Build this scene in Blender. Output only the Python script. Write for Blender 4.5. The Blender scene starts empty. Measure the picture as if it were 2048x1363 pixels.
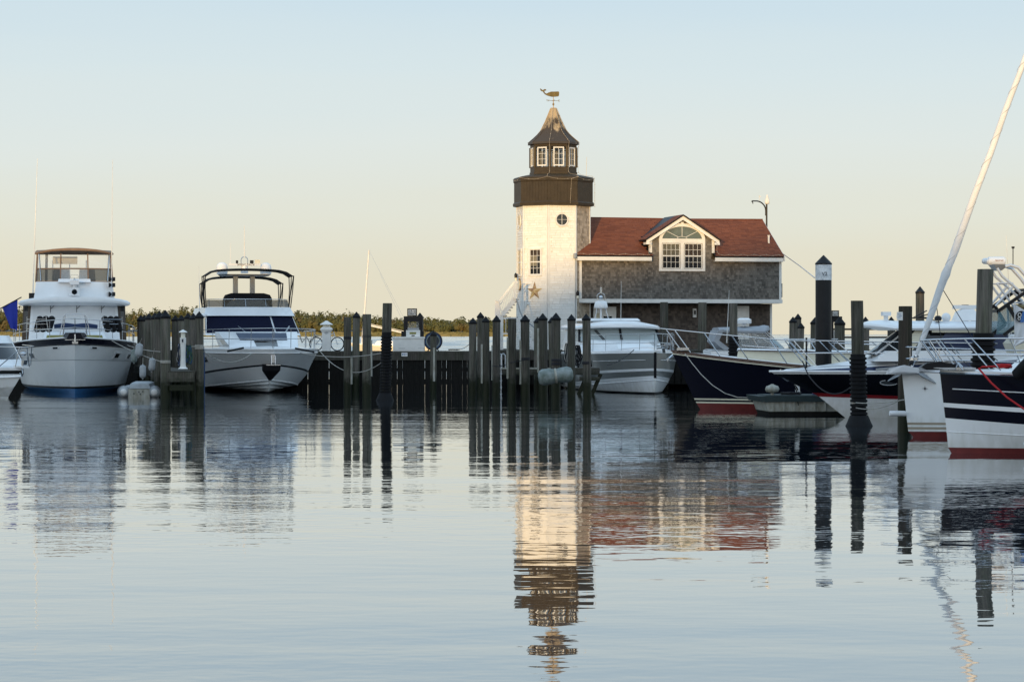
import bpy, bmesh, math, random
from math import sin, cos, pi, radians, sqrt
from mathutils import Vector, Matrix
random.seed(7)
SC = bpy.context.scene
COL = SC.collection

# ------------------------------------------------------------------ camera, sky, sun, exposure
EYE = 2.55                      # camera height above the water
F = 2048 * 85 / 36              # focal length in photo pixels
cam = bpy.data.cameras.new('camera')
cam.lens = 85; cam.sensor_width = 36; cam.clip_start = 0.5; cam.clip_end = 60000
cam_o = bpy.data.objects.new('camera', cam); COL.objects.link(cam_o)
cam_o.location = (0, 0, EYE)
cam_o.rotation_euler = (radians(90 - 0.16), 0, 0)
SC.camera = cam_o

SUN_ELEV = radians(2.6)
SUN_AZ = radians(14)            # sun stands behind the camera, this far to its left
world = bpy.data.worlds.new('World'); SC.world = world; world.use_nodes = True
wn, wl = world.node_tree.nodes, world.node_tree.links
sky = wn.new('ShaderNodeTexSky'); sky.sky_type = 'NISHITA'; sky.sun_disc = False
sky.sun_elevation = radians(6.0)
sky.sun_rotation = pi + SUN_AZ
sky.altitude = 0; sky.air_density = 0.6; sky.dust_density = 0.2; sky.ozone_density = 1.0
bg = wn['Background']; bg.inputs['Strength'].default_value = 0.10
# hazy evening air: pale cream at the horizon, blue above, the same all round
tcw = wn.new('ShaderNodeTexCoord'); spw = wn.new('ShaderNodeSeparateXYZ'); wl.new(tcw.outputs['Generated'], spw.inputs[0])
rw = wn.new('ShaderNodeValToRGB'); nsw = wn.new('ShaderNodeTexNoise'); nsw.inputs['Scale'].default_value = 2.2; nsw.inputs['Detail'].default_value = 5
mpw = wn.new('ShaderNodeMapping'); mpw.inputs['Scale'].default_value = (1.2,1.2,16); wl.new(tcw.outputs['Generated'], mpw.inputs[0]); wl.new(mpw.outputs[0], nsw.inputs['Vector'])
hzw = wn.new('ShaderNodeMath'); hzw.operation = 'MULTIPLY_ADD'; hzw.inputs[1].default_value = .030; wl.new(nsw.outputs[0], hzw.inputs[0])     # thin uneven haze
ofw = wn.new('ShaderNodeMath'); ofw.operation = 'SUBTRACT'; ofw.inputs[1].default_value = .015; wl.new(spw.outputs['Z'], ofw.inputs[0]); wl.new(ofw.outputs[0], hzw.inputs[2])
wl.new(hzw.outputs[0], rw.inputs[0])
SKY = [(0,(.790,.722,.560)), (.026,(.785,.738,.590)), (.050,(.785,.785,.680)), (.075,(.770,.820,.785)), (.105,(.715,.812,.828)), (.14,(.62,.765,.85)), (.26,(.60,.80,.97)), (.5,(.60,.84,1.08)), (1,(.56,.80,1.08))]
el = rw.color_ramp.elements
while len(el) > 1: el.remove(el[-1])
el[0].position, el[0].color = SKY[0][0], (*SKY[0][1],1)
for p_, c_ in SKY[1:]: q_ = el.new(p_); q_.color = (*c_,1)
gw = wn.new('ShaderNodeMix'); gw.data_type = 'RGBA'; gw.blend_type = 'MULTIPLY'; gw.inputs['Factor'].default_value = 1.0
wl.new(rw.outputs[0], gw.inputs['A']); gw.inputs['B'].default_value = (10,10,10,1)
mw = wn.new('ShaderNodeMix'); mw.data_type = 'RGBA'; mw.inputs['Factor'].default_value = 0.93
wl.new(sky.outputs[0], mw.inputs['A']); wl.new(gw.outputs['Result'], mw.inputs['B']); # the sunset glow round the low sun, behind the camera, fading to either side and upwards
dt = wn.new('ShaderNodeVectorMath'); dt.operation = 'DOT_PRODUCT'; wl.new(tcw.outputs['Generated'], dt.inputs[0]); dt.inputs[1].default_value = (-sin(SUN_AZ), -cos(SUN_AZ), 0)
def wm(op, a, b):
    n = wn.new('ShaderNodeMath'); n.operation = op
    for i, v in enumerate((a, b)):
        if isinstance(v, (int, float)): n.inputs[i].default_value = v
        else: wl.new(v, n.inputs[i])
    return n.outputs[0]
side_ = wm('POWER', wm('MAXIMUM', dt.outputs['Value'], 0.0), 2.0)
fall_ = wm('EXPONENT', wm('MULTIPLY', wm('MAXIMUM', spw.outputs['Z'], 0.0), -3.0), 0)
glow_ = wm('MULTIPLY', side_, fall_)
ga = wn.new('ShaderNodeMix'); ga.data_type = 'RGBA'; ga.blend_type = 'ADD'; wl.new(glow_, ga.inputs['Factor'])
wl.new(mw.outputs['Result'], ga.inputs['A']); ga.inputs['B'].default_value = (12.0, 10.4, 8.6, 1); wl.new(ga.outputs['Result'], bg.inputs['Color'])

sun = bpy.data.lights.new('sun', 'SUN'); sun.energy = 4.0; sun.angle = radians(0.5)
sun.color = (1.0, 0.65, 0.26)
sun_o = bpy.data.objects.new('sun', sun); COL.objects.link(sun_o)
to_sun = Vector((-sin(SUN_AZ) * cos(SUN_ELEV), -cos(SUN_AZ) * cos(SUN_ELEV), sin(SUN_ELEV)))
sun_o.rotation_euler = to_sun.to_track_quat('Z', 'Y').to_euler()
sun_o.location = (-40, -60, 60)

SC.view_settings.view_transform = 'Standard'; SC.view_settings.look = 'None'
SC.view_settings.exposure = 0.0; SC.view_settings.gamma = 1.0
SC.view_settings.use_curve_mapping = False
SC.cycles.max_bounces = 8; SC.cycles.transparent_max_bounces = 16

# ------------------------------------------------------------------ helpers
def at(x, y, s):                # a point seen at photo pixel (x, y) where one metre spans s pixels
    return Vector(((x - 1024) / s, F / s, EYE + (668 - y) / s))

class MB:
    def __init__(self): self.v = []; self.f = []; self.m = []; self.t = []
    def add(self, vs, fs, m=0, t=0.5):
        b = len(self.v); self.v += [tuple(p) for p in vs]
        for f in fs: self.f.append(tuple(b + i for i in f)); self.m.append(m); self.t.append(t)
        return self
    def box(self, x0, x1, y0, y1, z0, z1, m=0, t=0.5):
        return self.add([(x0,y0,z0),(x1,y0,z0),(x1,y1,z0),(x0,y1,z0),(x0,y0,z1),(x1,y0,z1),(x1,y1,z1),(x0,y1,z1)],
            [(0,3,2,1),(4,5,6,7),(0,1,5,4),(1,2,6,5),(2,3,7,6),(3,0,4,7)], m, t)
    def beam(self, a, b, w, h, m=0, up=(0,0,1)):       # a rectangular bar from a to b
        a, b = Vector(a), Vector(b); d = (b-a).normalized(); u = Vector(up)
        if abs(d.dot(u)) > .98: u = Vector((0,1,0))
        s = d.cross(u).normalized()*w/2; q = s.cross(d).normalized()*h/2
        return self.add([a-s-q,a+s-q,a+s+q,a-s+q,b-s-q,b+s-q,b+s+q,b-s+q],
            [(0,3,2,1),(4,5,6,7),(0,1,5,4),(1,2,6,5),(2,3,7,6),(3,0,4,7)], m)
    def tube(self, pts, r, n=6, m=0, closed=False):
        pts = [Vector(p) for p in pts]; k = len(pts); rs = r if isinstance(r,(list,tuple)) else [r]*k
        ref = None; vs = []
        for i, p in enumerate(pts):
            a = pts[i-1] if (i or closed) else pts[0]; b = pts[(i+1) % k] if (i < k-1 or closed) else pts[-1]
            d = (b-a); d = d.normalized() if d.length > 1e-9 else Vector((0,0,1))
            if ref is None:
                ref = Vector((0,0,1)) if abs(d.z) < .9 else Vector((1,0,0))
            s = d.cross(ref)
            if s.length < 1e-4: s = d.cross(Vector((.3,.9,.2)))
            s.normalize(); q = s.cross(d).normalized(); ref = q
            for j in range(n):
                an = 2*pi*j/n; vs.append(p + (s*cos(an)+q*sin(an))*rs[i])
        fs = []
        for i in range(k if closed else k-1):
            o, o2 = i*n, ((i+1) % k)*n
            for j in range(n): fs.append((o+j, o+(j+1)%n, o2+(j+1)%n, o2+j))
        if not closed: fs.append(tuple(range(n))[::-1]); fs.append(tuple((k-1)*n+j for j in range(n)))
        return self.add(vs, fs, m)
    def lathe(self, prof, c=(0,0,0), n=12, m=0, axis='z', ph=0.0, sx=1, sy=1):
        vs = []; fs = []
        for r, h in prof:
            for j in range(n):
                an = 2*pi*(j+ph)/n; a, b = r*cos(an)*sx, r*sin(an)*sy
                p = (a,b,h) if axis=='z' else ((h,a,b) if axis=='x' else (a,h,b))
                vs.append((c[0]+p[0], c[1]+p[1], c[2]+p[2]))
        for i in range(len(prof)-1):
            for j in range(n): fs.append((i*n+j, i*n+(j+1)%n, (i+1)*n+(j+1)%n, (i+1)*n+j))
        fs.append(tuple(range(n))[::-1]); fs.append(tuple((len(prof)-1)*n+j for j in range(n)))
        return self.add(vs, fs, m)
    def loft(self, rings, m=0, caps=True):
        n = len(rings[0]); vs = [p for r in rings for p in r]; fs = []
        for i in range(len(rings)-1):
            for j in range(n): fs.append((i*n+j, i*n+(j+1)%n, (i+1)*n+(j+1)%n, (i+1)*n+j))
        if caps: fs.append(tuple(range(n))[::-1]); fs.append(tuple((len(rings)-1)*n+j for j in range(n)))
        return self.add(vs, fs, m)
    def prism(self, poly, d, m=0):                      # polygon of 3-D points pushed along vector d
        d = Vector(d); n = len(poly); a = [Vector(p) for p in poly]; b = [p+d for p in a]
        fs = [tuple(range(n))[::-1], tuple(n+i for i in range(n))] + [(i,(i+1)%n,n+(i+1)%n,n+i) for i in range(n)]
        return self.add(a+b, fs, m)
    def slab(self, g, d, m=0):                          # grid of points (rows x cols) given thickness d
        R, C = len(g), len(g[0]); d = Vector(d)
        a = [Vector(p) for r in g for p in r]; b = [p+d for p in a]; N = R*C; fs = []
        for i in range(R-1):
            for j in range(C-1):
                q = (i*C+j, i*C+j+1, (i+1)*C+j+1, (i+1)*C+j); fs.append(q); fs.append(tuple(N+k for k in q[::-1]))
        def edge(l):
            for p, q in zip(l, l[1:]): fs.append((p, q, N+q, N+p))
        edge([j for j in range(C)]); edge([(R-1)*C+j for j in range(C)])
        edge([i*C for i in range(R)]); edge([i*C+C-1 for i in range(R)])
        return self.add(a+b, fs, m)
    def ball(self, c, r, n=10, k=7, m=0, sx=1, sy=1, sz=1):
        return self.lathe([(max(1e-4, sin(pi*i/k))*r, -cos(pi*i/k)*r*sz) for i in range(k+1)], c, n, m, sx=sx, sy=sy)
    def frame(self, pts, w, m=0):                       # closed loop of bars
        for a, b in zip(pts, pts[1:]+pts[:1]): self.beam(a, b, w, w, m)
        return self

def build(name, mb, mats, parent=None, smooth=None, kind=None, loc=None, tone=False):
    me = bpy.data.meshes.new(name)
    vs = mb.v
    if loc is not None: vs = [(p[0]-loc[0], p[1]-loc[1], p[2]-loc[2]) for p in vs]
    me.from_pydata(vs, [], mb.f)
    if not isinstance(mats, (list, tuple)): mats = [mats]
    for m in mats: me.materials.append(m)
    me.polygons.foreach_set('material_index', mb.m)
    if tone:
        a = me.attributes.new('tone', 'FLOAT', 'FACE'); a.data.foreach_set('value', mb.t)
    if len(mb.f) < 20000:
        bm = bmesh.new(); bm.from_mesh(me); bmesh.ops.recalc_face_normals(bm, faces=bm.faces); bm.to_mesh(me); bm.free()
    if smooth is not None:
        me.polygons.foreach_set('use_smooth', [True]*len(me.polygons)); me.set_sharp_from_angle(angle=radians(smooth))
    me.update()
    o = bpy.data.objects.new(name, me); COL.objects.link(o)
    if loc is not None: o.location = loc
    if parent is not None: o.parent = parent
    if kind: o['kind'] = kind
    return o
def tag(o, label, cat, group=None):
    o['label'] = label; o['category'] = cat
    if group: o['group'] = group
    return o
def thing(name, label, cat, loc=(0,0,0), rotz=0.0, group=None):
    o = bpy.data.objects.new(name, None); COL.objects.link(o); o.location = loc; o.rotation_euler = (0,0,rotz)
    o.empty_display_size = .3
    return tag(o, label, cat, group)

def sag(a, b, d, n=14):
    a, b = Vector(a), Vector(b)
    return [a.lerp(b, i/n) - Vector((0,0,4*d*(i/n)*(1-i/n))) for i in range(n+1)]
def arc(c, r, a0, a1, n, ax=(1,0,0), ay=(0,0,1)):
    c, ax, ay = Vector(c), Vector(ax), Vector(ay)
    return [c + ax*r*cos(a0+(a1-a0)*i/n) + ay*r*sin(a0+(a1-a0)*i/n) for i in range(n+1)]
def text_mb(s, size, depth=.004, font_sx=1.0):
    cu = bpy.data.curves.new('t', 'FONT'); cu.body = s; cu.size = size; cu.align_x = 'CENTER'; cu.align_y = 'CENTER'; cu.extrude = depth
    o = bpy.data.objects.new('t', cu); COL.objects.link(o)
    bpy.context.view_layer.update()
    me = bpy.data.meshes.new_from_object(o.evaluated_get(bpy.context.evaluated_depsgraph_get()))
    vs = [(v.co.x*font_sx, v.co.y, v.co.z) for v in me.vertices]; fs = [tuple(p.vertices) for p in me.polygons]
    bpy.data.objects.remove(o); bpy.data.curves.remove(cu); bpy.data.meshes.remove(me)
    return vs, fs
def letters(name, s, size, o, u, v, mat, parent, sx=1.0):   # text whose x runs along u, y along v, centred at o
    vs, fs = text_mb(s, size, .004, sx); o, u, v = Vector(o), Vector(u), Vector(v); w = u.cross(v)
    m = MB(); m.add([o+u*p[0]+v*p[1]+w*p[2] for p in vs], fs)
    return build(name, m, mat, parent)

# ------------------------------------------------------------------ materials
def mat(name, col, rough=.5, metal=0.0, var=0.0, scale=3.0, bump=0.0, bscale=None, stretch=(1,1,1), spec=.5, coat=0.0, col2=None):
    m = bpy.data.materials.new(name); m.use_nodes = True; N, L = m.node_tree.nodes, m.node_tree.links
    b = N['Principled BSDF']; b.inputs['Base Color'].default_value = (*col,1); b.inputs['Roughness'].default_value = rough
    b.inputs['Metallic'].default_value = metal; b.inputs['Specular IOR Level'].default_value = spec
    b.inputs['Coat Weight'].default_value = coat
    if var or bump:
        tc = N.new('ShaderNodeTexCoord'); mp = N.new('ShaderNodeMapping'); mp.inputs['Scale'].default_value = stretch
        L.new(tc.outputs['Object'], mp.inputs['Vector'])
    if var:
        n = N.new('ShaderNodeTexNoise'); n.inputs['Scale'].default_value = scale; n.inputs['Detail'].default_value = 6; n.inputs['Roughness'].default_value = .65
        L.new(mp.outputs[0], n.inputs['Vector'])
        r = N.new('ShaderNodeValToRGB'); c2 = col2 or tuple(c*(1-var) for c in col)
        r.color_ramp.elements[0].position = .35; r.color_ramp.elements[0].color = (*c2,1)
        r.color_ramp.elements[1].position = .65; r.color_ramp.elements[1].color = (*col,1)
        L.new(n.outputs[0], r.inputs[0]); L.new(r.outputs[0], b.inputs['Base Color'])
        if rough < .35:
            rr = N.new('ShaderNodeMapRange'); rr.inputs['To Min'].default_value = rough+.1; rr.inputs['To Max'].default_value = rough
            L.new(n.outputs[0], rr.inputs[0]); L.new(rr.outputs[0], b.inputs['Roughness'])
    if bump:
        n2 = N.new('ShaderNodeTexNoise'); n2.inputs['Scale'].default_value = bscale or scale*4; n2.inputs['Detail'].default_value = 4
        L.new(mp.outputs[0], n2.inputs['Vector'])
        bp = N.new('ShaderNodeBump'); bp.inputs['Strength'].default_value = bump; bp.inputs['Distance'].default_value = .02
        L.new(n2.outputs[0], bp.inputs['Height']); L.new(bp.outputs[0], b.inputs['Normal'])
    return m
def tone_mat(name, dark, light, rough=.85, var=.3, scale=(6,6,1.5), wet=None):
    """shingles, boards: each piece has its own tone, with weather streaks over it"""
    m = bpy.data.materials.new(name); m.use_nodes = True; N, L = m.node_tree.nodes, m.node_tree.links
    b = N['Principled BSDF']; b.inputs['Roughness'].default_value = rough
    a = N.new('ShaderNodeAttribute'); a.attribute_name = 'tone'
    tc = N.new('ShaderNodeTexCoord'); mp = N.new('ShaderNodeMapping'); mp.inputs['Scale'].default_value = scale
    L.new(tc.outputs['Object'], mp.inputs[0])
    n = N.new('ShaderNodeTexNoise'); n.inputs['Scale'].default_value = 1.0; n.inputs['Detail'].default_value = 7; n.inputs['Roughness'].default_value = .7
    L.new(mp.outputs[0], n.inputs['Vector'])
    mx = N.new('ShaderNodeMath'); mx.operation = 'MULTIPLY_ADD'; mx.inputs[1].default_value = var*4; mx.inputs[2].default_value = -var*2
    L.new(n.outputs[0], mx.inputs[0])
    ad = N.new('ShaderNodeMath'); ad.operation = 'ADD'; ad.use_clamp = True; L.new(mx.outputs[0], ad.inputs[0]); L.new(a.outputs['Fac'], ad.inputs[1])
    r = N.new('ShaderNodeValToRGB'); r.color_ramp.elements[0].color = (*dark,1); r.color_ramp.elements[1].color = (*light,1)
    L.new(ad.outputs[0], r.inputs[0]); L.new(r.outputs[0], b.inputs['Base Color'])
    return m
def pile_mat(name, light, dark, tide=.75):
    """weathered timber with grain along the pile, wet and weedy below the tide mark"""
    m = bpy.data.materials.new(name); m.use_nodes = True; N, L = m.node_tree.nodes, m.node_tree.links
    b = N['Principled BSDF']; b.inputs['Specular IOR Level'].default_value = .2; g = N.new('ShaderNodeNewGeometry'); tc = N.new('ShaderNodeTexCoord')
    oi = N.new('ShaderNodeObjectInfo')
    mp = N.new('ShaderNodeMapping'); mp.inputs['Scale'].default_value = (16,16,.8); L.new(g.outputs['Position'], mp.inputs[0])
    n = N.new('ShaderNodeTexNoise'); n.inputs['Scale'].default_value = 1; n.inputs['Detail'].default_value = 8; n.inputs['Roughness'].default_value = .7; L.new(mp.outputs[0], n.inputs['Vector'])
    r = N.new('ShaderNodeValToRGB'); r.color_ramp.elements[0].position = .3; r.color_ramp.elements[0].color = (*dark,1)
    r.color_ramp.elements[1].position = .72; r.color_ramp.elements[1].color = (*light,1); L.new(n.outputs[0], r.inputs[0])
    hs = N.new('ShaderNodeHueSaturation'); mr = N.new('ShaderNodeMapRange'); mr.inputs['To Min'].default_value = .7; mr.inputs['To Max'].default_value = 1.25
    L.new(oi.outputs['Random'], mr.inputs[0]); L.new(mr.outputs[0], hs.inputs['Value']); L.new(r.outputs[0], hs.inputs['Color'])
    sp = N.new('ShaderNodeSeparateXYZ'); L.new(g.outputs['Position'], sp.inputs[0])
    n2 = N.new('ShaderNodeTexNoise'); n2.inputs['Scale'].default_value = 7; n2.inputs['Detail'].default_value = 4; L.new(g.outputs['Position'], n2.inputs['Vector'])
    ma = N.new('ShaderNodeMath'); ma.operation = 'MULTIPLY_ADD'; ma.inputs[1].default_value = .6; L.new(n2.outputs[0], ma.inputs[0]); L.new(sp.outputs['Z'], ma.inputs[2])
    ra = N.new('ShaderNodeMapRange'); ra.inputs['From Min'].default_value = tide+.12; ra.inputs['From Max'].default_value = tide+.5; L.new(ma.outputs[0], ra.inputs[0])
    mx = N.new('ShaderNodeMix'); mx.data_type = 'RGBA'; L.new(ra.outputs[0], mx.inputs['Factor'])
    mx.inputs['A'].default_value = (.011,.015,.006,1); n3 = N.new('ShaderNodeTexNoise'); n3.inputs['Scale'].default_value = 1.0; n3.inputs['Detail'].default_value = 3
    m3 = N.new('ShaderNodeMapping'); m3.inputs['Scale'].default_value = (5,5,1.1); L.new(g.outputs['Position'], m3.inputs[0]); L.new(m3.outputs[0], n3.inputs['Vector'])
    r3 = N.new('ShaderNodeValToRGB'); r3.color_ramp.elements[0].position = .36; r3.color_ramp.elements[0].color = (.80,.85,.74,1); r3.color_ramp.elements[1].position = .64; r3.color_ramp.elements[1].color = (1.04,1.0,.98,1); L.new(n3.outputs[0], r3.inputs[0])
    tm = N.new('ShaderNodeMix'); tm.data_type = 'RGBA'; tm.blend_type = 'MULTIPLY'; tm.inputs['Factor'].default_value = 1; L.new(hs.outputs[0], tm.inputs['A']); L.new(r3.outputs[0], tm.inputs['B'])
    L.new(tm.outputs['Result'], mx.inputs['B']); L.new(mx.outputs['Result'], b.inputs['Base Color'])
    rr = N.new('ShaderNodeMapRange'); rr.inputs['To Min'].default_value = .45; rr.inputs['To Max'].default_value = .9; L.new(ra.outputs[0], rr.inputs[0]); L.new(rr.outputs[0], b.inputs['Roughness'])
    bp = N.new('ShaderNodeBump'); bp.inputs['Strength'].default_value = .5; bp.inputs['Distance'].default_value = .015; L.new(n.outputs[0], bp.inputs['Height']); L.new(bp.outputs[0], b.inputs['Normal'])
    return m
def clear_mat(name, tint=(.8,.85,.85), alpha=.35, rough=.05):
    m = bpy.data.materials.new(name); m.use_nodes = True; N, L = m.node_tree.nodes, m.node_tree.links
    b = N['Principled BSDF']; b.inputs['Base Color'].default_value = (*tint,1); b.inputs['Roughness'].default_value = rough; b.inputs['Alpha'].default_value = alpha
    return m
M = {}
M['white'] = mat('white_gelcoat', (.82,.83,.84), .25, var=.08, scale=1.3, coat=.3)
M['cream'] = mat('cream_gelcoat', (.70,.66,.52), .3, var=.08, scale=1.5)
M['paint'] = mat('white_paint', (.78,.77,.74), .6, var=.14, scale=2.5, bump=.1)
M['grey'] = mat('grey_gelcoat', (.17,.18,.175), .25, var=.1, scale=1.2, coat=.3)
M['hullgrey'] = mat('pale_grey_gelcoat', (.84,.85,.85), .28, var=.06, scale=1.0)
M['navy'] = mat('navy_gelcoat', (.0030,.0036,.011), .22, spec=.18)
M['stripe'] = mat('blue_stripe_paint', (.012,.022,.07), .25)
M['blackgel'] = mat('black_gelcoat', (.004,.005,.009), .22, spec=.2)
M['red'] = mat('red_antifouling', (.17,.022,.02), .6, var=.3, scale=4)
M['redline'] = mat('red_stripe_paint', (.20,.008,.012), .35)
M['blue'] = mat('blue_antifouling', (.03,.17,.42), .5, var=.25, scale=4)
M['gold'] = mat('gold_stripe_paint', (.33,.28,.21), .4)
M['rubber'] = mat('black_rubber', (.0065,.007,.009), .65, spec=.2, var=.35, scale=8, bump=.15)
M['black'] = mat('black_paint', (.009,.009,.011), .5, var=.3, scale=5, spec=.3)
M['canvas'] = mat('black_canvas', (.010,.011,.014), .85, spec=.12, var=.3, scale=5, bump=.2)
M['navycanvas'] = mat('navy_canvas', (.005,.007,.024), .85, spec=.1, var=.2, scale=3, bump=.15)
M['greycanvas'] = mat('grey_canvas', (.33,.35,.38), .85, var=.15, scale=3, bump=.2)
M['slate'] = mat('slate_cushion', (.085,.105,.15), .8, var=.15, scale=4, spec=.2)
M['tan'] = mat('tan_canvas', (.26,.16,.10), .85, var=.2, scale=4)
M['whitecanvas'] = mat('white_canvas', (.72,.73,.74), .8, var=.12, scale=2, bump=.2)
M['bluecanvas'] = mat('blue_canvas', (.012,.03,.09), .8, var=.2, scale=5)
M['steel'] = mat('stainless_steel', (.55,.57,.60), .22, 1.0)
M['alu'] = mat('painted_aluminium', (.62,.64,.67), .35, 0.2)
M['greymetal'] = mat('grey_metal', (.30,.32,.34), .4, .4)
M['glass'] = mat('dark_glass', (.008,.010,.013), .04, spec=.6)
M['fanglass'] = mat('fanlight_glass', (.12,.15,.135), .08, var=.3, scale=2.5)
M['paleglass'] = mat('covered_glass', (.33,.37,.37), .12)
M['vinyl'] = clear_mat('clear_vinyl', (.8,.82,.8), .16, .12)
M['smoke'] = clear_mat('smoked_acrylic', (.10,.09,.07), .62, .08)
M['teal'] = clear_mat('tinted_windscreen', (.16,.27,.31), .55, .05)
M['pane'] = clear_mat('window_glass', (.015,.018,.02), .34, .03)
M['teak'] = mat('varnished_teak', (.11,.045,.022), .35, var=.4, scale=6, stretch=(1,8,8))
M['brown'] = mat('brown_wood', (.05,.028,.014), .4, var=.3, scale=5)
M['rope'] = mat('white_rope', (.42,.40,.36), .9, var=.3, scale=20)
M['darkrope'] = mat('dark_rope', (.02,.02,.024), .9)
M['redrope'] = mat('red_rope', (.42,.012,.016), .8)
M['pile'] = pile_mat('weathered_pile_timber', (.170,.160,.142), (.036,.033,.029))
M['pilebrown'] = pile_mat('brown_pile_timber', (.085,.072,.060), (.030,.025,.021))
M['plank'] = pile_mat('dock_timber', (.105,.098,.088), (.040,.037,.032), .9)
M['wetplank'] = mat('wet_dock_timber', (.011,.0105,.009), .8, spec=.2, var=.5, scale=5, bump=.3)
M['greendock'] = mat('green_rubber_deck', (.022,.040,.042), .7, var=.3, scale=6)
M['dockwhite'] = mat('stained_white_plastic', (.42,.42,.38), .55, var=.45, scale=2.4, stretch=(3,3,1), col2=(.22,.21,.16))
M['fender'] = mat('grey_white_fender', (.40,.43,.45), .5, var=.35, scale=3)
M['float'] = mat('weathered_float', (.26,.30,.30), .6, var=.4, scale=3, col2=(.09,.12,.10))
M['shingle'] = tone_mat('weathered_cedar_shingle', (.046,.041,.037), (.225,.203,.178), var=.22, scale=(4,4,.9))
M['shinglelit'] = tone_mat('sunlit_cedar_shingle', (.13,.10,.070), (.50,.41,.31), var=.34, scale=(5,5,1.0))  # wall cedar again, grazing sun put into the paler, warmer colour
M['shingleshade'] = tone_mat('shaded_cedar_shingle', (.028,.020,.016), (.125,.098,.080), var=.34, scale=(4,4,1.2))  # darker copy of the wall cedar, overhang shade put into the colour
M['roof'] = tone_mat('red_asphalt_shingle', (.115,.030,.012), (.215,.066,.028), rough=.9, var=.14, scale=(3,3,3))
M['siding'] = tone_mat('white_painted_shingle', (.58,.565,.53), (.84,.83,.80), rough=.7, var=.10, scale=(5,5,1.2))
M['band'] = mat('dark_brown_paint', (.052,.038,.021), .55, var=.25, scale=3, spec=.3)
M['lroof'] = mat('patched_dark_roofing', (.42,.33,.21), .8, var=.5, scale=2.6, col2=(.050,.040,.032), stretch=(1,1,.45))
def peel(m, z0, z1):            # the old paint has worn off towards the top
    N, L = m.node_tree.nodes, m.node_tree.links
    n = [q for q in N if q.type == 'TEX_NOISE'][0]; r = [q for q in N if q.type == 'VALTORGB'][0]; tc = [q for q in N if q.type == 'TEX_COORD'][0]
    sp = N.new('ShaderNodeSeparateXYZ'); L.new(tc.outputs['Object'], sp.inputs[0]); mr = N.new('ShaderNodeMapRange'); mr.clamp = True
    mr.inputs['From Min'].default_value = z0; mr.inputs['From Max'].default_value = z1; mr.inputs['To Min'].default_value = -.14; mr.inputs['To Max'].default_value = .20
    L.new(sp.outputs['Z'], mr.inputs[0]); ad = N.new('ShaderNodeMath'); L.new(n.outputs[0], ad.inputs[0]); L.new(mr.outputs[0], ad.inputs[1]); L.new(ad.outputs[0], r.inputs[0])
    r.color_ramp.elements[0].position = .46; r.color_ramp.elements[1].position = .62
peel(M['lroof'], 10.6, 11.9)
M['brass'] = mat('aged_copper', (.24,.17,.06), .45, .7, var=.35, scale=6)
M['rust'] = mat('rusty_cream_metal', (.62,.50,.27), .6, var=.5, scale=4.5, col2=(.16,.05,.02))
M['curtain'] = mat('pale_curtain', (.62,.57,.42), .9, var=.2, scale=6, stretch=(6,6,.4))
M['warm'] = mat('warm_interior', (.20,.12,.07), .9, var=.4, scale=2)
M['concrete'] = mat('dark_ground', (.05,.05,.045), .9, var=.3)
M['flagblue'] = mat('bright_blue_cloth', (.015,.035,.36), .75, var=.15, scale=4)
M['flagwhite'] = mat('white_cloth', (.74,.75,.77), .8, var=.08, scale=3)
M['green'] = mat('green_hose', (.02,.09,.04), .5)
M['bluehose'] = mat('blue_hose', (.02,.06,.16), .5)
M['yellowcushion'] = mat('olive_cushion', (.24,.22,.06), .8)
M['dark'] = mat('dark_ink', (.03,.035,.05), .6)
M['bluegreyink'] = mat('blue_ink', (.12,.20,.36), .6)
M['bulb'] = mat('small_bulb', (.40,.34,.26), .5)
M['light'] = mat('frosted_lens', (.75,.73,.62), .4)
def stain(m):                  # scum line just above the water on the hulls
    N, L = m.node_tree.nodes, m.node_tree.links; b = N['Principled BSDF']; src = b.inputs['Base Color'].links[0].from_socket
    tc = N.new('ShaderNodeTexCoord'); sp = N.new('ShaderNodeSeparateXYZ'); L.new(tc.outputs['Object'], sp.inputs[0])
    mp = N.new('ShaderNodeMapping'); mp.inputs['Scale'].default_value = (3,3,.7); L.new(tc.outputs['Object'], mp.inputs[0])
    n = N.new('ShaderNodeTexNoise'); n.inputs['Scale'].default_value = 2.2; n.inputs['Detail'].default_value = 6; L.new(mp.outputs[0], n.inputs['Vector'])
    a = N.new('ShaderNodeMath'); a.operation = 'MULTIPLY_ADD'; a.inputs[1].default_value = -.9; L.new(n.outputs[0], a.inputs[0]); L.new(sp.outputs['Z'], a.inputs[2])
    r = N.new('ShaderNodeMapRange'); r.inputs['From Min'].default_value = -.42; r.inputs['From Max'].default_value = .12; r.inputs['To Min'].default_value = .38; r.inputs['To Max'].default_value = 0; L.new(a.outputs[0], r.inputs[0])
    mx = N.new('ShaderNodeMix'); mx.data_type = 'RGBA'; L.new(r.outputs[0], mx.inputs['Factor']); L.new(src, mx.inputs['A']); mx.inputs['B'].default_value = (.30,.28,.19,1); L.new(mx.outputs['Result'], b.inputs['Base Color'])
stain(M['white']); stain(M['hullgrey'])
def emit(name, col, st):
    m = bpy.data.materials.new(name); m.use_nodes = True; b = m.node_tree.nodes['Principled BSDF']
    b.inputs['Emission Color'].default_value = (*col,1); b.inputs['Emission Strength'].default_value = st; b.inputs['Base Color'].default_value = (*col,1); return m
M['lamp'] = emit('lit_lamp_glass', (1,.78,.45), 1.1)

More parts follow.
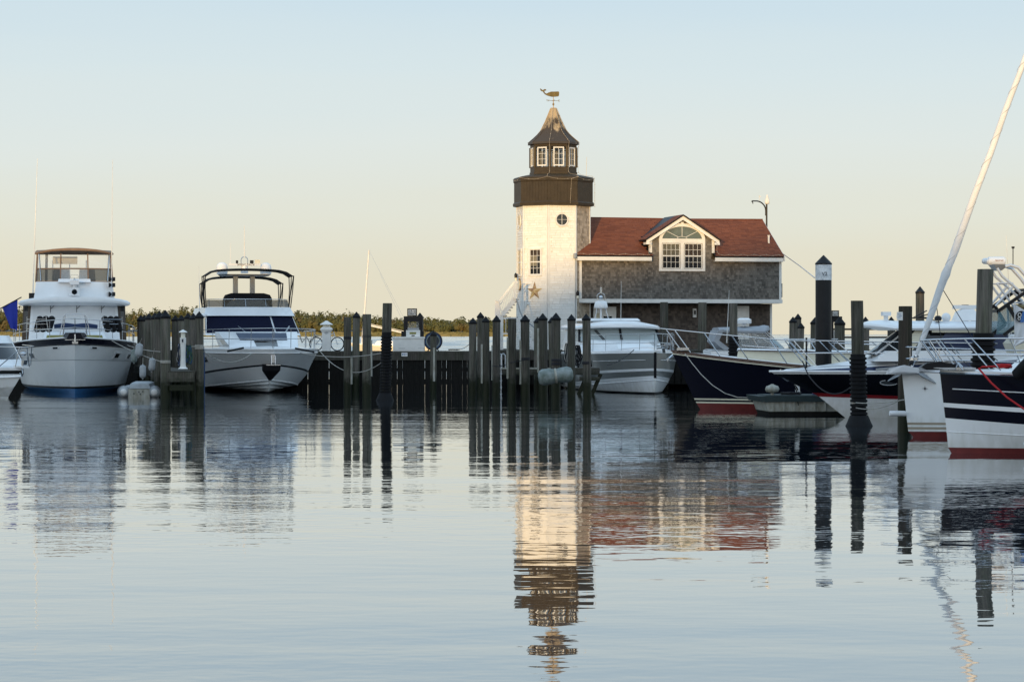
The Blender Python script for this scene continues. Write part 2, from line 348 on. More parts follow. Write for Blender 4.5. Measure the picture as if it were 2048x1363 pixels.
# ------------------------------------------------------------------ water
def water_mat():
    m = bpy.data.materials.new('harbour_water'); m.use_nodes = True; N, L = m.node_tree.nodes, m.node_tree.links
    b = N['Principled BSDF']; b.inputs['Base Color'].default_value = (.006,.014,.020,1); b.inputs['IOR'].default_value = 1.5
    g = N.new('ShaderNodeNewGeometry'); sp = N.new('ShaderNodeSeparateXYZ'); L.new(g.outputs['Position'], sp.inputs[0])
    def noise(sc, rot, scale, detail, rough=.5, dist=0.0):
        mp = N.new('ShaderNodeMapping'); mp.inputs['Scale'].default_value = (*sc,1); mp.inputs['Rotation'].default_value = (0,0,radians(rot))
        L.new(g.outputs['Position'], mp.inputs[0])
        n = N.new('ShaderNodeTexNoise'); n.noise_dimensions = '2D'; n.inputs['Scale'].default_value = scale; n.inputs['Detail'].default_value = detail; n.inputs['Roughness'].default_value = rough; n.inputs['Distortion'].default_value = dist
        L.new(mp.outputs[0], n.inputs['Vector']); return n.outputs[0]
    def math_(op, a, b_, c=None):
        n = N.new('ShaderNodeMath'); n.operation = op
        for i, v in enumerate((a, b_, c)):
            if v is None: continue
            if isinstance(v, (int,float)): n.inputs[i].default_value = v
            else: L.new(v, n.inputs[i])
        return n.outputs[0]
    big = noise((.40,1), 6, .55, 1.5)
    mid = noise((.55,1), -9, 1.6, 2.0)
    fine = noise((.8,1), 4, 4.2, 1.6)
    patch = noise((.3,1), 0, .07, 2)
    swell = noise((.22,1), 3, .30, 1.0)
    h = math_('MULTIPLY', swell, WAVE[3])
    h = math_('MULTIPLY_ADD', big, WAVE[0], h)
    h = math_('MULTIPLY_ADD', mid, WAVE[1], h)
    pm_ = N.new('ShaderNodeMapRange'); pm_.inputs['From Min'].default_value = .38; pm_.inputs['From Max'].default_value = .66; pm_.inputs['To Min'].default_value = .12; pm_.inputs['To Max'].default_value = 1.25; L.new(patch, pm_.inputs[0])
    fa = math_('MULTIPLY', fine, WAVE[2]); fa = math_('MULTIPLY', fa, pm_.outputs[0])
    far = N.new('ShaderNodeMapRange'); far.inputs['From Min'].default_value = 24; far.inputs['From Max'].default_value = 75; far.inputs['To Min'].default_value = .7; far.inputs['To Max'].default_value = 1.5; L.new(sp.outputs['Y'], far.inputs[0])
    fa = math_('MULTIPLY', fa, far.outputs[0])
    h = math_('ADD', h, fa)
    # the open bay outside the marina is wind-ruffled
    bay = N.new('ShaderNodeMapRange'); bay.inputs['From Min'].default_value = 124; bay.inputs['From Max'].default_value = 170; L.new(sp.outputs['Y'], bay.inputs[0])
    bayh = math_('MULTIPLY', noise((.5,1), 12, .25, 4), math_('MULTIPLY', sp.outputs['Y'], .0002))
    h = math_('MULTIPLY_ADD', bayh, bay.outputs[0], h)
    bp = N.new('ShaderNodeBump'); bp.inputs['Strength'].default_value = 1; bp.inputs['Distance'].default_value = 1.0
    L.new(h, bp.inputs['Height']); L.new(bp.outputs[0], b.inputs['Normal'])
    rr = N.new('ShaderNodeMapRange'); rr.inputs['To Min'].default_value = .012; rr.inputs['To Max'].default_value = .12; L.new(bay.outputs[0], rr.inputs[0]); L.new(rr.outputs[0], b.inputs['Roughness'])
    b.inputs['Coat Weight'].default_value = .65; b.inputs['Coat Roughness'].default_value = .02; L.new(bp.outputs[0], b.inputs['Coat Normal'])
    return m
WAVE = (.0060, .0036, .0032, .018)
w = MB()
xs = [-9000,-1500,-300,-60,60,300,1500,9000]; ys = [-400,0,30,60,100,130,180,400,1500,6000,26000]
g = [[(x,y,0) for x in xs] for y in ys]
w.add([p for r in g for p in r], [(i*8+j,i*8+j+1,(i+1)*8+j+1,(i+1)*8+j) for i in range(len(ys)-1) for j in range(7)])
M['water'] = water_mat()
build('water', w, M['water'], kind='structure').location.z = .05
# the open bay beyond the piers: real wind waves, so that one sees their near slopes
bay = MB(); rb_ = random.Random(21); ys_ = []; y = 131.0
while y < 2030: ys_.append(y); y += .0032*y
NX = 56; ph = [rb_.uniform(0,6.28) for _ in range(12)]; g_ = []
for i, y in enumerate(ys_):
    lam = .0128*y; A = min(.30, .034*lam)*min(1, (y-129)/10); A0 = min(.30, .034*lam)
    row = []
    for j in range(NX+1):
        x = (-.34+.62*j/NX)*y
        h_ = .55*sin(i*1.571+3.1*sin(x/lam*.35+ph[i%12]*.15)+ph[0])+.35*sin(i*.93+x/lam*.8+ph[1])+rb_.uniform(-.35,.35)
        row.append((x, y+rb_.uniform(-.2,.2)*.0032*y, A0*1.1+.062+A*h_))
    g_.append(row)
n_ = NX+1
bay.add([p for r in g_ for p in r], [(i*n_+j,i*n_+j+1,(i+1)*n_+j+1,(i+1)*n_+j) for i in range(len(g_)-1) for j in range(NX)])
build('bay_water', bay, M['water'], kind='structure', smooth=180)

# ------------------------------------------------------------------ far shore: land, marsh grass, woods
def leaf_mat(name, cols, rough=.9):
    m = bpy.data.materials.new(name); m.use_nodes = True; N, L = m.node_tree.nodes, m.node_tree.links
    b = N['Principled BSDF']; b.inputs['Roughness'].default_value = rough; b.inputs['Specular IOR Level'].default_value = .1
    a = N.new('ShaderNodeAttribute'); a.attribute_name = 'tone'; r = N.new('ShaderNodeValToRGB'); r.color_ramp.interpolation = 'LINEAR'
    e = r.color_ramp.elements; e[0].color = (*cols[0],1); e[1].color = (*cols[-1],1)
    for i, c in enumerate(cols[1:-1]):
        q = e.new((i+1)/(len(cols)-1)); q.color = (*c,1)
    L.new(a.outputs['Fac'], r.inputs[0]); L.new(r.outputs[0], b.inputs['Base Color']); return m
M['leaf'] = leaf_mat('woodland_leaves', [(.058,.066,.030),(.082,.086,.034),(.105,.100,.040),(.120,.092,.040)])
M['pineleaf'] = leaf_mat('near_leaves', [(.03,.04,.014),(.06,.07,.025)])
M['marsh'] = leaf_mat('marsh_grass', [(.115,.105,.045),(.17,.145,.065),(.215,.185,.09),(.12,.12,.045)])
rnd = random.Random(3)
def crown(mb, cx, cy, z0, h, r, n, tone, size):
    """a tree crown: leaf clumps set on an uneven ellipsoid, with sky gaps at the rim"""
    lobes = [(rnd.uniform(-.45,.45)*r, rnd.uniform(-.4,.4)*r, z0 + h*rnd.uniform(.35,.78), r*rnd.uniform(.45,.7)) for _ in range(5)]
    for _ in range(n):
        lx, ly, lz, lr = rnd.choice(lobes)
        d = Vector((rnd.gauss(0,1), rnd.gauss(0,1)-.5, rnd.gauss(0,1)+.25)).normalized()
        p = Vector((cx+lx, cy+ly, lz)) + Vector((d.x*lr, d.y*lr, d.z*lr*h/(2.1*r)))*rnd.uniform(.84,1.0)
        if p.z < z0: p.z = z0 + rnd.random()
        nrm = (d + Vector((rnd.uniform(-.3,.3),rnd.uniform(-.3,.3),rnd.uniform(-.25,.35)))).normalized()
        a = nrm.orthogonal().normalized(); b = nrm.cross(a); s = size*rnd.uniform(.6,1.25)
        a, b = a*s, b*s*rnd.uniform(.6,1)
        t = max(0, min(1, tone + rnd.uniform(-.10,.10)))
        mb.add([p-a-b*.4, p+a*.3-b, p+a, p+b*.9-a*.2], [(0,1,2,3)], 0, t)
SF = 2.4; YF = F/SF
land = MB()
gx = list(range(-640, 100, 20))
def shore_y(x): return YF + 14*sin(x*.021) + 8*sin(x*.06) + max(0, (x-20))*1.2
rows = [(0,-.6),(3,.25),(30,.9),(70,2.2),(130,4),(420,7),(421,-.6)]
land.add([(x*1.05, shore_y(x)+d, z) for d, z in rows for x in gx],
         [(i*len(gx)+j, i*len(gx)+j+1, (i+1)*len(gx)+j+1, (i+1)*len(gx)+j) for i in range(len(rows)-1) for j in range(len(gx)-1)])
build('far_shore', land, M['concrete'], kind='structure')
grass = MB()
for _ in range(9000):
    x = rnd.uniform(-620, 66); d = rnd.random()**1.3*90
    y = shore_y(x)+d+2; z = .25 + d*.025; hh = rnd.uniform(1.2,2.6); ww = rnd.uniform(1.5,4)
    t = max(0, min(1, .5+.45*sin(x*.07+d*.2)+rnd.uniform(-.25,.25)))
    grass.add([(x-ww,y,z-.5),(x+ww,y+.4,z-.5),(x+ww*.7,y+.8,z+hh),(x-ww*.4,y+.5,z+hh*.8)], [(0,1,2,3)], 0, t)
build('marsh_grass', grass, M['marsh'], kind='stuff', tone=True)
woods = MB()
def top_px(px):
    pts = [(-800,626),(0,612),(60,610),(150,612),(240,620),(300,617),(345,613),(400,616),(470,612),(600,622),(640,622),(700,625),(760,628),(800,632),(850,631),(900,638),(925,632),(960,636),(985,636),(1020,629),(1040,634),(1090,640),(1130,655)]
    for (a,ya),(b,yb) in zip(pts, pts[1:]):
        if a <= px <= b: return ya+(yb-ya)*(px-a)/(b-a)
    return 656
for row, (dy, fr) in enumerate([(105,.62),(150,.80),(200,1.0),(245,1.0)]):
    x = -600.0
    while x < 52:
        Y = shore_y(x)+dy; s = F/Y; px = 1024+x*s
        ztop = EYE+(668-top_px(px)+rnd.uniform(-3.0,1.0))/s
        ztop = 3 + (ztop-3)*fr*rnd.uniform(.93,1.05)
        r = rnd.uniform(3.6,6.6); pine = 300 < px < 410 and rnd.random() < .45
        if pine: r *= .55; ztop += 1.5
        crown(woods, x, Y, 2.2, ztop-2.2, r, 210 if row < 3 else 130, rnd.choice([.15,.3,.45,.45,.6,.75,.95]) if row < 2 else rnd.choice([.1,.25,.4,.5]), .95)
        x += r*rnd.uniform(.75,1.15)
build('far_woods', woods, M['leaf'], kind='stuff', tone=True)

# unseen wooded bank added behind the camera; crown heights shaped to set the shade line
bank = MB()
bank.add([(-330,-175,-1),(330,-175,-1),(330,-400,-1),(-330,-400,-1),(-330,-180,1.2),(330,-180,1.2),(330,-400,3),(-330,-400,3)], [(0,1,5,4),(4,5,6,7),(0,4,7,3),(1,2,6,5),(2,3,7,6)])
build('shade_bank', bank, M['concrete'], kind='structure')
nw = MB(); rnd = random.Random(11)
x = -250.0
while x < 190:
    prof_ = [(-999,19.8),(-84,19.7),(-79,19.2),(-76,19.2),(-74.8,20.0),(-73,20.8),(-69,21.4),(-62,21.5),(-57,18.6),(-53,15.8),(-44,15.8),(-38,18.5),(999,19.5)]
    top = next(ya+(yb-ya)*(x-xa)/(xb-xa) for (xa,ya),(xb,yb) in zip(prof_, prof_[1:]) if xa <= x <= xb) + rnd.uniform(-.25,.25)
    crown(nw, x, -190, 1.5, top-1.5, 3.6, 190, rnd.random(), 1.2)
    nw.lathe([(3.0,1.0),(4.4,4),(4.8,top*.55),(3.6,top*.82),(2.0,top-.9),(.9,top-.6)], (x+rnd.uniform(-.4,.4),-192,0), 9)
    x += 2.3
build('shade_woods', nw, M['pineleaf'], kind='stuff', tone=True)

# ------------------------------------------------------------------ shingle fields
def shingle_field(mb, o, u, v, W, H, expo, sw, inside=None, th=.018, tone=(.35,.65), rr=None, m=0, jit=.25):
    """courses of single shingles on the plane o + u*a + v*b: each a wedge, its butt standing proud"""
    rr = rr or random.Random(5); o, u, v = Vector(o), Vector(u), Vector(v); n = u.cross(v).normalized()
    k = 0; b = 0.0
    while b < H-.01:
        top = min(H, b+expo); a = -rr.random()*sw
        while a < W:
            w_ = sw*rr.uniform(1-jit*1.6, 1+jit*1.6); a0, a1 = max(0,a)+.004, min(W, a+w_)-.003
            a += w_
            if a1-a0 < .02: continue
            if inside and not inside((a0+a1)/2, (b+top)/2): continue
            d = rr.uniform(-.006,.006); t_ = rr.uniform(.7,1.15)*th
            lo, hi = o+u*a0+v*(b+d*.5), o+u*a1+v*(b+d)
            p = [lo, hi, o+u*a1+v*(top+.012), o+u*a0+v*(top+.012), lo+n*t_, hi+n*t_]
            if top >= H-.02: p[2] = o+u*a1+v*top; p[3] = o+u*a0+v*top
            c = n*.002
            mb.add([p[0],p[1],p[5],p[4],p[2]+c,p[3]+c], [(0,1,2,3),(3,2,4,5),(0,3,5),(1,4,2)], m, rr.uniform(*tone))
        b += expo
    return mb

# ------------------------------------------------------------------ lighthouse and house share one axis, turned 13 degrees
PHI = radians(13); TX, TY = 2.07, 121.0; DECK = 1.80
def octo(ap, z, n=8):           # corners of the octagon whose faces look along -y, ...
    R = ap/cos(pi/8); return [(R*cos(2*pi*(j+.5)/8), R*sin(2*pi*(j+.5)/8), z) for j in range(8)]
lh = thing('lighthouse', 'white shingled octagonal lighthouse tower with dark gallery band and pointed lantern roof', 'lighthouse', (TX,TY,DECK), PHI)
def Z(z): return z-DECK
AP = 1.70; SIDE = 2*AP*math.tan(pi/8)
m = MB(); m.loft([octo(AP, 0), octo(AP, Z(8.95))]); build('core', m, M['paint'], lh)
def face_axes(k, ap):           # face k: outward normal at angle; origin at its lower-left corner seen from outside
    an = -pi/2 + k*pi/4; nrm = Vector((cos(an), sin(an), 0)); u = Vector((0,0,1)).cross(nrm)
    u = Vector((-sin(an), cos(an), 0)); return nrm*ap - u*SIDE/2*(ap/AP), u, nrm
def round_window(u0, z0, r): return lambda a, b: (a-u0)**2+(b-z0)**2 > r*r
WZ = (Z(5.50), Z(6.74))
for k in range(8):
    o, u, nrm = face_axes(k, AP+.004)
    ins = None
    if k == 0: ins = round_window(SIDE*.5, Z(8.2), .36)
    if k == 7: ins = lambda a, b: not (abs(a-SIDE*.5) < .42 and WZ[0]-.06 < b < WZ[1]+.06)
    if k == 6: ins = lambda a, b: (not (abs(a-SIDE*.5) < .42 and WZ[0]-.06 < b < WZ[1]+.06)) and ((a-SIDE*.5)**2+((b-Z(8.2))*.6)**2 > .12)
    if k == 1:
        mb_ = shingle_field(MB(), o, u, (0,0,1), SIDE, Z(8.93), .125, .15, None, tone=(.4,1.0), rr=random.Random(50+k))
        build('bare_shingles', mb_, M['shinglelit'], lh, kind='stuff', tone=True)
        continue
    mb_ = shingle_field(MB(), o, u, (0,0,1), SIDE, Z(8.93), .125, .34, ins, th=.03, tone=(.52,.78), rr=random.Random(50+k), jit=.45)
    build('painted_shingles', mb_, M['siding'], lh, kind='stuff', tone=True)
cor = octo(AP+.012, 0)
for j in (4,5,6,7,0,3):
    p = Vector(cor[j]); q = p.normalized()
    m = MB(); a = q.orthogonal()
    tgl = Vector((-q.y, q.x, 0))
    for sgn in (1,-1):
        d = (tgl*cos(pi/8)*sgn - q*sin(pi/8)); nn = (q*cos(pi/8)+tgl*sin(pi/8)*sgn)
        m.prism([p+nn*.006, p+nn*.028, p+d*.075+nn*.028, p+d*.075+nn*.006], (0,0,Z(8.93)))
    build('corner_board', m, M['paint'], lh)
# gallery band
m = MB(); m.loft([octo(1.83,Z(9.08)), octo(1.83,Z(10.22))]); bd = build('gallery_band', m, M['band'], lh)
m = MB(); m.loft([octo(1.75,Z(8.90)),octo(1.89,Z(8.93)),octo(1.905,Z(9.05)),octo(1.86,Z(9.12)),octo(1.835,Z(9.125))]); build('lower_moulding', m, M['band'], bd)
m = MB(); m.loft([octo(1.835,Z(10.10)),octo(1.875,Z(10.13)),octo(1.885,Z(10.30)),octo(1.83,Z(10.36)),octo(1.2,Z(10.50))]); build('upper_moulding', m, M['band'], bd)
for k in range(8):              # vertical boards of the band
    o, u, nrm = face_axes(k, 1.832); nb = 9; wd = SIDE*(1.832/AP)/nb
    for i in range(nb):
        m = MB(); p = o+u*(i*wd+.004); m.prism([p, p+u*(wd-.008), p+u*(wd-.008)+nrm*.012, p+nrm*.012], (0,0,Z(10.1)-Z(9.12)))
        for q in range(len(m.v)): m.v[q] = (m.v[q][0], m.v[q][1], m.v[q][2]+Z(9.12))
        if k in (6,7,0,1): build('board', m, M['band'], bd)
# lantern room: sill wall, corner posts, head, windows
LA = 1.085; LS = 2*LA*math.tan(pi/8)
m = MB(); m.loft([octo(LA,Z(10.40)),octo(LA,Z(10.86))]); build('lantern_sill_wall', m, M['band'], lh)
m = MB(); m.loft([octo(LA+.03,Z(10.40)),octo(LA+.03,Z(10.62)),octo(LA+.002,Z(10.64))]); build('lantern_skirt', m, M['band'], lh)
m = MB(); m.loft([octo(LA,Z(11.86)),octo(LA,Z(12.02))]); build('lantern_head', m, M['band'], lh)
for j in range(8):
    p = Vector(octo(LA-.03, 0)[j]); m = MB(); m.lathe([(.085,Z(10.86)),(.085,Z(11.86))], (p.x,p.y,0), 8); build('lantern_post', m, M['band'], lh)
for k in range(8):
    an = -pi/2+k*pi/4; nrm = Vector((cos(an),sin(an),0)); u = Vector((-sin(an),cos(an),0)); up = Vector((0,0,1))
    c = nrm*(LA-.01); z0, z1 = Z(10.90), Z(11.84); hw = .27
    fr = MB()
    def bar(a0,a1,b0,b1,d0=-.02,d1=.03):
        fr.prism([c+u*a0+nrm*d0+up*b0, c+u*a1+nrm*d0+up*b0, c+u*a1+nrm*d1+up*b0, c+u*a0+nrm*d1+up*b0], up*(b1-b0))
    bar(-hw,-hw+.055,z0,z1); bar(hw-.055,hw,z0,z1); bar(-hw+.055,hw-.055,z0,z0+.06); bar(-hw+.055,hw-.055,z1-.06,z1)
    win = build('lantern_window', fr, M['paint'], lh)
    fr = MB(); bar(-.008,.008,z0+.06,z1-.06,-.012,.008); bar(-hw+.055,-.008,z0+.33,z0+.345,-.012,.008); bar(.008,hw-.055,z0+.33,z0+.345,-.012,.008); bar(-hw+.055,-.008,z0+.60,z0+.615,-.012,.008); bar(.008,hw-.055,z0+.60,z0+.615,-.012,.008)
    build('muntin', fr, M['paint'], win)
    fr = MB(); bar(-hw+.055,hw-.055,z0+.06,z1-.06,-.010,-.004); build('pane', fr, M['pane'], win)
    fr = MB()
    if k in (7,0,1,6): bar(-.24,-.02,z0+.04,z1-.2,-.16,-.14); build('curtain', fr, M['curtain'], win)
prof = [(1.0,11.98),(1.24,12.0),(1.22,12.10),(.95,12.34),(.78,12.50),(.60,12.72),(.40,13.14),(.26,13.48),(.135,13.80),(.10,13.86)]
m = MB(); m.loft([octo(r*.97, Z(z)) for r, z in prof]); rf = build('lantern_roof', m, M['lroof'], lh)
for j in range(8):
    m = MB(); m.tube([Vector(octo(r*.97+.012,Z(z))[j]) for r, z in prof[2:]], .022, 5); build('hip_ridge', m, M['lroof'], rf)
m = MB(); m.lathe([(.02,Z(13.82)),(.02,Z(13.98)),(.05,Z(14.02)),(.055,Z(14.06)),(.02,Z(14.10)),(.014,Z(14.42))], (0,0,0), 8)
vane = build('weathervane', m, M['brass'], lh)
m = MB(); m.beam((-.27,0,Z(14.22)),(.27,0,Z(14.22)),.018,.018); m.beam((0,-.27,Z(14.23)),(0,.27,Z(14.23)),.018,.018); build('direction_arms', m, M['brass'], vane)
for lx, ch in ((-.29,'W'),(.29,'E')): letters('direction_letter', ch, .15, (lx,-.012,Z(14.22)), (1,0,0), (0,0,1), M['brass'], vane)
wh = [(525,125),(533,128),(548,140),(560,138),(568,131),(580,130),(592,138),(586,146),(572,147),(570,158),(577,170),(592,176),(612,166),(640,155),(690,153),(722,151),(730,158),(728,190),(722,203),(690,207),(655,209),(625,203),(598,195),(575,182),(562,166),(556,156),(540,152),(530,142)]
pts = [((x-668)/5.242/40, 0, Z(14.50)+(190-y)/5.242/40) for x, y in wh]
secs = [(-.012,.93),(-.045,.80)]
m = MB(); m.prism([Vector(p)+Vector((0,-.03,0)) for p in pts], (0,.06,0)); build('whale', m, M['brass'], vane)
# windows in the shaft
def sash(parent, c, u, nrm, w_, z0, z1, cols, rows, mats=None, split=True, curtain=None, casing=.075, glass='pane'):
    up = Vector((0,0,1)); c = Vector(c); hw = w_/2
    def bar(mb, a0,a1,b0,b1,d0,d1): mb.prism([c+u*a0+nrm*d0+up*b0, c+u*a1+nrm*d0+up*b0, c+u*a1+nrm*d1+up*b0, c+u*a0+nrm*d1+up*b0], up*(b1-b0))
    mb = MB(); k = casing
    bar(mb,-hw-k,-hw,z0-k,z1+k,-.01,.04); bar(mb,hw,hw+k,z0-k,z1+k,-.01,.04); bar(mb,-hw,hw,z0-k,z0,-.01,.045); bar(mb,-hw,hw,z1,z1+k,-.01,.04)
    win = build('window', mb, M['paint'], parent)
    zm = (z0+z1)/2; halves = [(z0,zm),(zm,z1)] if split else [(z0,z1)]
    for h0, h1 in halves:
        mb = MB(); f = .028
        bar(mb,-hw+.002,-hw+f,h0+.002,h1-.002,-.005,.022); bar(mb,hw-f,hw-.002,h0+.002,h1-.002,-.005,.022); bar(mb,-hw+f,hw-f,h0+.002,h0+f,-.005,.022); bar(mb,-hw+f,hw-f,h1-f,h1-.002,-.005,.022)
        for i in range(1,cols): a = -hw+w_*i/cols; bar(mb,a-.008,a+.008,h0+f,h1-f,.002,.016)
        for i in range(1,rows): b = h0+(h1-h0)*i/rows; bar(mb,-hw+f,hw-f,b-.008,b+.008,.003,.014)
        build('sash', mb, M['paint'], win)
        for i in range(cols):
            for j in range(rows):
                mb = MB(); a0 = -hw+w_*i/cols+.006; b0 = h0+(h1-h0)*j/rows+.006
                bar(mb,a0,a0+w_/cols-.012,b0,b0+(h1-h0)/rows-.012,-.004,.001); build("pane", mb, M[glass], win)
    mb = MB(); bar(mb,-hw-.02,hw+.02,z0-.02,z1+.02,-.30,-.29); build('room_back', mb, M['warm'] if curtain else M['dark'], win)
    if curtain:
        mb = MB()
        for q0, q1, qz in curtain:
            n = 8
            for i in range(n):
                a0 = -hw+w_*(q0+(q1-q0)*i/n); a1 = -hw+w_*(q0+(q1-q0)*(i+.9)/n); bar(mb,a0,a1,z0+(z1-z0)*qz,z1,-.12-(i%2)*.02,-.11)
        build('curtain', mb, M['curtain'], win)
    return win
o7, u7, n7 = face_axes(7, AP); o6, u6, n6 = face_axes(6, AP); o0, u0, n0 = face_axes(0, AP)
# openings: the core is cut away behind each pane by a dark reveal standing in front of it
sash(lh, o7+u7*SIDE*.5+n7*.32, u7, n7, .62, WZ[0], WZ[1], 3, 2, curtain=[(.0,1,.5)]) if False else None
def reveal(parent, c, u, nrm, w_, z0, z1):
    pass
w7 = sash(lh, o7+u7*SIDE*.5+n7*.026, u7, n7, .62, WZ[0], WZ[1], 3, 2)
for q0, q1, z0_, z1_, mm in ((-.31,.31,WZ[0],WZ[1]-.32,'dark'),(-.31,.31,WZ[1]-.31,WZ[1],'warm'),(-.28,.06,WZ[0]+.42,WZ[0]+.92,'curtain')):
    mb = MB(); c_ = o7+u7*SIDE*.5+n7*(.016 if mm == 'curtain' else .008); mb.prism([c_+u7*q0+Vector((0,0,z0_)), c_+u7*q1+Vector((0,0,z0_)), c_+u7*q1+n7*.006+Vector((0,0,z0_)), c_+u7*q0+n7*.006+Vector((0,0,z0_))], (0,0,z1_-z0_)); build('reflection_slab', mb, M[mm], w7)  # coloured slabs behind the glass imitate the reflections in the panes
w6 = sash(lh, o6+u6*SIDE*.5+n6*.026, u6, n6, .62, WZ[0], WZ[1], 3, 2, glass='glass')
def porthole(c, u, nrm, r, sxx=1.0):
    up = Vector((0,0,1)); c = Vector(c); n = 24
    P = lambda R, d: [c+u*R*sxx*cos(2*pi*i/n)+up*R*sin(2*pi*i/n)+nrm*d for i in range(n)]
    mb = MB(); a, b, d, e = P(r,-.01), P(r,.035), P(r+.055,.045), P(r+.065,-.01)
    mb.loft([a,b,d,e], caps=False); pw = build('round_window', mb, M['paint'], lh, smooth=40)
    mb = MB(); mb.loft([P(r+.01,.004),P(r+.01,.010)]); build('pane', mb, M['glass'], pw)
    mb = MB(); mb.beam(c-u*r*sxx+nrm*.016, c+u*r*sxx+nrm*.016, .022, .012); mb.beam(c-up*r+nrm*.017, c+up*r+nrm*.017, .022,.012, up=(0,1,0)); build('muntin', mb, M['paint'], pw)
porthole(o0+u0*SIDE*.5+n0*.034+Vector((0,0,Z(8.2))), u0, n0, .275)
porthole(o6+u6*SIDE*.5+n6*.034+Vector((0,0,Z(8.2))), u6, n6, .30, .8)
# what is left of a line of stick-on letters
mb = MB(); rl = random.Random(4)
for yy in (567.5,585.5,589,597,601.5,608,612,478):
    zz = Z(EYE+(668-yy)/40.4)
    p = o7+u7*.23+n7*.024
    for _ in range(3):
        a = p+u7*rl.uniform(-.05,.05)+Vector((0,0,zz+rl.uniform(-.03,.03))); mb.beam(a, a+u7*rl.uniform(-.06,.06)+Vector((0,0,rl.uniform(-.05,.05))), .014,.012)
for yy in (476,484,492.5,503.5):
    p = o0+u0*.14+n0*.024+Vector((0,0,Z(EYE+(668-yy)/40.4))); mb.beam(p, p+u0*(.05 if yy<500 else .12)+Vector((0,0,.01)),.02,.012)
build('letter_remnants', mb, M['rust'], lh)
# wall lamps, meter box
def lantern(parent, c, s=1.0):
    c = Vector(c); mb = MB(); mb.lathe([(.07*s,.0),(.085*s,.16*s),(.02*s,.24*s)], c, 8); mb.beam(c+Vector((0,.2,.2)), c+Vector((0,0,.24)), .03,.03)
    l = build('wall_lamp', mb, M['black'], parent); mb = MB(); mb.lathe([(.055*s,-.13*s),(.065*s,-.002)], c, 8); build('lamp_glass', mb, M['light'], l); return l
lantern(lh, o6+u6*SIDE*.42+n6*.2+Vector((0,0,Z(5.36))))
lantern(lh, o0+u0*(SIDE*1.06)+n0*.12+Vector((0,0,Z(4.45))))
mb = MB(); p = o0+u0*SIDE*.97+n0*.10; mb.lathe([(.085,0),(.095,.05),(.095,.22),(.06,.27)], p+Vector((0,0,Z(6.28))), 10); build('meter', mb, M['greymetal'], lh)
mb = MB(); mb.tube([o0+u0*SIDE*.99+n0*.05+Vector((0,0,z)) for z in (0,Z(6.3))], .018, 5); build('conduit', mb, M['greymetal'], lh)
# star and oval board hang on the shaft: things of their own
rot = Matrix.Rotation(PHI,4,'Z'); LHM = Matrix.Translation((TX,TY,DECK)) @ rot
c = o7+u7*SIDE*.47+n7*.05+Vector((0,0,Z(EYE+86/40.4)))
star = []
for i in range(10):
    r = .46 if i%2==0 else .175; an = pi/2+2*pi*i/10; star.append(c+u7*r*cos(an)+Vector((0,0,r*sin(an))))
mb = MB(); mid = c+n7*.10; mb.add(star+[mid]+[p-n7*.02 for p in star], [(i,(i+1)%10,10) for i in range(10)]+[(i,11+i,11+(i+1)%10,(i+1)%10) for i in range(10)]+[tuple(11+i for i in range(10))])
mb.v = [tuple(LHM @ Vector(p)) for p in mb.v]
tag(build('barn_star', mb, M['rust'], loc=tuple(LHM@c)), 'rusty cream five pointed metal star hung on the white lighthouse wall', 'star')
c = o6+u6*SIDE*.55+n6*.05+Vector((0,0,Z(EYE+100/40.6)))
ov = [c+u6*.22*cos(2*pi*i/20)+Vector((0,0,.31*sin(2*pi*i/20))) for i in range(20)]
mb = MB(); mb.prism(ov, n6*.04); mb.v = [tuple(LHM @ Vector(p)) for p in mb.v]
osn = tag(build('oval_sign', mb, M['rust'], loc=tuple(LHM@c)), 'cream oval board on the left face of the lighthouse above the stairs', 'sign')
mb = MB(); mb.prism([c+(p-c)*.8 for p in ov], n6*.052); mb.v = [tuple((LHM @ Vector(p)) - (LHM@c)) for p in mb.v]; build('oval_panel', mb, M['cream'], osn)

# ------------------------------------------------------------------ house on the pier
HX0, HX1, HY = .98, 11.50, -1.45; EZ = 6.46
hs = thing('boat_house', 'grey shingled house on the pier with red roof and big arched dormer window', 'house', (TX,TY,DECK), PHI)
RIDGE_Y, RIDGE_Z = 1.62, 8.46; BY = 4.7
slope = (RIDGE_Z-EZ)/(RIDGE_Y-(HY-.30))
DX, DW, DTOP, DEAVE, DHW = 6.27, 1.63, 8.47, 7.25, 1.90
dsl = (DTOP-DEAVE)/DHW
m = MB(); m.box(HX0+.02,HX1-.02,HY+.03,BY,Z(4.12),Z(6.42)); m.prism([(HX0+.05,HY+.03,Z(6.42)),(HX0+.05,BY,Z(6.42)),(HX0+.05,RIDGE_Y,Z(8.30))], (HX1-HX0-.1,0,0)); build('wall_core', m, M['band'], hs)
f = shingle_field(MB(), (HX0+.12,HY+.026,Z(4.30)), (1,0,0), (0,0,1), HX1-HX0-.24, Z(6.32)-Z(4.30), .112, .13, lambda a,b: not (abs(a+HX0+.12-DX) < 1.16 and Z(4.30)+b > Z(5.74)), th=.030, tone=(.22,.80), rr=random.Random(8))
build('wall_shingles', f, M['shingle'], hs, kind='stuff', tone=True)
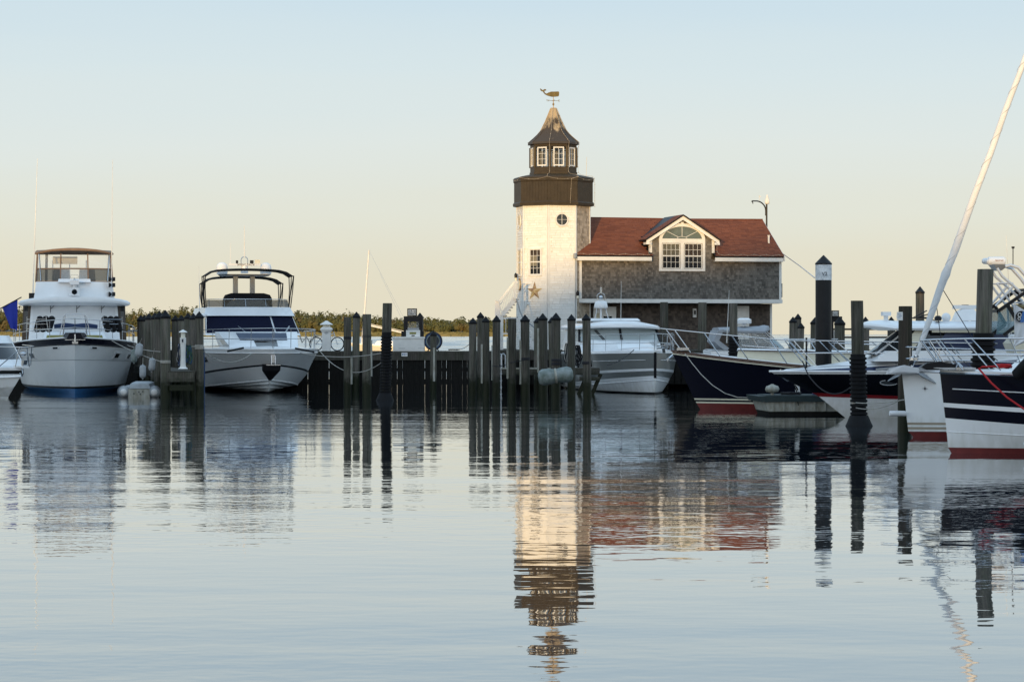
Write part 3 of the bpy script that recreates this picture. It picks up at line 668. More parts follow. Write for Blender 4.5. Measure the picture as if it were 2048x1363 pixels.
# dormer: front wall above the eave, cheeks, roof
dm = MB(); dm.prism([(DX-DW,HY+.028,Z(6.40)),(DX+DW,HY+.028,Z(6.40)),(DX+DW,HY+.028,Z(DTOP-dsl*DW-.02)),(DX,HY+.028,Z(DTOP-.05)),(DX-DW,HY+.028,Z(DTOP-dsl*DW-.02))], (0,2.6,0)); dorm = build('dormer', dm, M['band'], hs)
f = shingle_field(MB(), (DX-DW+.09,HY+.026,Z(6.32)), (1,0,0), (0,0,1), 2*DW-.18, 2.1, .112, .16, lambda a,b: (6.32+b < DTOP-.17-dsl*abs(a-DW+.09)) and not (abs(a-DW+.09) < 1.16 and (6.32+b < 7.32 or ((a-DW+.09)/1.16)**2+((6.32+b-7.32)/.74)**2 < 1)), th=.030, tone=(.28,.85), rr=random.Random(9))
build('dormer_shingles', f, M['shingle'], dorm, kind='stuff', tone=True)
for sg in (-1,1):
    m = MB(); m.box(DX+sg*DW-.07,DX+sg*DW+.07,HY-.02,HY+.14,Z(6.62 if sg<0 else 6.62),Z(7.28)); build('corner_board', m, M['paint'], dorm)
    y0 = HY-.20
    a = Vector((DX,0,Z(DTOP))); b = Vector((DX+sg*DHW,0,Z(DEAVE)))
    m = MB(); m.prism([Vector((DX,y0+.001,Z(DTOP-.0))), Vector((DX+sg*DHW,y0+.001,Z(DEAVE))), Vector((DX+sg*DHW,y0+.001,Z(DEAVE-.20))), Vector((DX,y0+.001,Z(DTOP-.21)))], (0,.06,0)); build('rake_board', m, M['paint'], dorm)
    m = MB(); x0, x1 = sorted((DX+sg*(DHW+.02),DX+sg*(DHW-.25))); m.box(x0,x1,y0-.01,HY+.30,Z(DEAVE-.23),Z(DEAVE-.12)); build('cornice_return', m, M['paint'], dorm)
    # dormer roof plane, running back until it dies into the main roof
    yb = lambda z: (HY-.30)+(z-EZ)/slope
    e = .06
    P = [Vector((DX,y0-.04,Z(DTOP+e))), Vector((DX+sg*(DHW+.06),y0-.04,Z(DEAVE+e-.04))), Vector((DX+sg*(DHW+.06),yb(DEAVE)+.05,Z(DEAVE+e-.04))), Vector((DX,yb(DTOP)+.02,Z(DTOP+e)))]
    m = MB(); m.prism(P, (0,0,-.075)); build('dormer_roof', m, M['black'], dorm)
    uu = (P[3]-P[0]).normalized()
    vv = (P[0]-P[1]).normalized()
    org, U = (P[2], -uu) if sg < 0 else (P[1], uu)
    L_ = sqrt(DHW**2+(DTOP-DEAVE)**2)+.05
    f = shingle_field(MB(), org+Vector((0,0,.004)), U, vv, 3.2, L_, .13, .3, (lambda a,b: True), th=.012, tone=(.2,.8), rr=random.Random(12+sg))
    # keep only what stands in front of the main roof plane
    keep = MB()
    for fc, t_ in zip(f.f, f.t):
        c = sum((Vector(f.v[i]) for i in fc), Vector())/len(fc)
        if c.z+DECK > EZ+slope*(c.y-(HY-.30)) and c.y > y0-.05: keep.add([f.v[i] for i in fc], [tuple(range(len(fc)))], 0, t_)
    build('dormer_roof_shingles', keep, M['roof'], dorm, kind='stuff', tone=True)
# main roof
RX0, RX1 = .74, 11.56
m = MB(); YC = HY+.06; ZC = EZ+slope*(YC-(HY-.30))
m.prism([(RX0,YC,Z(ZC)),(RX0,RIDGE_Y,Z(RIDGE_Z)),(RX0,BY+.3,Z(EZ)),(RX0,BY+.3,Z(EZ-.07)),(RX0,RIDGE_Y,Z(RIDGE_Z-.07)),(RX0,YC,Z(ZC-.07))], (RX1-RX0,0,0))
for x0, x1 in ((RX0,DX-DW-.02),(DX+DW+.02,RX1)): m.prism([(x0,HY-.30,Z(EZ)),(x0,YC-.002,Z(ZC)),(x0,YC-.002,Z(ZC-.07)),(x0,HY-.30,Z(EZ-.07))], (x1-x0,0,0))
roof = build('roof', m, M['black'], hs)
def in_dormer(a, b):
    x = RX0+a; y = HY-.30+b*RUNC; z = EZ+slope*(y-(HY-.30))
    return (abs(x-DX) < DHW-.12 and z < DTOP-dsl*abs(x-DX)-.02 and y > HY-.1) or (abs(x-DX) < DW+.02 and y < HY+.1)
RL = sqrt((RIDGE_Y-HY+.3)**2+(RIDGE_Z-EZ)**2); RUNC = (RIDGE_Y-HY+.3)/RL
vv = Vector((0,RUNC,(RIDGE_Z-EZ)/RL))
f = shingle_field(MB(), Vector((RX0,HY-.32,Z(EZ)+.001)), (1,0,0), vv, RX1-RX0, RL+.02, .125, .30, lambda a,b: not in_dormer(a,b), th=.014, tone=(.15,.85), rr=random.Random(20))
build('roof_shingles', f, M['roof'], hs, kind='stuff', tone=True)
m = MB(); m.tube([(RX0,RIDGE_Y,Z(RIDGE_Z)+.01),(DX-.5,RIDGE_Y,Z(RIDGE_Z)-.005),(DX+.6,RIDGE_Y,Z(RIDGE_Z)-.02),(RX1,RIDGE_Y,Z(RIDGE_Z)+.01)], .05, 6); build('ridge_cap', m, M['roof'], roof)
for x0, x1 in ((RX0+.05,DX-DW-.02),(DX+DW+.02,RX1-.05)):
    m = MB(); m.box(x0,x1,HY-.30,HY-.25,Z(EZ-.26),Z(EZ-.075)); build('fascia', m, M['paint'], hs)
    m = MB(); m.box(x0,x1,HY-.25,HY-.003,Z(EZ-.27),Z(EZ-.24)); build('soffit', m, M['paint'], hs)
for x in (RX0-.03, RX1-.03):
    m = MB(); m.prism([(x,HY-.31,Z(EZ-.24)),(x,HY-.31,Z(EZ)-.01),(x,RIDGE_Y,Z(RIDGE_Z)-.01),(x,RIDGE_Y,Z(RIDGE_Z-.2))], (.06,0,0)); build('rake_board', m, M['paint'], hs)
for x0, x1 in ((HX0-.02,HX0+.11),(HX1-.11,HX1+.02)):
    m = MB(); m.box(x0,x1,HY-.012,HY+.12,Z(4.31),Z(6.20)); build('corner_board', m, M['paint'], hs)
m = MB(); m.box(HX0-.04,HX1+.06,HY-.03,HY+.10,Z(4.11),Z(4.30)); build('water_table', m, M['paint'], hs)
m = MB(); m.box(HX0,HX1,HY+.10,-.30,Z(4.10),Z(4.16)); build('overhang_ceiling', m, M['paint'], hs)
# arched dormer window
up = Vector((0,0,1)); X, Yv, NV = Vector((1,0,0)), Vector((0,1,0)), Vector((0,-1,0))
wy = HY-.005
mb = MB(); mb.box(DX-1.20,DX-1.06,wy-.05,wy+.03,Z(5.70),Z(7.27)); mb.box(DX+1.06,DX+1.20,wy-.05,wy+.03,Z(5.70),Z(7.27))
mb.box(DX-1.06,DX+1.06,wy-.052,wy+.03,Z(5.70),Z(5.82)); mb.box(DX-1.06,DX+1.06,wy-.045,wy+.03,Z(7.10),Z(7.32)); mb.box(DX-.09,DX+.09,wy-.045,wy+.03,Z(5.82),Z(7.10))
n = 24
ring = lambda rx, rz, y: [Vector((DX+rx*cos(pi*i/n), y, Z(7.27)+rz*sin(pi*i/n))) for i in range(n+1)]
a, b = ring(1.20,.82,wy-.05), ring(1.04,.66,wy-.05); c, d = ring(1.20,.82,wy+.03), ring(1.04,.66,wy+.03)
mb.add(a+b+c+d, [(i,i+1,n+1+i+1,n+1+i) for i in range(n)]+[(i,i+1,2*(n+1)+i+1,2*(n+1)+i) for i in range(n)]+[(n+1+i,n+2+i,3*(n+1)+i+1,3*(n+1)+i) for i in range(n)])
mb.box(DX-.07,DX+.07,wy-.065,wy-.03,Z(7.93),Z(8.15))
dw = build('dormer_window', mb, M['paint'], hs)
mb = MB(); mb.prism([Vector((DX+1.04,wy+.01,Z(7.32)))]+ring(1.04,.66,wy+.01)[1:-1]+[Vector((DX-1.04,wy+.01,Z(7.32)))], (0,.006,0)); build('fanlight_pane', mb, M['fanglass'], dw)
mb = MB()
for an in (40,90,140): mb.beam((DX+.24*cos(radians(an)),wy-.005,Z(7.32)+.12*sin(radians(an))),(DX+1.04*cos(radians(an)),wy-.005,Z(7.27)+.66*sin(radians(an))),.022,.02)
mb.tube([Vector((DX+.26*cos(pi*i/12),wy-.005,Z(7.32)+.11*sin(pi*i/12))) for i in range(13)], .011, 5); build('fanlight_muntin', mb, M['paint'], dw)
for sg in (-1,1):
    cx = DX+sg*.575; hw = .455; z0, z1 = Z(5.84), Z(7.08); zm = (z0+z1)/2
    for h0, h1, nm in ((z0,zm,'lower_sash'),(zm,z1,'upper_sash')):
        mb = MB(); ff = .03
        mb.box(cx-hw,cx-hw+ff,wy-.03,wy+.01,h0,h1); mb.box(cx+hw-ff,cx+hw,wy-.03,wy+.01,h0,h1); mb.box(cx-hw+ff,cx+hw-ff,wy-.03,wy+.01,h0,h0+ff); mb.box(cx-hw+ff,cx+hw-ff,wy-.03,wy+.01,h1-ff,h1)
        for i in (1,2,3): xx = cx-hw+2*hw*i/4; mb.box(xx-.008,xx+.008,wy-.022,wy-.004,h0+ff,h1-ff)
        mb.box(cx-hw+ff,cx+hw-ff,wy-.021,wy-.005,(h0+h1)/2-.008,(h0+h1)/2+.008)
        build(nm, mb, M['paint'], dw)
        mb = MB(); mb.box(cx-hw+ff,cx+hw-ff,wy-.004,wy+.002,h0+ff,h1-ff); build('pane', mb, M['pane'], dw)
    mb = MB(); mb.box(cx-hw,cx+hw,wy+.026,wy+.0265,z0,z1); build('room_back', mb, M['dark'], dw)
    mb = MB()
    for i in range(12): xx = cx-hw+.02+i*(2*hw-.04)/12; mb.box(xx,xx+.066,wy+.012+(i%2)*.004,wy+.018+(i%2)*.004,zm+.02,z1-.02)
    build('curtain', mb, M['curtain'] if sg < 0 else M['warm'], dw)
# lower storey, set back under the overhang
LY = -.42; LX0, LX1 = .90, 11.34
m = MB(); m.box(LX0,LX1,LY+.03,BY-.2,0,Z(4.09)); build('lower_wall_core', m, M['band'], hs)
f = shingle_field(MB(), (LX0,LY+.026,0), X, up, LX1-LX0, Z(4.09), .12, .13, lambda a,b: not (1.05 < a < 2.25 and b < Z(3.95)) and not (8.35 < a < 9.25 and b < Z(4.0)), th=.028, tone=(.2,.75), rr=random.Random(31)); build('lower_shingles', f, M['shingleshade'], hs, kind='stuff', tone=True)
for x0, x1 in ((LX0-.03,LX0+.08),(LX1-.08,LX1+.03)):
    m = MB(); m.box(x0,x1,LY-.01,LY+.10,0,Z(4.09)); build('corner_board', m, M['paint'], hs)
m = MB(); x0 = LX0+1.06; m.box(x0,x0+.12,LY-.02,LY+.05,0,Z(3.93)); m.box(x0+1.06,x0+1.18,LY-.02,LY+.05,0,Z(3.93)); m.box(x0+.12,x0+1.06,LY-.02,LY+.05,Z(3.75),Z(3.93)); m.box(x0+.12,x0+1.06,LY,LY+.05,0,Z(3.745)); dr = build('door', m, M['paint'], hs)
for i in range(3):
    for j in range(3):
        m = MB(); m.box(x0+.52+i*.15,x0+.66+i*.15,LY-.012,LY-.004,Z(2.75)+j*.24,Z(2.97)+j*.24); build('door_pane', m, M['glass'], dr)
m = MB(); m.box(x0+.16,x0+.46,LY-.010,LY-.003,Z(2.7),Z(3.6)); build('pale_side_pane', m, M['curtain'], dr)  # pane in the pale curtain colour
m = MB(); m.ball((x0+.98,LY-.04,.95), .035, 8, 6); build('door_handle', m, M['brass'], dr)
m = MB(); x0 = LX0+8.36; m.box(x0,x0+.09,LY-.02,LY+.05,0,Z(3.98)); m.box(x0+.79,x0+.88,LY-.02,LY+.05,0,Z(3.98)); m.box(x0+.09,x0+.79,LY-.02,LY+.05,Z(3.88),Z(3.98)); m.box(x0+.09,x0+.79,LY,LY+.05,0,Z(3.875)); dr = build('door', m, M['paint'], hs)
m = MB(); m.ball((x0+.17,LY-.04,.95), .035, 8, 6); build('door_handle', m, M['brass'], dr)
for b_ in (.25,1.15):
    m = MB(); m.box(x0+.17,x0+.71,LY-.008,LY-.001,b_,b_+.75); build('door_panel', m, M['paint'], dr)
m = MB(); m.box(LX0+6.25,LX0+6.42,LY-.10,LY+.02,Z(3.4),Z(3.85)); ml = build('wall_light', m, M['paint'], hs); m = MB(); m.lathe([(.045,Z(3.55)),(.045,Z(3.75))], (LX0+6.335,LY-.12,0), 8); build('light_tube', m, M['black'], ml)
m = MB(); m.box(HX1+.03,HX1+.17,HY+.3,HY+.9,Z(4.42),Z(5.12)); build('shutter_box', m, M['black'], hs)
m = MB(); m.lathe([(.05,Z(7.05)),(.05,Z(7.52)),(.065,Z(7.53)),(.065,Z(7.58))], (11.15,-.55,0), 8); m.box(11.0,11.3,-.72,-.42,Z(7.02),Z(7.08)); build('vent_pipe', m, M['paint'], roof)
mb = MB()                               # pole with a curved arm and a white beacon, on the far gable
pt = lambda a: (a[0],a[1],Z(a[2]))
PX = 11.86; PY = 1.9
mb.tube([(PX+.02,PY,Z(7.0)),(PX+.02,PY,Z(9.3))], .045, 6); mb.box(PX-.36,PX+.02,PY-.03,PY+.03,Z(7.1),Z(7.16)); pole = build('beacon_pole', mb, M['black'], hs)
mb = MB(); mb.tube([Vector((PX-.03,PY,Z(8.7)))]+[Vector((PX-.55+.52*cos(radians(a)),PY,Z(8.95)+.50*sin(radians(a)))) for a in range(0,95,12)]+[Vector((PX-.76,PY,Z(9.45))),Vector((PX-.8,PY,Z(9.41)))], .035, 6); mb.tube([(PX-.75,PY,Z(9.44)),(PX-.73,PY,Z(9.30))], .025, 5); build('curved_arm', mb, M['black'], pole)
mb = MB(); mb.lathe([(.10,Z(9.30)),(.13,Z(9.36)),(.13,Z(9.48)),(.07,Z(9.66)),(.04,Z(9.78))], (PX+.05,PY,0), 10); build('beacon', mb, M['paint'], pole)
mb = MB(); mb.tube([(PX-.38,PY,Z(9.47)),(PX-.38,PY,Z(9.75))], .012, 4); mb.box(PX-.36,PX-.30,PY-.03,PY+.03,Z(9.66),Z(9.70)); build('wind_sensor', mb, M['paint'], pole)
# string lights
def bulbs(name, pts, label, r=.007, step=.28):
    mb = MB(); mb.tube(pts, r, 4); o = build(name, mb, M['bulb'], loc=tuple(pts[0])); tag(o, label, 'string lights', 'strings of small lights on the lighthouse and roof')
    mb = MB(); acc = 0
    for a, b in zip(pts, pts[1:]):
        d = (b-a).length; acc += d
        if acc > step: mb.ball(Vector(b)-Vector(pts[0]), .022, 5, 4); acc = 0
    build('bulb', mb, M['bulb'], o, kind='stuff'); return o
W_ = lambda p: LHM @ Vector(p)
# down the lantern roof hips, posts and band, and round the gallery
for j, lab in ((5,'string of small lights down the left hip of the pointed lantern roof'),(6,'string of small lights down the middle hip of the lantern roof and gallery band'),(7,'string of small lights down the right hip of the lantern roof')):
    pts = [W_(octo(r*.97+.05,Z(z))[j]) for r, z in prof[:1:-1]]
    pts = [pts[0]]+[q for a, b in zip(pts,pts[1:]) for q in (a.lerp(b,.5),b)]
    for z, ap in ((11.9,LA+.09),(11.4,LA+.06),(10.9,LA+.06),(10.62,LA+.08),(10.5,1.3),(10.42,1.8),(10.33,1.91)): pts.append(W_(octo(ap,Z(z))[j]))
    if j == 6:
        q = W_((.45,-1.89,Z(10.2))); pts += [q.lerp(W_((.38,-1.91,Z(9.0))), i/5) for i in range(6)]
    if j == 7: pts += [W_(octo(1.93,Z(z))[7]) for z in (10.0,9.6,9.2,8.9)]
    bulbs('string_lights', pts, lab)
c8 = octo(1.91,Z(10.31)); pts = []
for j in range(3,8):
    a, b = Vector(c8[j]), Vector(c8[(j+1)%8]); pts += [W_(a.lerp(b,i/6)-Vector((0,0,.22*(i/6)*(1-i/6)*4*.5))) for i in range(6)]
bulbs('string_lights', pts, 'string of small lights draped round the top of the dark gallery band')
pts = [W_((RX0+.05+i*(DX-DW-RX0-.2)/24,HY-.30,Z(EZ)+.05+.03*sin(i*1.3))) for i in range(25)]+[W_((DX-DW-.18,HY-.22,Z(6.6))),W_((DX-DW-.12,HY-.24,Z(6.9))),W_((DX-DW-.10,HY-.26,Z(7.1)))]
bulbs('string_lights', [W_((.74,-.6,Z(7.2))),W_((.72,-1.0,Z(6.95))),W_((.76,-1.4,Z(6.7)))]+pts, 'string of small lights along the left red eave up to the dormer')
bulbs('string_lights', [W_((DX+DW+.12,HY-.26,Z(7.1))),W_((DX+DW+.12,HY-.26,Z(6.7)))]+[W_((DX+DW+.2+i*(RX1-DX-DW-.3)/20,HY-.30,Z(EZ)+.06+.03*cos(i*1.7))) for i in range(21)], 'string of small lights along the right red eave beside the dormer')
mb = MB(); p0 = W_((-.2,-.9,Z(10.45))); 
for (dx, h) in ((1.65,11.6),): mb.tube([LHM@Vector((1.75,.2,Z(10.3))), LHM@Vector((1.78,.2,Z(11.45)))], .012, 4)
mb.v = [tuple(LHM.inverted() @ Vector(p)) for p in mb.v]; build('gallery_antenna', mb, M['paint'], lh)

# ------------------------------------------------------------------ piers
pr = random.Random(17)
def plank_row(name, parent, n, fn, mats):       # alike pieces sharing one mesh, each an object
    first = None
    for i in range(n):
        loc, sc_ = fn(i)
        if first is None:
            m = MB(); m.box(-.5,.5,-.5,.5,-.5,.5); o = build(name, m, mats, parent); first = o
        else:
            o = first.copy(); COL.objects.link(o); o.parent = parent
        o.location = loc; o.scale = sc_
fd = thing('fuel_dock', 'dark timber fuel dock with vertical plank wave screen left of the lighthouse', 'dock', (-5.8,109,0))
x0, x1 = -10.4+5.8, -.6+5.8
m = MB(); m.box(x0,x1,.06,3.6,1.62,1.70); build('deck_base', m, M['plank'], fd)
plank_row('deck_board', fd, 24, lambda i: ((0, .12+i*.145, 1.75), (x1-x0, .135, .05+.006*pr.random())), M['plank'])
m = MB(); m.box(x0,x1,-.06,.0,1.38,1.74); m.box(x0,x1,-.075,-.06,1.66,1.75); build('fascia', m, M['plank'], fd)
cur = [x0]
def wave(i):
    w_ = pr.uniform(.20,.27); gap = pr.choice([.001,.001,.002,.003,.005,.009,.014]); x = cur[0]+w_/2; cur[0] += w_+gap
    return ((x, .03+pr.uniform(-.008,.008), .25), (w_, .045, 2.3))
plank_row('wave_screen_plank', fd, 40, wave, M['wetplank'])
for z in (.95,.35):
    m = MB(); m.box(x0,x1,.06,.20,z-.07,z+.07); build('wale', m, M['wetplank'], fd)
m = MB()
for x in (-4,-2,0,2,4):
    for y in (.5,3.2): m.lathe([(.15,-1.5),(.14,1.6)], (x,y,0), 8)
build('support_piles', m, M['pile'], fd, kind='stuff')
lp = thing('lighthouse_pier', 'timber pier platform that carries the lighthouse and the grey house', 'pier', (6.6,111.4,0))
a, b = -1.9-5.3, 14.9-6.6
m = MB(); m.box(a,b,.06,16.5,1.60,1.795); build('deck', m, M['plank'], lp)
m = MB(); m.box(a,b,0,.06,1.36,1.74); build('fascia', m, M['plank'], lp)
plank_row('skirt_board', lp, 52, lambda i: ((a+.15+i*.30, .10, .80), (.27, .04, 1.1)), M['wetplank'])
m = MB()
for x in range(-6,9,2):
    for y in (.6,4,8,12,16): m.lathe([(.16,-1.5),(.15,1.6)], (x,y,0), 8)
build('support_piles', m, M['pile'], lp, kind='stuff')
m = MB(); m.box(a,b,6.2,6.3,-.6,1.6); build('bulkhead', m, M['wetplank'], lp)
# right hand pier behind the boats
rp = thing('back_pier', 'timber pier with railing behind the boats at right', 'pier', (22,119,0))
m = MB(); m.box(-7.0,12,0,4,1.55,1.78); build('deck', m, M['plank'], rp)
m = MB()
for z in (2.35,2.75): m.box(-7,12,.1,.16,z,z+.09)
build('rail', m, M['plank'], rp)
for i in range(10): m = MB(); m.box(-7+i*2.1,-6.9+i*2.1,.17,.27,1.78,2.85); build('rail_post', m, M['plank'], rp)
mp = thing('marina_pier', 'long dark timber pier behind the two yachts at left', 'pier', (-24,119.5,0))
m = MB(); m.box(-24,13.4,0,3,1.58,1.76); build('deck', m, M['plank'], mp)
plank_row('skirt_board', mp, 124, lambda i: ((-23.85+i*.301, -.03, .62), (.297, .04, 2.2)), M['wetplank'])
# low dock beside the cluster of piles
ld = thing('low_dock', 'low grey timber dock in front of the lighthouse with white edge', 'dock', (1.3,100.6,0))
m = MB(); m.box(-2.1,2.35,0,1.5,1.02,1.10); build('deck_base', m, M['plank'], ld)
plank_row('deck_board', ld, 10, lambda i: ((.125, .07+i*.148, 1.125), (4.45, .138, .045)), M['plank'])
m = MB(); m.box(-2.1,2.35,-.05,-.003,.86,1.10); build('fascia', m, M['plank'], ld)
m = MB(); m.box(-2.1,.3,-.07,-.052,1.10,1.155); build('white_edge', m, M['dockwhite'], ld)
for i, x in enumerate((.2,1.7,2.25)): m = MB(); m.beam((x-.5,.2,-.6),(x+.15,.2,.9),.10,.16); build('brace', m, M['plank'], ld)
m = MB(); m.box(1.5,2.35,-.12,-.055,.62,.78); build('cross_beam', m, M['pile'], ld)
# finger pier between the two yachts
A0, A1 = Vector((-13.35,92.8,0)), Vector((-17.55,111.5,0)); fdv = (A1-A0).normalized(); fz = math.atan2(fdv.y, fdv.x)
fp = thing('finger_pier', 'narrow timber finger pier between the two white yachts', 'dock', (A0.x,A0.y,0), fz)
FW = -1.30
m = MB(); m.box(.10,19,FW+.12,-.10,1.00,1.08); build('deck_base', m, M['plank'], fp)
plank_row('deck_board', fp, 60, lambda i: ((.18+i*.31, (FW+.02)/2, 1.105), (.295, -FW-.2, .045)), M['plank'])
m = MB(); m.box(.0,.09,FW+.15,-.15,.72,1.08); build('end_beam', m, M['pile'], fp)
m = MB(); m.box(-.02,.12,FW+.2,-.2,.38,.60); build('cross_beam', m, M['pile'], fp)
for y in (-.12, FW+.14): m = MB(); m.box(.1,19,y-.03,y+.03,.80,1.0); build('stringer', m, M['plank'], fp)

# ------------------------------------------------------------------ piles
def pile(label, x, y, s, d, cap=True, strip=None, sleeve=None, mt='pile', lean=(0,0), group=None, bands=(), flat_r=0, top_r=1.0, bottom=-1.6, name='timber_pile', paper=None):
    p = at(x, y, s); r = d/s/2; H = p.z
    t = thing(name, label, 'piling', (p.x,p.y,0), 0 if (lean[0] or sleeve) else random.uniform(0,6), group)
    hc = .85*2*r if cap else 0
    zt = H - (.62*2*r if cap else 0)
    if not lean[0] and not sleeve: lean = (random.uniform(-.05,.05), random.uniform(-.05,.05)); r *= random.uniform(.96,1.05)
    m = MB(); n = 14; rings = []
    k = [(r*1.06,bottom),(r*1.05,0),(r*1.02,zt*.5),(r*top_r,zt-.03),(r*top_r*.985,zt)]
    for rr_, z in k:
        f = z/H; rings.append([(lean[0]*(f-1)+rr_*cos(2*pi*j/n)*(1+.03*sin(3*j)), lean[1]*(f-1)+rr_*sin(2*pi*j/n)*(1+.03*cos(2*j)), z) for j in range(n)])
    m.loft(rings); build('shaft', m, M[mt], t, smooth=40)
    if cap:
        m = MB(); m.lathe([(r*1.10,zt-.22*r*2),(r*1.13,zt),(r*1.02,zt+.05*r),(.012,H)], (0,0,0), 14); build('cap', m, M['rubber'], t, smooth=30)
    ez = -t.rotation_euler[2]
    def wdir(dx, dy): return Vector((dx*cos(ez)-dy*sin(ez), dx*sin(ez)+dy*cos(ez), 0))
    if strip:
        side, yt, yb = strip; d1 = wdir(*{'l':(-.94,-.34),'r':(.94,-.34),'c':(.15,-.99)}[side]); d2 = Vector((-d1.y,d1.x,0))
        z1, z0 = EYE+(668-yt)/s, EYE+(668-yb)/s
        m = MB(); q = d1*(r*.98); 
        m.prism([q-d2*.045+Vector((0,0,z0)), q+d2*.045+Vector((0,0,z0)), q+d2*.045+d1*.05+Vector((0,0,z0)), q-d2*.045+d1*.05+Vector((0,0,z0))], (0,0,z1-z0)); build('rub_strip', m, M['dockwhite'], t)
    if sleeve:
        ys, sw, flare = sleeve; zs = EYE+(668-ys)/s; R = sw/s/2; pts = []; z = .35 if flare else -.6
        if flare: pts += [(R*1.62,-.5),(R*1.62,.03),(R*1.45,.12),(R*1.05,.34)]
        pitch = .115
        while z < zs-pitch:
            pts += [(R*.84,z),(R*1.0,z+.02),(R*1.0,z+.07),(R*.84,z+.085)]; z += pitch
        pts += [(R*.86,z),(R*.86,zs),(r*.9,zs+.01)]
        m = MB(); m.lathe(pts, (0,0,0), 18); m.v = [(a+lean[0]*(c/H-1), b+lean[1]*(c/H-1), c) for a,b,c in m.v]; build('corrugated_sleeve', m, M['rubber'], t, smooth=35)
    for zb, w_, mt_ in bands:
        zz = EYE+(668-zb)/s; m = MB()
        for i in range(3): m.lathe([(r*1.02,zz+i*.035-.02),(r*1.10,zz+i*.035),(r*1.02,zz+i*.035+.02)], (0,0,0), 14)
        build('rope_band', m, M[mt_], t)
    return t
G1 = 'capped piles of the finger pier'
labs = ['front left pile of the finger pier, tallest and nearest with black cone cap','second capped pile back in the left row of the finger pier','third capped pile back in the left row of the finger pier','fourth capped pile back in the left row of the finger pier','fifth capped pile back in the left row of the finger pier','last capped pile at the back of the left row beside the yacht']
for (x,y,s,d), lb in zip([(331,620,52,20),(319,622,50.3,19),(310,624.5,48.8,17),(298,626,46.6,16),(289,629.5,44.8,15.5),(281.5,629.5,43.4,15)], labs):
    pile(lb, x, y, s, d, group=G1, bands=[(725,0,'rope')] if s == 52 else ())
labs = ['front right pile of the finger pier roped to the second yacht','second capped pile back in the right row of the finger pier','third capped pile back in the right row of the finger pier','fourth capped pile back in the right row of the finger pier','last capped pile in the right row just right of the tallest pile']
for (x,y,s,d), lb in zip([(398.5,622.5,51.8,16.5),(387,626,49.6,15.5),(376,625,47.6,15),(363,629.5,45.2,14),(350.5,630,43.6,14)], labs):
    pile(lb, x, y, s, d, group=G1, bands=[(694,0,'rope'),(697,0,'rope')] if s == 51.8 else ())
G2 = 'mooring piles in front of the fuel dock'
pile('flat topped mooring pile beside the bicycle with white strip', 695, 634, 50, 14.5, cap=False, strip=('r',715,768), bands=[(677,0,'darkrope')], group=G2)
pile('capped pile standing on the fuel dock left of the pumps', 713, 623, 44.6, 15, group=G2)
pile('wide flat topped mooring pile in front of the white mast', 733.5, 628, 50.5, 17.5, cap=False, strip=('r',680,752), bands=[(674,0,'darkrope')], group=G2)
pile('tall flat topped pile in a black ribbed sleeve by the fuel dock', 775, 606, 53, 18.5, cap=False, sleeve=(664,23,True), lean=(.10,0), group=G2, name='sleeved_pile')
pile('short capped pile right of the fuel cabinet with white strip', 867, 661, 47, 12.6, strip=('c',695,762), group=G2)
pile('capped pile rising directly behind the black fuel pump frame', 840, 625, 42.5, 14, group=G2)
G3 = 'capped piles in front of the lighthouse'
pile('leftmost pile of the cluster in front of the lighthouse', 946, 635, 49, 14.6, group=G3)
pile('capped pile behind the two leftmost piles of the cluster', 961, 624, 46, 13.4, group=G3)
pile('second front pile of the cluster, left of the stair post', 971.5, 632, 50.4, 14.8, strip=('l',688,766), group=G3)
pile('capped pile beside the white ladder hoops', 993, 630.5, 49.4, 15.4, strip=('l',690,760), bands=[(732,0,'darkrope')], group=G3)
pile('only flat topped pile of the cluster below the stairs', 1024, 636.7, 50.6, 16.4, cap=False, strip=('l',674,757), group=G3)
pile('capped pile right of the flat topped pile with long white strip', 1050, 629, 50.6, 17, strip=('l',680,768), bands=[(719,0,'darkrope')], group=G3)
pile('capped pile mostly hidden behind a pile with curved white strip', 1075, 634, 47, 14, group=G3)
pile('capped pile with curved white strip left of the grey float', 1085.5, 626, 51.2, 17.4, strip=('l',656,744), group=G3)
pile('capped pile hidden behind the stoutest roped pile', 1103, 634, 47, 14, group=G3)
pile('stoutest capped pile with black rope turns above the grey float', 1112, 625, 52, 18.4, bands=[(722,0,'darkrope'),(729,0,'darkrope')], group=G3)
pile('capped pile behind the white power pedestal with dark hoses', 1143, 628, 49.4, 15.8, group=G3)
lst = pile('capped pile with white streaked cap in front of the grey hulled boat', 1172.5, 627, 52.4, 15.8, bands=[(727,0,'darkrope')], group=G3)
m = MB(); m.ball((.04,-.02,3.24), .07, 7, 5, sx=1.3, sz=.35); build('cap_streak', m, M['paint'], lst)
G4 = 'flat topped piles before the grey house'
pile('flat topped pile at the right of the grey hulled boat cabin', 1328, 604, 42.5, 16, cap=False, group=G4)
pile('flat topped pile in the middle of the brown lower house wall', 1405, 604.5, 42.5, 16, cap=False, group=G4)
pile('flat topped pile in black ribbed sleeve before the white house door', 1467, 606, 54, 15.6, cap=False, sleeve=(672,22,False), group=G4, name='sleeved_pile')
G5 = 'piles of the back pier'
pile('double headed capped pile nearest the right end of the house', 1586, 633, 47, 14.5, group=G5)
pile('highest capped pile of the group just right of the house', 1596, 627, 46, 13, group=G5)
pile('lowest capped pile of the group just right of the house', 1602, 645, 48, 13.5, group=G5)
pile('capped pile partly behind the big black pile', 1630, 634, 46, 17, group=G5)
pile('stout capped pile under the second price board', 1679.5, 632.5, 49, 21, group=G5)
pile('left one of two close capped piles behind the sleeved pile', 1722, 633, 47, 13, group=G5)
pile('right one of two close capped piles behind the sleeved pile', 1731, 633, 48, 15.5, group=G5)
pile('capped pile showing over the white hard top cabin roof', 1782.5, 633, 47, 16, group=G5)
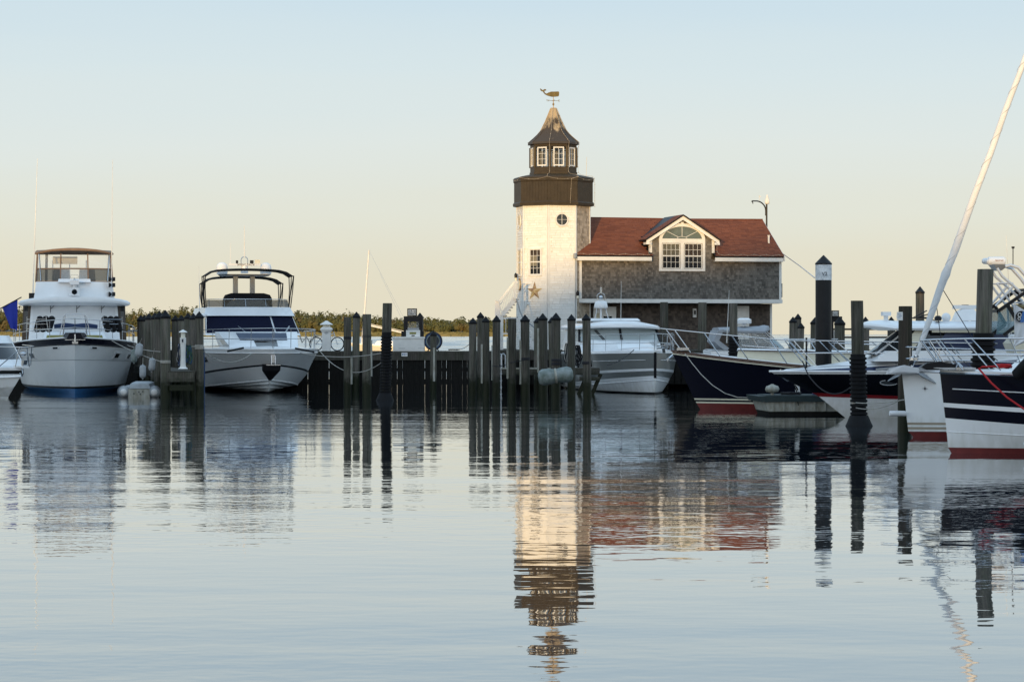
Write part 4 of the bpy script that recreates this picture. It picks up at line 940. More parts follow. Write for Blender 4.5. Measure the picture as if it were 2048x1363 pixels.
pile('sunlit cut off brown pile behind the radar on the hard top', 1930, 609, 36, 14.5, cap=False, mt='pilebrown', group=G5)
pile('sunlit capped pile behind the hard top roof at far right', 1949, 630, 38, 12.5, mt='pilebrown', group=G5)
bp_ = pile('slim tall black pile with pointed cap behind the furled sail', 1840, 572.5, 46, 17, mt='pile', name='steel_pile')
bp_.children[0].data.materials[0] = M['black']
t = thing('steel_pile', 'thick black steel pile with white painted band and pointed cap', 'piling', at(1647,668,63.5)*1 - Vector((0,0,EYE)))
r = 16.2/63.5; Zp = lambda y: EYE+(668-y)/63.5
m = MB(); m.lathe([(r,-1.6),(r,Zp(560)-.004)], (0,0,0), 28); build('shaft', m, M['black'], t, smooth=40)
m = MB(); m.lathe([(r*1.006,Zp(560)),(r*1.006,Zp(529))], (0,0,0), 28); wb = build('white_band', m, mat('scuffed_white_paint', (.80,.81,.82), .7, var=.5, scale=6, col2=(.45,.47,.49)), t, smooth=40)
m = MB(); m.lathe([(r*1.05,Zp(529)),(r*1.05,Zp(526.5)),(.012,Zp(510))], (0,0,0), 24); build('cap', m, M['black'], t, smooth=30)
letters('band_mark', 'V2', .16, (0,-r*1.012,Zp(548)), (1,0,0), (0,0,1), M['dark'], wb)
pile('leaning cut off pile in a tall black ribbed sleeve, front right', 1714, 601, 73.5, 24.5, cap=False, sleeve=(708,35,True), lean=(-.06,0), name='sleeved_pile', bands=[(808,0,'rope')])
wp = pile('smooth round topped brown pile with a paper notice in front of the furled sail', 1811, 612, 78.5, 27, cap=False, mt='pilebrown', name='round_pile', lean=(.02,0), bottom=-1.8)
pile('broad flat topped grey pile in black ribbed sleeve by the radar tower', 1971, 538, 88, 31, cap=False, sleeve=(666,49,False), lean=(.12,0), name='sleeved_pile', top_r=1.03)
pn = at(1797.5, 632, 78.8); m = MB(); m.box(pn.x-.075,pn.x+.075,pn.y-.17,pn.y-.165,pn.z-.105,pn.z+.105)
ps = tag(build('notice', m, M['paint'], loc=(pn.x,pn.y-.17,pn.z)), 'small white paper notice nailed to the round topped brown pile', 'sign')
m = MB()
for i,(w0,w1) in enumerate(((-.05,.04),(-.03,.05),(-.05,.02))): m.box(w0,w1,-.001,.0,.04-i*.04,.055-i*.04)
build('notice_print', m, M['bluegreyink'], ps)

# ------------------------------------------------------------------ fuel dock furniture
def on(x, y, s, dz=0): p = at(x, y, s); return p
SFD = 44.0; fx = lambda x: (x-1024)/SFD; fzz = lambda y: EYE+(668-y)/SFD; FY = F/SFD
cab = thing('fuel_cabinet', 'wide white cabinet with hinged doors on the fuel dock', 'cabinet', (fx(818),FY,1.775))
m = MB(); m.box(fx(786)-fx(818),fx(848.5)-fx(818),-.02,.8,0,fzz(677)-1.775); build('body', m, M['paint'], cab)
m = MB(); m.box(fx(784.5)-fx(818),fx(850)-fx(818),-.05,.83,fzz(677)-1.775,fzz(673)-1.775); build('lid', m, M['paint'], cab)
for a0,a1 in ((-.72,.14),(.16,.66)):
    m = MB(); m.box(a0,a1,-.032,-.022,.05,.50); d_ = build('door_panel', m, M['paint'], cab); m = MB(); m.box(a0+.25,a0+.55,-.037,-.033,.13,.145); build('handle', m, M['greymetal'], d_)
pump = thing('fuel_pump', 'black framed fuel pump with white front on the white cabinet', 'fuel pump', (fx(826),FY+.35,fzz(673)+.002))
Zq = lambda y: fzz(y)-fzz(673); Xq = lambda x: fx(x)-fx(826)
m = MB(); m.box(Xq(807),Xq(815),-.18,.22,0,Zq(632)); m.box(Xq(838),Xq(845),-.18,.22,0,Zq(632)); m.box(Xq(815),Xq(838),-.18,.22,Zq(643),Zq(632)); m.box(Xq(802),Xq(807),-.1,.15,.0,Zq(662)); m.box(Xq(845),Xq(847),-.1,.15,0,Zq(662)); build('frame', m, M['black'], pump)
m = MB(); m.box(Xq(812),Xq(840),-.22,-.185,0,Zq(660)); wf = build('front_panel', m, M['paint'], pump)
m = MB(); m.box(Xq(819),Xq(832),-.228,-.221,Zq(668),Zq(664)); build('badge', m, M['yellowcushion'], wf); m = MB(); m.box(Xq(823),Xq(829),-.228,-.221,Zq(672),Zq(670)); build('nozzle_slot', m, M['black'], wf)
m = MB(); m.box(Xq(815),Xq(838),-.19,-.17,Zq(660),Zq(655)); build('meter_row', m, M['greymetal'], pump)
m = MB(); m.box(Xq(816),Xq(837),0,.01,Zq(654),Zq(644)); build('meter_glass', m, M['vinyl'], pump)
def price_board(x0, x1, y0, y1, s, label, legs):
    p = at((x0+x1)/2, y1, s); w_, h_ = (x1-x0)/s, (y1-y0)/s
    t = thing('price_board', label, 'sign', (p.x,p.y,p.z), 0, 'fuel price boards')
    m = MB(); m.box(-w_/2,w_/2,0,.05,0,h_); m.box(-w_/2,w_/2,-.012,0,0,.02); m.box(-w_/2,w_/2,-.012,0,h_-.02,h_); m.box(-w_/2,-w_/2+.02,-.012,0,.02,h_-.02); m.box(w_/2-.02,w_/2,-.012,0,.02,h_-.02); build('board', m, M['black'], t)
    rows_ = 2; cols_ = 4; q = 0
    for r_ in range(rows_):
        for c_ in range(cols_):
            cx = -w_/2+.04+(w_-.08)*(c_+.5)/cols_; cz = .035+(h_-.07)*(r_+.5)/rows_; a_ = (w_-.08)/cols_*.46; b_ = (h_-.07)/rows_*.45
            m = MB(); m.box(cx-a_,cx+a_,-.008,-.001,cz-b_,cz+b_); pl = build('number_plate', m, M['paint'], t)
            letters('digit', '3869 410'.replace(' ','5')[q], b_*2.3, (cx,-.012,cz), (1,0,0), (0,0,1), M['dark'], pl); q += 1
    if legs: m = MB(); m.box(-w_/2+.05,-w_/2+.09,.0,.04,-legs,0); m.box(w_/2-.09,w_/2-.05,0,.04,-legs,0); build('leg', m, M['black'], t)
price_board(814.5,834,616.5,631.8,SFD-.15,'small black price board of white number plates on top of the black fuel pump', 0)
price_board(1663.5,1678,620.5,633,41.2,'small price board between the black pile and a capped pile at right', 0)
t = thing('fuel_pump', 'dark fuel pump under the second price board on the back pier', 'fuel pump', (at(1671,668,41.0).x,at(1671,668,41.0).y,1.785))
m = MB(); m.box(-.45,-.12,-.2,.2,0,1.35); m.box(-.45,.3,-.2,.2,1.35,1.63); m.box(.12,.3,-.2,.2,0,1.35); build('frame', m, M['black'], t); m = MB(); m.box(-.11,.11,-.1,.1,0,.95); build('front_panel', m, M['paint'], t)
hr = thing('hose_reel', 'coiled grey and blue hose on a round reel beside the white fuel cabinet', 'hose reel', (fx(866),FY+.2,1.775))
m = MB(); m.lathe([(.25,-.05),(.40,-.08),(.43,0),(.40,.08),(.25,.05)], (0,0,.46), 20, axis='y'); build('coil', m, M['dark'], hr, smooth=40)
for i, (k_, rr_) in enumerate((('float',.30),('bluehose',.35),('darkrope',.39))): m = MB(); m.tube([(rr_*cos(2*pi*j/20),-.10,.46+rr_*sin(2*pi*j/20)) for j in range(20)], .03, 5, closed=True); build('hose_turn', m, M[k_], hr)
m = MB(); m.beam((-.25,.02,0),(0,.02,.46),.05,.05); m.beam((.25,.02,0),(0,.02,.46),.05,.05); build('stand', m, M['black'], hr)
m = MB(); p = at(809,708.5,44.45); m.box(p.x-.135,p.x+.135,p.y-.02,p.y,p.z-.085,p.z+.085); dsn = tag(build('dock_sign', m, M['paint'], loc=tuple(p)), 'small white sign on the fuel dock fascia below the cabinet', 'sign')
m = MB(); m.box(-.10,-.05,-.024,-.021,-.04,.05); m.box(-.03,.06,-.024,-.021,.02,.05); m.box(-.02,.05,-.024,-.021,-.04,-.01); m.box(.08,.11,-.024,-.021,-.02,.03); build('sign_print', m, M['bluegreyink'], dsn)
rc = [at(905+9*cos(i*.9)+ (i%3)*3, 699.5-1.2*abs(sin(i*1.7)), 44.2) for i in range(30)]
m = MB(); m.tube(rc, .025, 5); tag(build('rope_heap', m, M['darkrope'], loc=tuple(rc[0])), 'small heap of dark rope lying on the fuel dock edge', 'rope')
# power pedestals
def pedestal(label, x, ytop, ybot, s, big=False):
    p = at(x, ybot, s); H = (ybot-ytop)/s; t = thing('power_pedestal', label, 'power pedestal', (p.x,p.y,p.z), 0, 'power pedestals on the docks')
    if big:
        w_ = .19; m = MB(); m.box(-w_,w_,-w_,w_,0,H*.80); build('column', m, M['paint'], t)
        m = MB(); m.loft([[(a*q*.16/.19*1.0,b*q*.16/.19,z) for a,b in ((-1,-1),(1,-1),(1,1),(-1,1))] for q,z in ((.225,H*.60),(.32,H*.70),(.32,H*.72),(.20,H*.80))]); build('shoulder', m, M['paint'], t)
        m = MB(); m.box(-.15,.15,-.15,.15,H*.80,H*.86); build('light', m, M['cream'], t)
        m = MB(); m.loft([[(a*q,b*q,z) for a,b in ((-1,-1),(1,-1),(1,1),(-1,1))] for q,z in ((.27,H*.86),(.27,H*.88),(.03,H))]); build('roof', m, M['paint'], t)
        m = MB(); m.tube(arc((0,-.22,H*.58),.07,0,pi,8),.012,5); m.box(-.05,.05,-.225,-.215,H*.57,H*.585); build('socket_cover', m, M['greymetal'], t)
    else:
        m = MB(); m.lathe([(.20,0),(.12,.06),(.115,.10)], (0,0,0), 10); build('base', m, M['paint'], t)
        m = MB(); m.lathe([(.105,.08),(.09,H*.3),(.105,H*.62),(.12,H*.66),(.12,H*.80)], (0,0,0), 8); build('column', m, M['paint'], t)
        m = MB(); m.lathe([(.085,H*.80),(.085,H*.93)], (0,0,0), 8); build('lens', m, M['light'], t)
        m = MB(); m.lathe([(.17,H*.93),(.15,H*.95),(.02,H)], (0,0,0), 10); build('roof', m, M['paint'], t)
        m = MB(); m.box(-.03,.03,-.135,-.115,H*.68,H*.76); build('outlet', m, M['dark'], t)
    return t
pedestal('thick white pedestal with pyramid roof beside the bicycle', 653, 641, 700.5, 44.3, True)
pedestal('slim white pedestal with green and blue hoses on the finger pier', 366, 659, 737, 52.2)
pedestal('slim white pedestal with dark hoses in front of the grey hulled boat', 1143.5, 662, 734, 49.0)
def hose_bundle(label, x, ytop, ybot, s, n, mats, spread):
    rr = random.Random(int(x)); t = None
    p = at(x, ytop, s)
    t = thing('hose_bundle', label, 'hose', (p.x,p.y-.05,p.z))
    for i in range(n):
        w_ = rr.uniform(.5,1)*spread/s; h_ = (ybot-ytop)/s*rr.uniform(.75,1.0); ox = rr.uniform(-.3,.3)*spread/s
        m = MB(); m.tube([(ox+w_*.5*cos(a)*(1 if sin(a) < 0 else .5), rr.uniform(-.03,.03)-.03*i/ n, -h_/2+h_/2*sin(a)) for a in [2*pi*j/16 for j in range(16)]], .017, 5, closed=True)
        build('hose', m, M[mats[i % len(mats)]], t)
hose_bundle('loops of green and dark hose hanging right of the finger pier pedestal', 377, 690, 733, 51.8, 8, ['green','bluehose','darkrope'], 15)
hose_bundle('loops of dark blue hose hanging left of the finger pier pedestal', 358, 688, 734, 51.8, 5, ['bluehose','darkrope','rope'], 8)
hose_bundle('loops of dark cable hanging right of the pedestal by the grey hulled boat', 1154, 690, 732, 48.6, 9, ['darkrope','rubber'], 17)
hose_bundle('loops of dark cable hanging left of the pedestal by the grey hulled boat', 1134, 686, 730, 48.6, 6, ['darkrope','rubber','rope'], 12)
# bicycle
bk = thing('bicycle', 'bicycle parked behind the thick white pedestal on the fuel dock', 'bicycle', (at(653,700.5,43.8).x,at(653,700.5,43.8).y,1.775), radians(-14))
def wheel(cx, name):
    m = MB(); m.tube([(cx+.31*cos(2*pi*i/28),0,.33+.31*sin(2*pi*i/28)) for i in range(28)], .022, 6, closed=True); w_ = build('wheel', m, M['rubber'], bk)
    m = MB(); m.tube([(cx+.285*cos(2*pi*i/28),0,.33+.285*sin(2*pi*i/28)) for i in range(28)], .012, 5, closed=True); build('rim', m, M['steel'], w_)
    m = MB()
    for i in range(14): a = 2*pi*i/14; m.tube([(cx,.02*(-1)**i,.33),(cx+.28*cos(a),0,.33+.28*sin(a))], .003, 3)
    build('spokes', m, M['steel'], w_, kind='stuff')
wheel(-.50,'w'); wheel(.52,'w')
m = MB()
for a_, b_ in (((-.5,0,.33),(-.05,0,.30)),((-.05,0,.30),(-.18,0,.78)),((-.05,0,.30),(.36,0,.72)),((-.16,0,.70),(.35,0,.80)),((-.5,0,.33),(-.17,0,.72)),((.52,0,.33),(.34,0,.88))): m.tube([a_,b_], .018, 6)
build('frame', m, M['alu'], bk)
m = MB(); m.tube([(.34,0,.86),(.32,0,1.0)], .015, 6); m.tube([(.22,-.28,1.04),(.33,-.2,1.03),(.33,.2,1.03),(.22,.28,1.04)], .014, 6); build('handlebar', m, M['black'], bk)
m = MB(); m.loft([[(-.32,-.08,.84),(-.32,.08,.84),(-.05,.02,.85),(-.05,-.02,.85)],[(-.31,-.07,.88),(-.31,.07,.88),(-.06,.015,.88),(-.06,-.015,.88)]]); build('saddle', m, M['black'], bk)
m = MB(); m.tube([(-.52,-.12,.72),(-.22,-.12,.70),(-.22,.12,.70),(-.52,.12,.72)], .01, 5, closed=True); m.tube([(-.5,.1,.33),(-.48,.1,.72)], .008, 4); build('rack', m, M['steel'], bk)
m = MB(); m.lathe([(.09,-.01),(.09,.01)], (-.05,-.05,.30), 12, axis='y'); m.beam((-.05,-.06,.30),(.08,-.08,.18),.02,.02); build('crank', m, M['black'], bk)

# ------------------------------------------------------------------ stairs left of the lighthouse
S4 = 41.2; sx = lambda x: (x-1024)/S4; sz = lambda y: EYE+(668-y)/S4; SY = F/S4
st = thing('outside_stairs', 'grey wooden stairs with white railing climbing the left side of the lighthouse', 'stairs', (sx(1012),SY,DECK))
P3 = lambda x, y, d=0.0: (sx(x)-sx(1012), d, sz(y)-DECK)
for i in range(7):
    f_ = (i+.5)/7; x_ = 1006+(1034-1006)*f_; y_ = 633+(595-633)*f_
    m = MB(); q = P3(x_, y_); m.box(q[0]-.15,q[0]+.15,0,1.0,q[2]-.04,q[2]+.01); build('tread', m, M['greymetal'], st)
for d in (-.03,1.03):
    m = MB(); m.beam(P3(1004.5,629,d),P3(1031,596,d),.05,.22); build('stringer', m, M['paint'], st)
for d in (-.06,1.06):
    m = MB(); m.beam(P3(998,602,d),P3(1028,564,d),.06,.06); hrail = build('handrail', m, M['alu'], st)
    m = MB(); m.beam(P3(1000,608,d),P3(1030,568,d),.05,.05); m.beam(P3(1028,563,d),P3(1036,563,d),.06,.05); build('sub_rail', m, M['paint'], hrail)
    for i in range(9):
        f_ = (i+.6)/9.5; m = MB(); m.beam(P3(1001+27*f_,606-38*f_,d),P3(1005+27*f_,627-33*f_,d),.022,.022); build('baluster', m, M['paint'], hrail)
    m = MB(); m.beam(P3(1029.5,563,d),P3(1029.5,598,d),.10,.10); build('newel_post', m, M['paint'], st)
m = MB(); m.box(*[P3(990,0)[0],P3(1000.5,0)[0]],-.05,1.1,sz(705)-DECK,sz(601)-DECK-.0); build('side_panel', m, M['alu'], st)
m = MB(); m.box(P3(1000.5,0)[0],P3(1006.5,0)[0],-.06,.05,0,sz(629)-DECK); build('landing_post', m, M['paint'], st)
m = MB(); m.beam(P3(992,601,-.07),P3(998,603,-.07),.05,.05); m.beam(P3(997.5,603,-.07),P3(1006,632,-.07),.04,.04); build('corner_rail', m, M['paint'], st)
m = MB(); m.box(P3(1000,0)[0],P3(1036,0)[0],-.02,1.0,sz(637)-DECK,sz(634)-DECK); build('landing', m, M['greymetal'], st)
for i in range(8):
    f_ = (i+.5)/8; m = MB(); q = P3(1034+38*f_, 640+58*f_); m.box(q[0]-.14,q[0]+.14,-1.1,-.06,q[2]-.04,q[2]+.01); build('tread', m, M['greymetal'], st)
for d in (-.05,-1.12):
    m = MB(); m.beam(P3(1034,644,d),P3(1072,701,d),.05,.22); build('stringer', m, M['alu'], st)
m = MB(); m.beam(P3(1032,636,-1.15),P3(1076,676,-1.15),.05,.06); m.beam(P3(1003,637,-1.15),P3(1032,636,-1.15),.05,.06); lr = build('handrail', m, M['paint'], st)
for i in range(11):
    f_ = i/10; x_ = 1006+58*f_; yt = 637 if x_ < 1033 else 637+40*(x_-1033)/43; m = MB(); m.beam(P3(x_,yt,-1.15),P3(x_,yt+30,-1.15),.025,.025); build('baluster', m, M['paint'], lr)
m = MB(); m.beam(P3(1004,667,-1.15),P3(1046,667,-1.15),.05,.06); build('bottom_rail', m, M['paint'], st)
m = MB(); m.tube([P3(1033,597,-.08),P3(1040,622,-.1),P3(1046,635,-.1),P3(1072,658,-.1),P3(1090,672,-.1)], .035, 6); build('drain_pipe', m, M['greymetal'], st)
# ladder hoops
ldd = thing('dock_ladder', 'white hooped boarding ladder in front of the low dock', 'ladder', (at(1004.5,668,49).x, F/49, 0))
Lx = lambda x: (x-1004.5)/49; Lz = lambda y: EYE+(668-y)/49
for xa, xb, dy in ((996.5,1003.5,0),(1002,1010.5,.25)):
    m = MB(); m.tube([(Lx(xa),dy,-.3),(Lx(xa),dy,Lz(712))]+[Vector((Lx((xa+xb)/2)+Lx(1004.5+(xb-xa)/2)*cos(a),dy+.02,Lz(712)+.10*sin(a))) for a in (2.6,2.1,1.57,1.05,.5)]+[(Lx(xb),dy,Lz(712)),(Lx(xb),dy,Lz(735))], .02, 6); build('hoop', m, M['alu'], ldd)
for i in range(5): m = MB(); m.beam((Lx(996.5),.0,.1+.28*i),(Lx(1003.5),.12,.1+.28*i),.04,.03); build('rung', m, M['alu'], ldd)

# ------------------------------------------------------------------ boats. Local frame: bow at the origin, +x aft, +y to the boat's own side that is photo-left (or far side)
class Hull:
    """rows run from keel to sheer; each is a plan curve that ends on the stem"""
    def __init__(self, L, rows, n=30, taper=.06):
        self.L, self.rows, self.n, self.taper = L, rows, n, taper
        self.us = [(i/n)**1.7 for i in range(n+1)]
    def pt(self, r, u, sd):
        R = self.rows[r] if isinstance(r, int) else r
        y = R['h']*max(0, 1-(1-u)**R['p'])**R.get('q',1)*(1-self.taper*u*u)
        z = R['zs']+(R['zb']-R['zs'])*(1-u)**R.get('k',2)
        return Vector((R['xb']+(self.L-R['xb'])*u, sd*y, z))
    def ins(self, i, zb, zs, mat_):      # a painted line between rows i and i+1
        a, b = self.rows[i], self.rows[i+1]
        tb = (zb-a['zb'])/(b['zb']-a['zb']); ts = (zs-a['zs'])/(b['zs']-a['zs'])
        f = lambda k, t, dflt=None: a.get(k,dflt)+(b.get(k,dflt)-a.get(k,dflt))*t
        self.rows.insert(i+1, dict(xb=f('xb',tb), h=f('h',ts), p=f('p',ts), q=f('q',ts,1), zb=zb, zs=zs, k=f('k',tb,2), m=mat_))
    def build(self, name, mats, parent, deck=None, camber=.06, inset=.0):
        m = MB(); n = self.n; idx = {k:i for i, k in enumerate(mats)}
        for r in range(len(self.rows)-1):
            for sd in (1,-1):
                A = [self.pt(r,u,sd) for u in self.us]; B = [self.pt(r+1,u,sd) for u in self.us]
                m.add(A+B, [(i,i+1,n+1+i+1,n+1+i) for i in range(n)], idx[self.rows[r]['m']])
        tr = [self.pt(r,1,1) for r in range(len(self.rows))]+[self.pt(r,1,-1) for r in range(len(self.rows))][::-1]
        m.add(tr, [tuple(range(len(tr)))], idx[self.rows[-2]['m']])
        h = build(name, m, [M[k] for k in mats], parent, smooth=24)
        if deck:
            g = []
            for u in self.us:
                a, b = self.pt(-1,u,1), self.pt(-1,u,-1); hw = a.y
                g.append([Vector((a.x, hw*f*(1-inset), a.z+camber*(1-f*f)*min(1,hw)-.004)) for f in (1,.6,0,-.6,-1)])
            m = MB(); m.slab(g, (0,0,-.03)); build('deck', m, M[deck], parent, smooth=40)
        return h
    def edge(self, name, row, r, mat_, parent, u1=1.0, out=0.0, dz=0.0, flat=1.0):
        pts = [self.pt(row,u,1) for u in self.us if u <= u1][::-1]+[self.pt(row,u,-1) for u in self.us if u <= u1][1:]
        pts = [p+Vector((0,(out if p.y>0 else -out),dz)) for p in pts]
        m = MB(); m.tube(pts, r, 6); return build(name, m, M[mat_], parent, smooth=50)
    def side(self, u, sd, inset=.08, dz=0.0, row=-1):
        p = self.pt(row,u,sd); return Vector((p.x, p.y-sd*min(abs(p.y),inset), p.z+dz))
def hull_place(h, row_lo, row_hi, u, sd, f):     # a point on the topsides between two rows
    a, b = h.pt(row_lo,u,sd), h.pt(row_hi,u,sd); return a.lerp(b,f)
def hull_patch(name, h, lo, hi, u0, u1, f0, f1, sd, mt, parent, out=.012, inset=0.0):
    A = hull_place(h,lo,hi,u0,sd,f0); B = hull_place(h,lo,hi,u1,sd,f0); C = hull_place(h,lo,hi,u1,sd,f1); D = hull_place(h,lo,hi,u0,sd,f1)
    n = (B-A).cross(D-A).normalized()
    if n.y*sd < 0: n = -n
    k = lambda p, c: p.lerp(c, inset)
    c = (A+B+C+D)/4; m = MB(); m.prism([k(p,c)-n*.01 for p in (A,B,C,D)], n*(out+.01)); return build(name, m, M[mt], parent)
def rail(name, parent, paths, posts, r=.017, mt='steel', post_r=None):
    """tubes of a guard rail; every stanchion is a piece of its own"""
    m = MB()
    for p in paths: m.tube(p, r, 6)
    o = build(name, m, M[mt], parent, smooth=60)
    for a, b in posts:
        m = MB(); m.tube([a,b], post_r or r*.85, 6); build('stanchion', m, M[mt], o, smooth=60)
    return o
def bow_rail(h, parent, zt, zm, u_end, nposts, inset=.10, ext=0.0, flare=0.0, rake=.10, mt='steel', r=.017):
    us = [u for u in h.us if u <= u_end]
    def line(dz):
        out = []
        for sd, seq in ((1, us[::-1]), (-1, us[1:])):
            for u in seq:
                p = h.side(u, sd, inset, dz(u)); p.x -= ext*(1-u/u_end)**4; p.y += sd*flare; out.append(p)
        return out
    posts = []
    for i in range(nposts):
        u = u_end*((i+.35)/(nposts-.2))**1.5
        for sd in (1,-1):
            b = h.side(u, sd, inset, .0); t = h.side(u, sd, inset, zt(u)); t.x -= ext*(1-u/u_end)**4; b.x += rake; posts.append((b,t))
    return rail('bow_rail', parent, [line(zt)]+([line(zm)] if zm else []), posts, r, mt)
class Cabin:
    """a deckhouse lofted between two plan outlines with a bowed front"""
    def __init__(self, lo, hi): self.lo, self.hi = lo, hi        # (x_front, x_back, half width, z, bulge)
    def ring(self, c, n=10):
        xf, xa, hw, z, bu = c; rc = .12
        P = []
        for i in range(n+1):
            f = -1+2*i/n; P.append(Vector((xf+bu*abs(f)**2.2, hw*f, z)))
        P += [Vector((xa, hw, z)), Vector((xa, -hw, z))]
        return P
    def body(self, name, mt, parent, n=10, mids=()):
        m = MB(); m.loft([self.ring(self.lo,n)]+[self.ring(c,n) for c in mids]+[self.ring(self.hi,n)]); return build(name, m, M[mt], parent, smooth=30)
    def front_pt(self, f, t):
        a, b = self.lo, self.hi; L_ = lambda i: a[i]+(b[i]-a[i])*t
        return Vector((L_(0)+L_(4)*abs(f)**2.2, L_(2)*f, L_(3)))
    def side_pt(self, g, t, sd):
        a, b = self.lo, self.hi; L_ = lambda i: a[i]+(b[i]-a[i])*t
        xf = L_(0)+L_(4); return Vector((xf+(L_(1)-xf)*g, sd*L_(2), L_(3)))
    def front(self, name, mt, parent, f0, f1, t0, t1, th=.02, n=8, s0=0, s1=0):
        g = [[self.front_pt(f0+(f1-f0)*i/n, t0+(t1-t0)*j/2)+Vector((-.003,0,0)) for i in range(n+1)] for j in range(3)]
        m = MB(); m.slab(g, (-th,0,.004)); return build(name, m, M[mt], parent, smooth=30)
    def sidew(self, name, mt, parent, g0, g1, t0, t1, sd, th=.015, g0t=None, g1t=None):
        g0t = g0 if g0t is None else g0t; g1t = g1 if g1t is None else g1t
        P = [self.side_pt(g0,t0,sd),self.side_pt(g1,t0,sd),self.side_pt(g1t,t1,sd),self.side_pt(g0t,t1,sd)]
        m = MB(); m.prism([p+Vector((0,-sd*.004,0)) for p in P], (0,sd*(th+.004),0)); return build(name, m, M[mt], parent)
def boat(name, label, cat, x, s, ang, group='boats in the marina'):
    return thing(name, label, cat, ((x-1024)/s, F/s, 0), radians(ang), group)
def antenna(name, parent, base, top, r=.016, mt='paint'):
    m = MB(); b, t = Vector(base), Vector(top); m.tube([b, b.lerp(t,.12), b.lerp(t,.5), t], [r*1.7, r*1.3, r, r*.55], 6); return build(name, m, M[mt], parent, smooth=60)
def fender(label, p, r, L_, mt='fender', group=None, rope=None, name='fender', ang=0.0):
    p = Vector(p); m = MB(); prof = [(r*.18,0),(r*.22,.08*L_),(r*.8,.14*L_),(r,.26*L_),(r,.76*L_),(r*.8,.88*L_),(r*.2,.94*L_),(r*.18,L_)]
    m.lathe([(a, b-L_/2) for a, b in prof], (0,0,0), 12); o = build(name, m, M[mt], smooth=50); o.location = p; o.rotation_euler = (0,ang,0)
    tag(o, label, 'fender', group)
    if rope is not None:
        m = MB(); m.tube([(0,0,L_/2-.02), tuple(Vector(rope)-p)], .012, 5); build('lanyard', m, M['rope'], o)
    return o

# ---- first yacht, far left: flybridge motor yacht bow on
ya = boat('motor_yacht', 'tall white flybridge yacht with tan enclosure and blue waterline at far left', 'yacht', 150, 48, 100.5)
h = Hull(16.5, [dict(xb=1.4,h=.05,p=2,zb=-.6,zs=-.9,m='blue'), dict(xb=1.0,h=2.42,p=3.6,zb=.25,zs=.21,m='black'), dict(xb=.92,h=2.48,p=3.6,zb=.34,zs=.31,m='hullgrey'),
    dict(xb=.38,h=2.70,p=4.6,zb=1.48,zs=1.30,m='hullgrey'), dict(xb=.10,h=2.84,p=5.6,zb=2.14,zs=1.75,m='navy'), dict(xb=0,h=2.86,p=5.7,zb=2.43,zs=2.0,m='white')])
h.build('hull', ['blue','black','hullgrey','navy','white'], ya, 'white')
h.edge('knuckle', 3, .012, 'greymetal', ya); h.edge('rub_rail', 4, .03, 'black', ya); h.edge('toe_rail', 5, .035, 'white', ya)
m = MB(); m.loft([[(-.10,-.34,2.38),(-.10,.34,2.38),(.5,.5,2.45),(.5,-.5,2.45)],[(-.12,-.22,2.62),(-.12,.22,2.62),(.5,.4,2.62),(.5,-.4,2.62)]]); bk_ = build('anchor_platform', m, M['navy'], ya)
m = MB(); m.beam((-.2,-.42,2.32),(-.2,.42,2.32),.04,.03); m.tube([(-.22,0,2.55),(-.24,0,2.15)], .035, 6); m.beam((-.26,-.12,2.2),(-.26,.12,2.2),.05,.10); build('anchor', m, M['steel'], bk_)
for sd in (1,-1):
    for u, f, w_ in ((.17,.55,.045),(.30,.55,.05)):
        a = hull_patch('port_light', h, 3, 4, u, u+w_, .12, .62, sd, 'white', ya, .02); hull_patch('glass', h, 3, 4, u+.008, u+w_-.008, .22, .52, sd, 'glass', a, .028)
    a = hull_patch('hawse_hole', h, 3, 4, .045, .075, .72, .92, sd, 'white', ya, .02); hull_patch('opening', h, 3, 4, .052, .068, .77, .87, sd, 'glass', a, .03)
zr = lambda u: .78-.12*u; bow_rail(h, ya, zr, lambda u: .40, .62, 9, .10, .10, 0.03)
rail('pulpit_gate', ya, [[(.05,-.62,2.5),(.0,-.48,3.25),(-.02,-.38,3.38),(-.02,.38,3.38),(.0,.48,3.25),(.05,.62,2.5)]], [((.1,-.5,2.5),(0,-.40,3.36)),((.1,.5,2.5),(0,.40,3.36))], .018)
c = Cabin((3.2,7,1.35,2.35,.5),(3.5,7,1.25,2.66,.5)); tr_ = c.body('trunk_cabin', 'white', ya)
c.front('cushion','yellowcushion', tr_, -.9, .9, .05, .5, .05)
c = Cabin((5.2,15,1.98,2.3,.45),(5.75,15,1.86,3.98,.40)); dk = c.body('deckhouse', 'white', ya)
c.front('windscreen_cover','whitecanvas', dk, -.94, .94, .22, .96, .05)
for f_ in (.55,-.05,-.62):
    p = c.front_pt(f_,.8)+Vector((-.09,0,0)); q = c.front_pt(f_-.13,.95)+Vector((-.09,0,0)); m = MB(); m.tube([q,p],.012,5); m.tube([p+Vector((0,0,.25)),p-Vector((0,0,.32))],.012,5); build('wiper', m, M['black'], dk)
for sd in (1,-1):
    m = MB(); m.loft([[(6.1,sd*1.9,2.2),(14.5,sd*1.9,2.2),(14.5,sd*2.28,2.2),(6.3,sd*2.28,2.2)],[(6.3,sd*1.84,3.98),(14.5,sd*1.84,3.98),(14.5,sd*2.22,3.98),(6.5,sd*2.22,3.98)]]); w_ = build('side_wing', m, M['brown'], dk)
    m = MB(); m.prism([(6.28,sd*1.98,2.75),(6.30,sd*2.20,2.75),(6.44,sd*2.16,3.85),(6.42,sd*1.98,3.85)], (-.05,0,0)); build('wing_window', m, M['glass'], w_)
m = MB(); R_ = lambda q, z: [Vector((4.75+.75*abs(f)**3+(1-q)*.25, 2.42*q*f, z-.16*abs(f)**4)) for f in [-1+2*i/14 for i in range(15)]]+[Vector((14.8,2.42*q,z-.1)),Vector((14.8,-2.42*q,z-.1))]
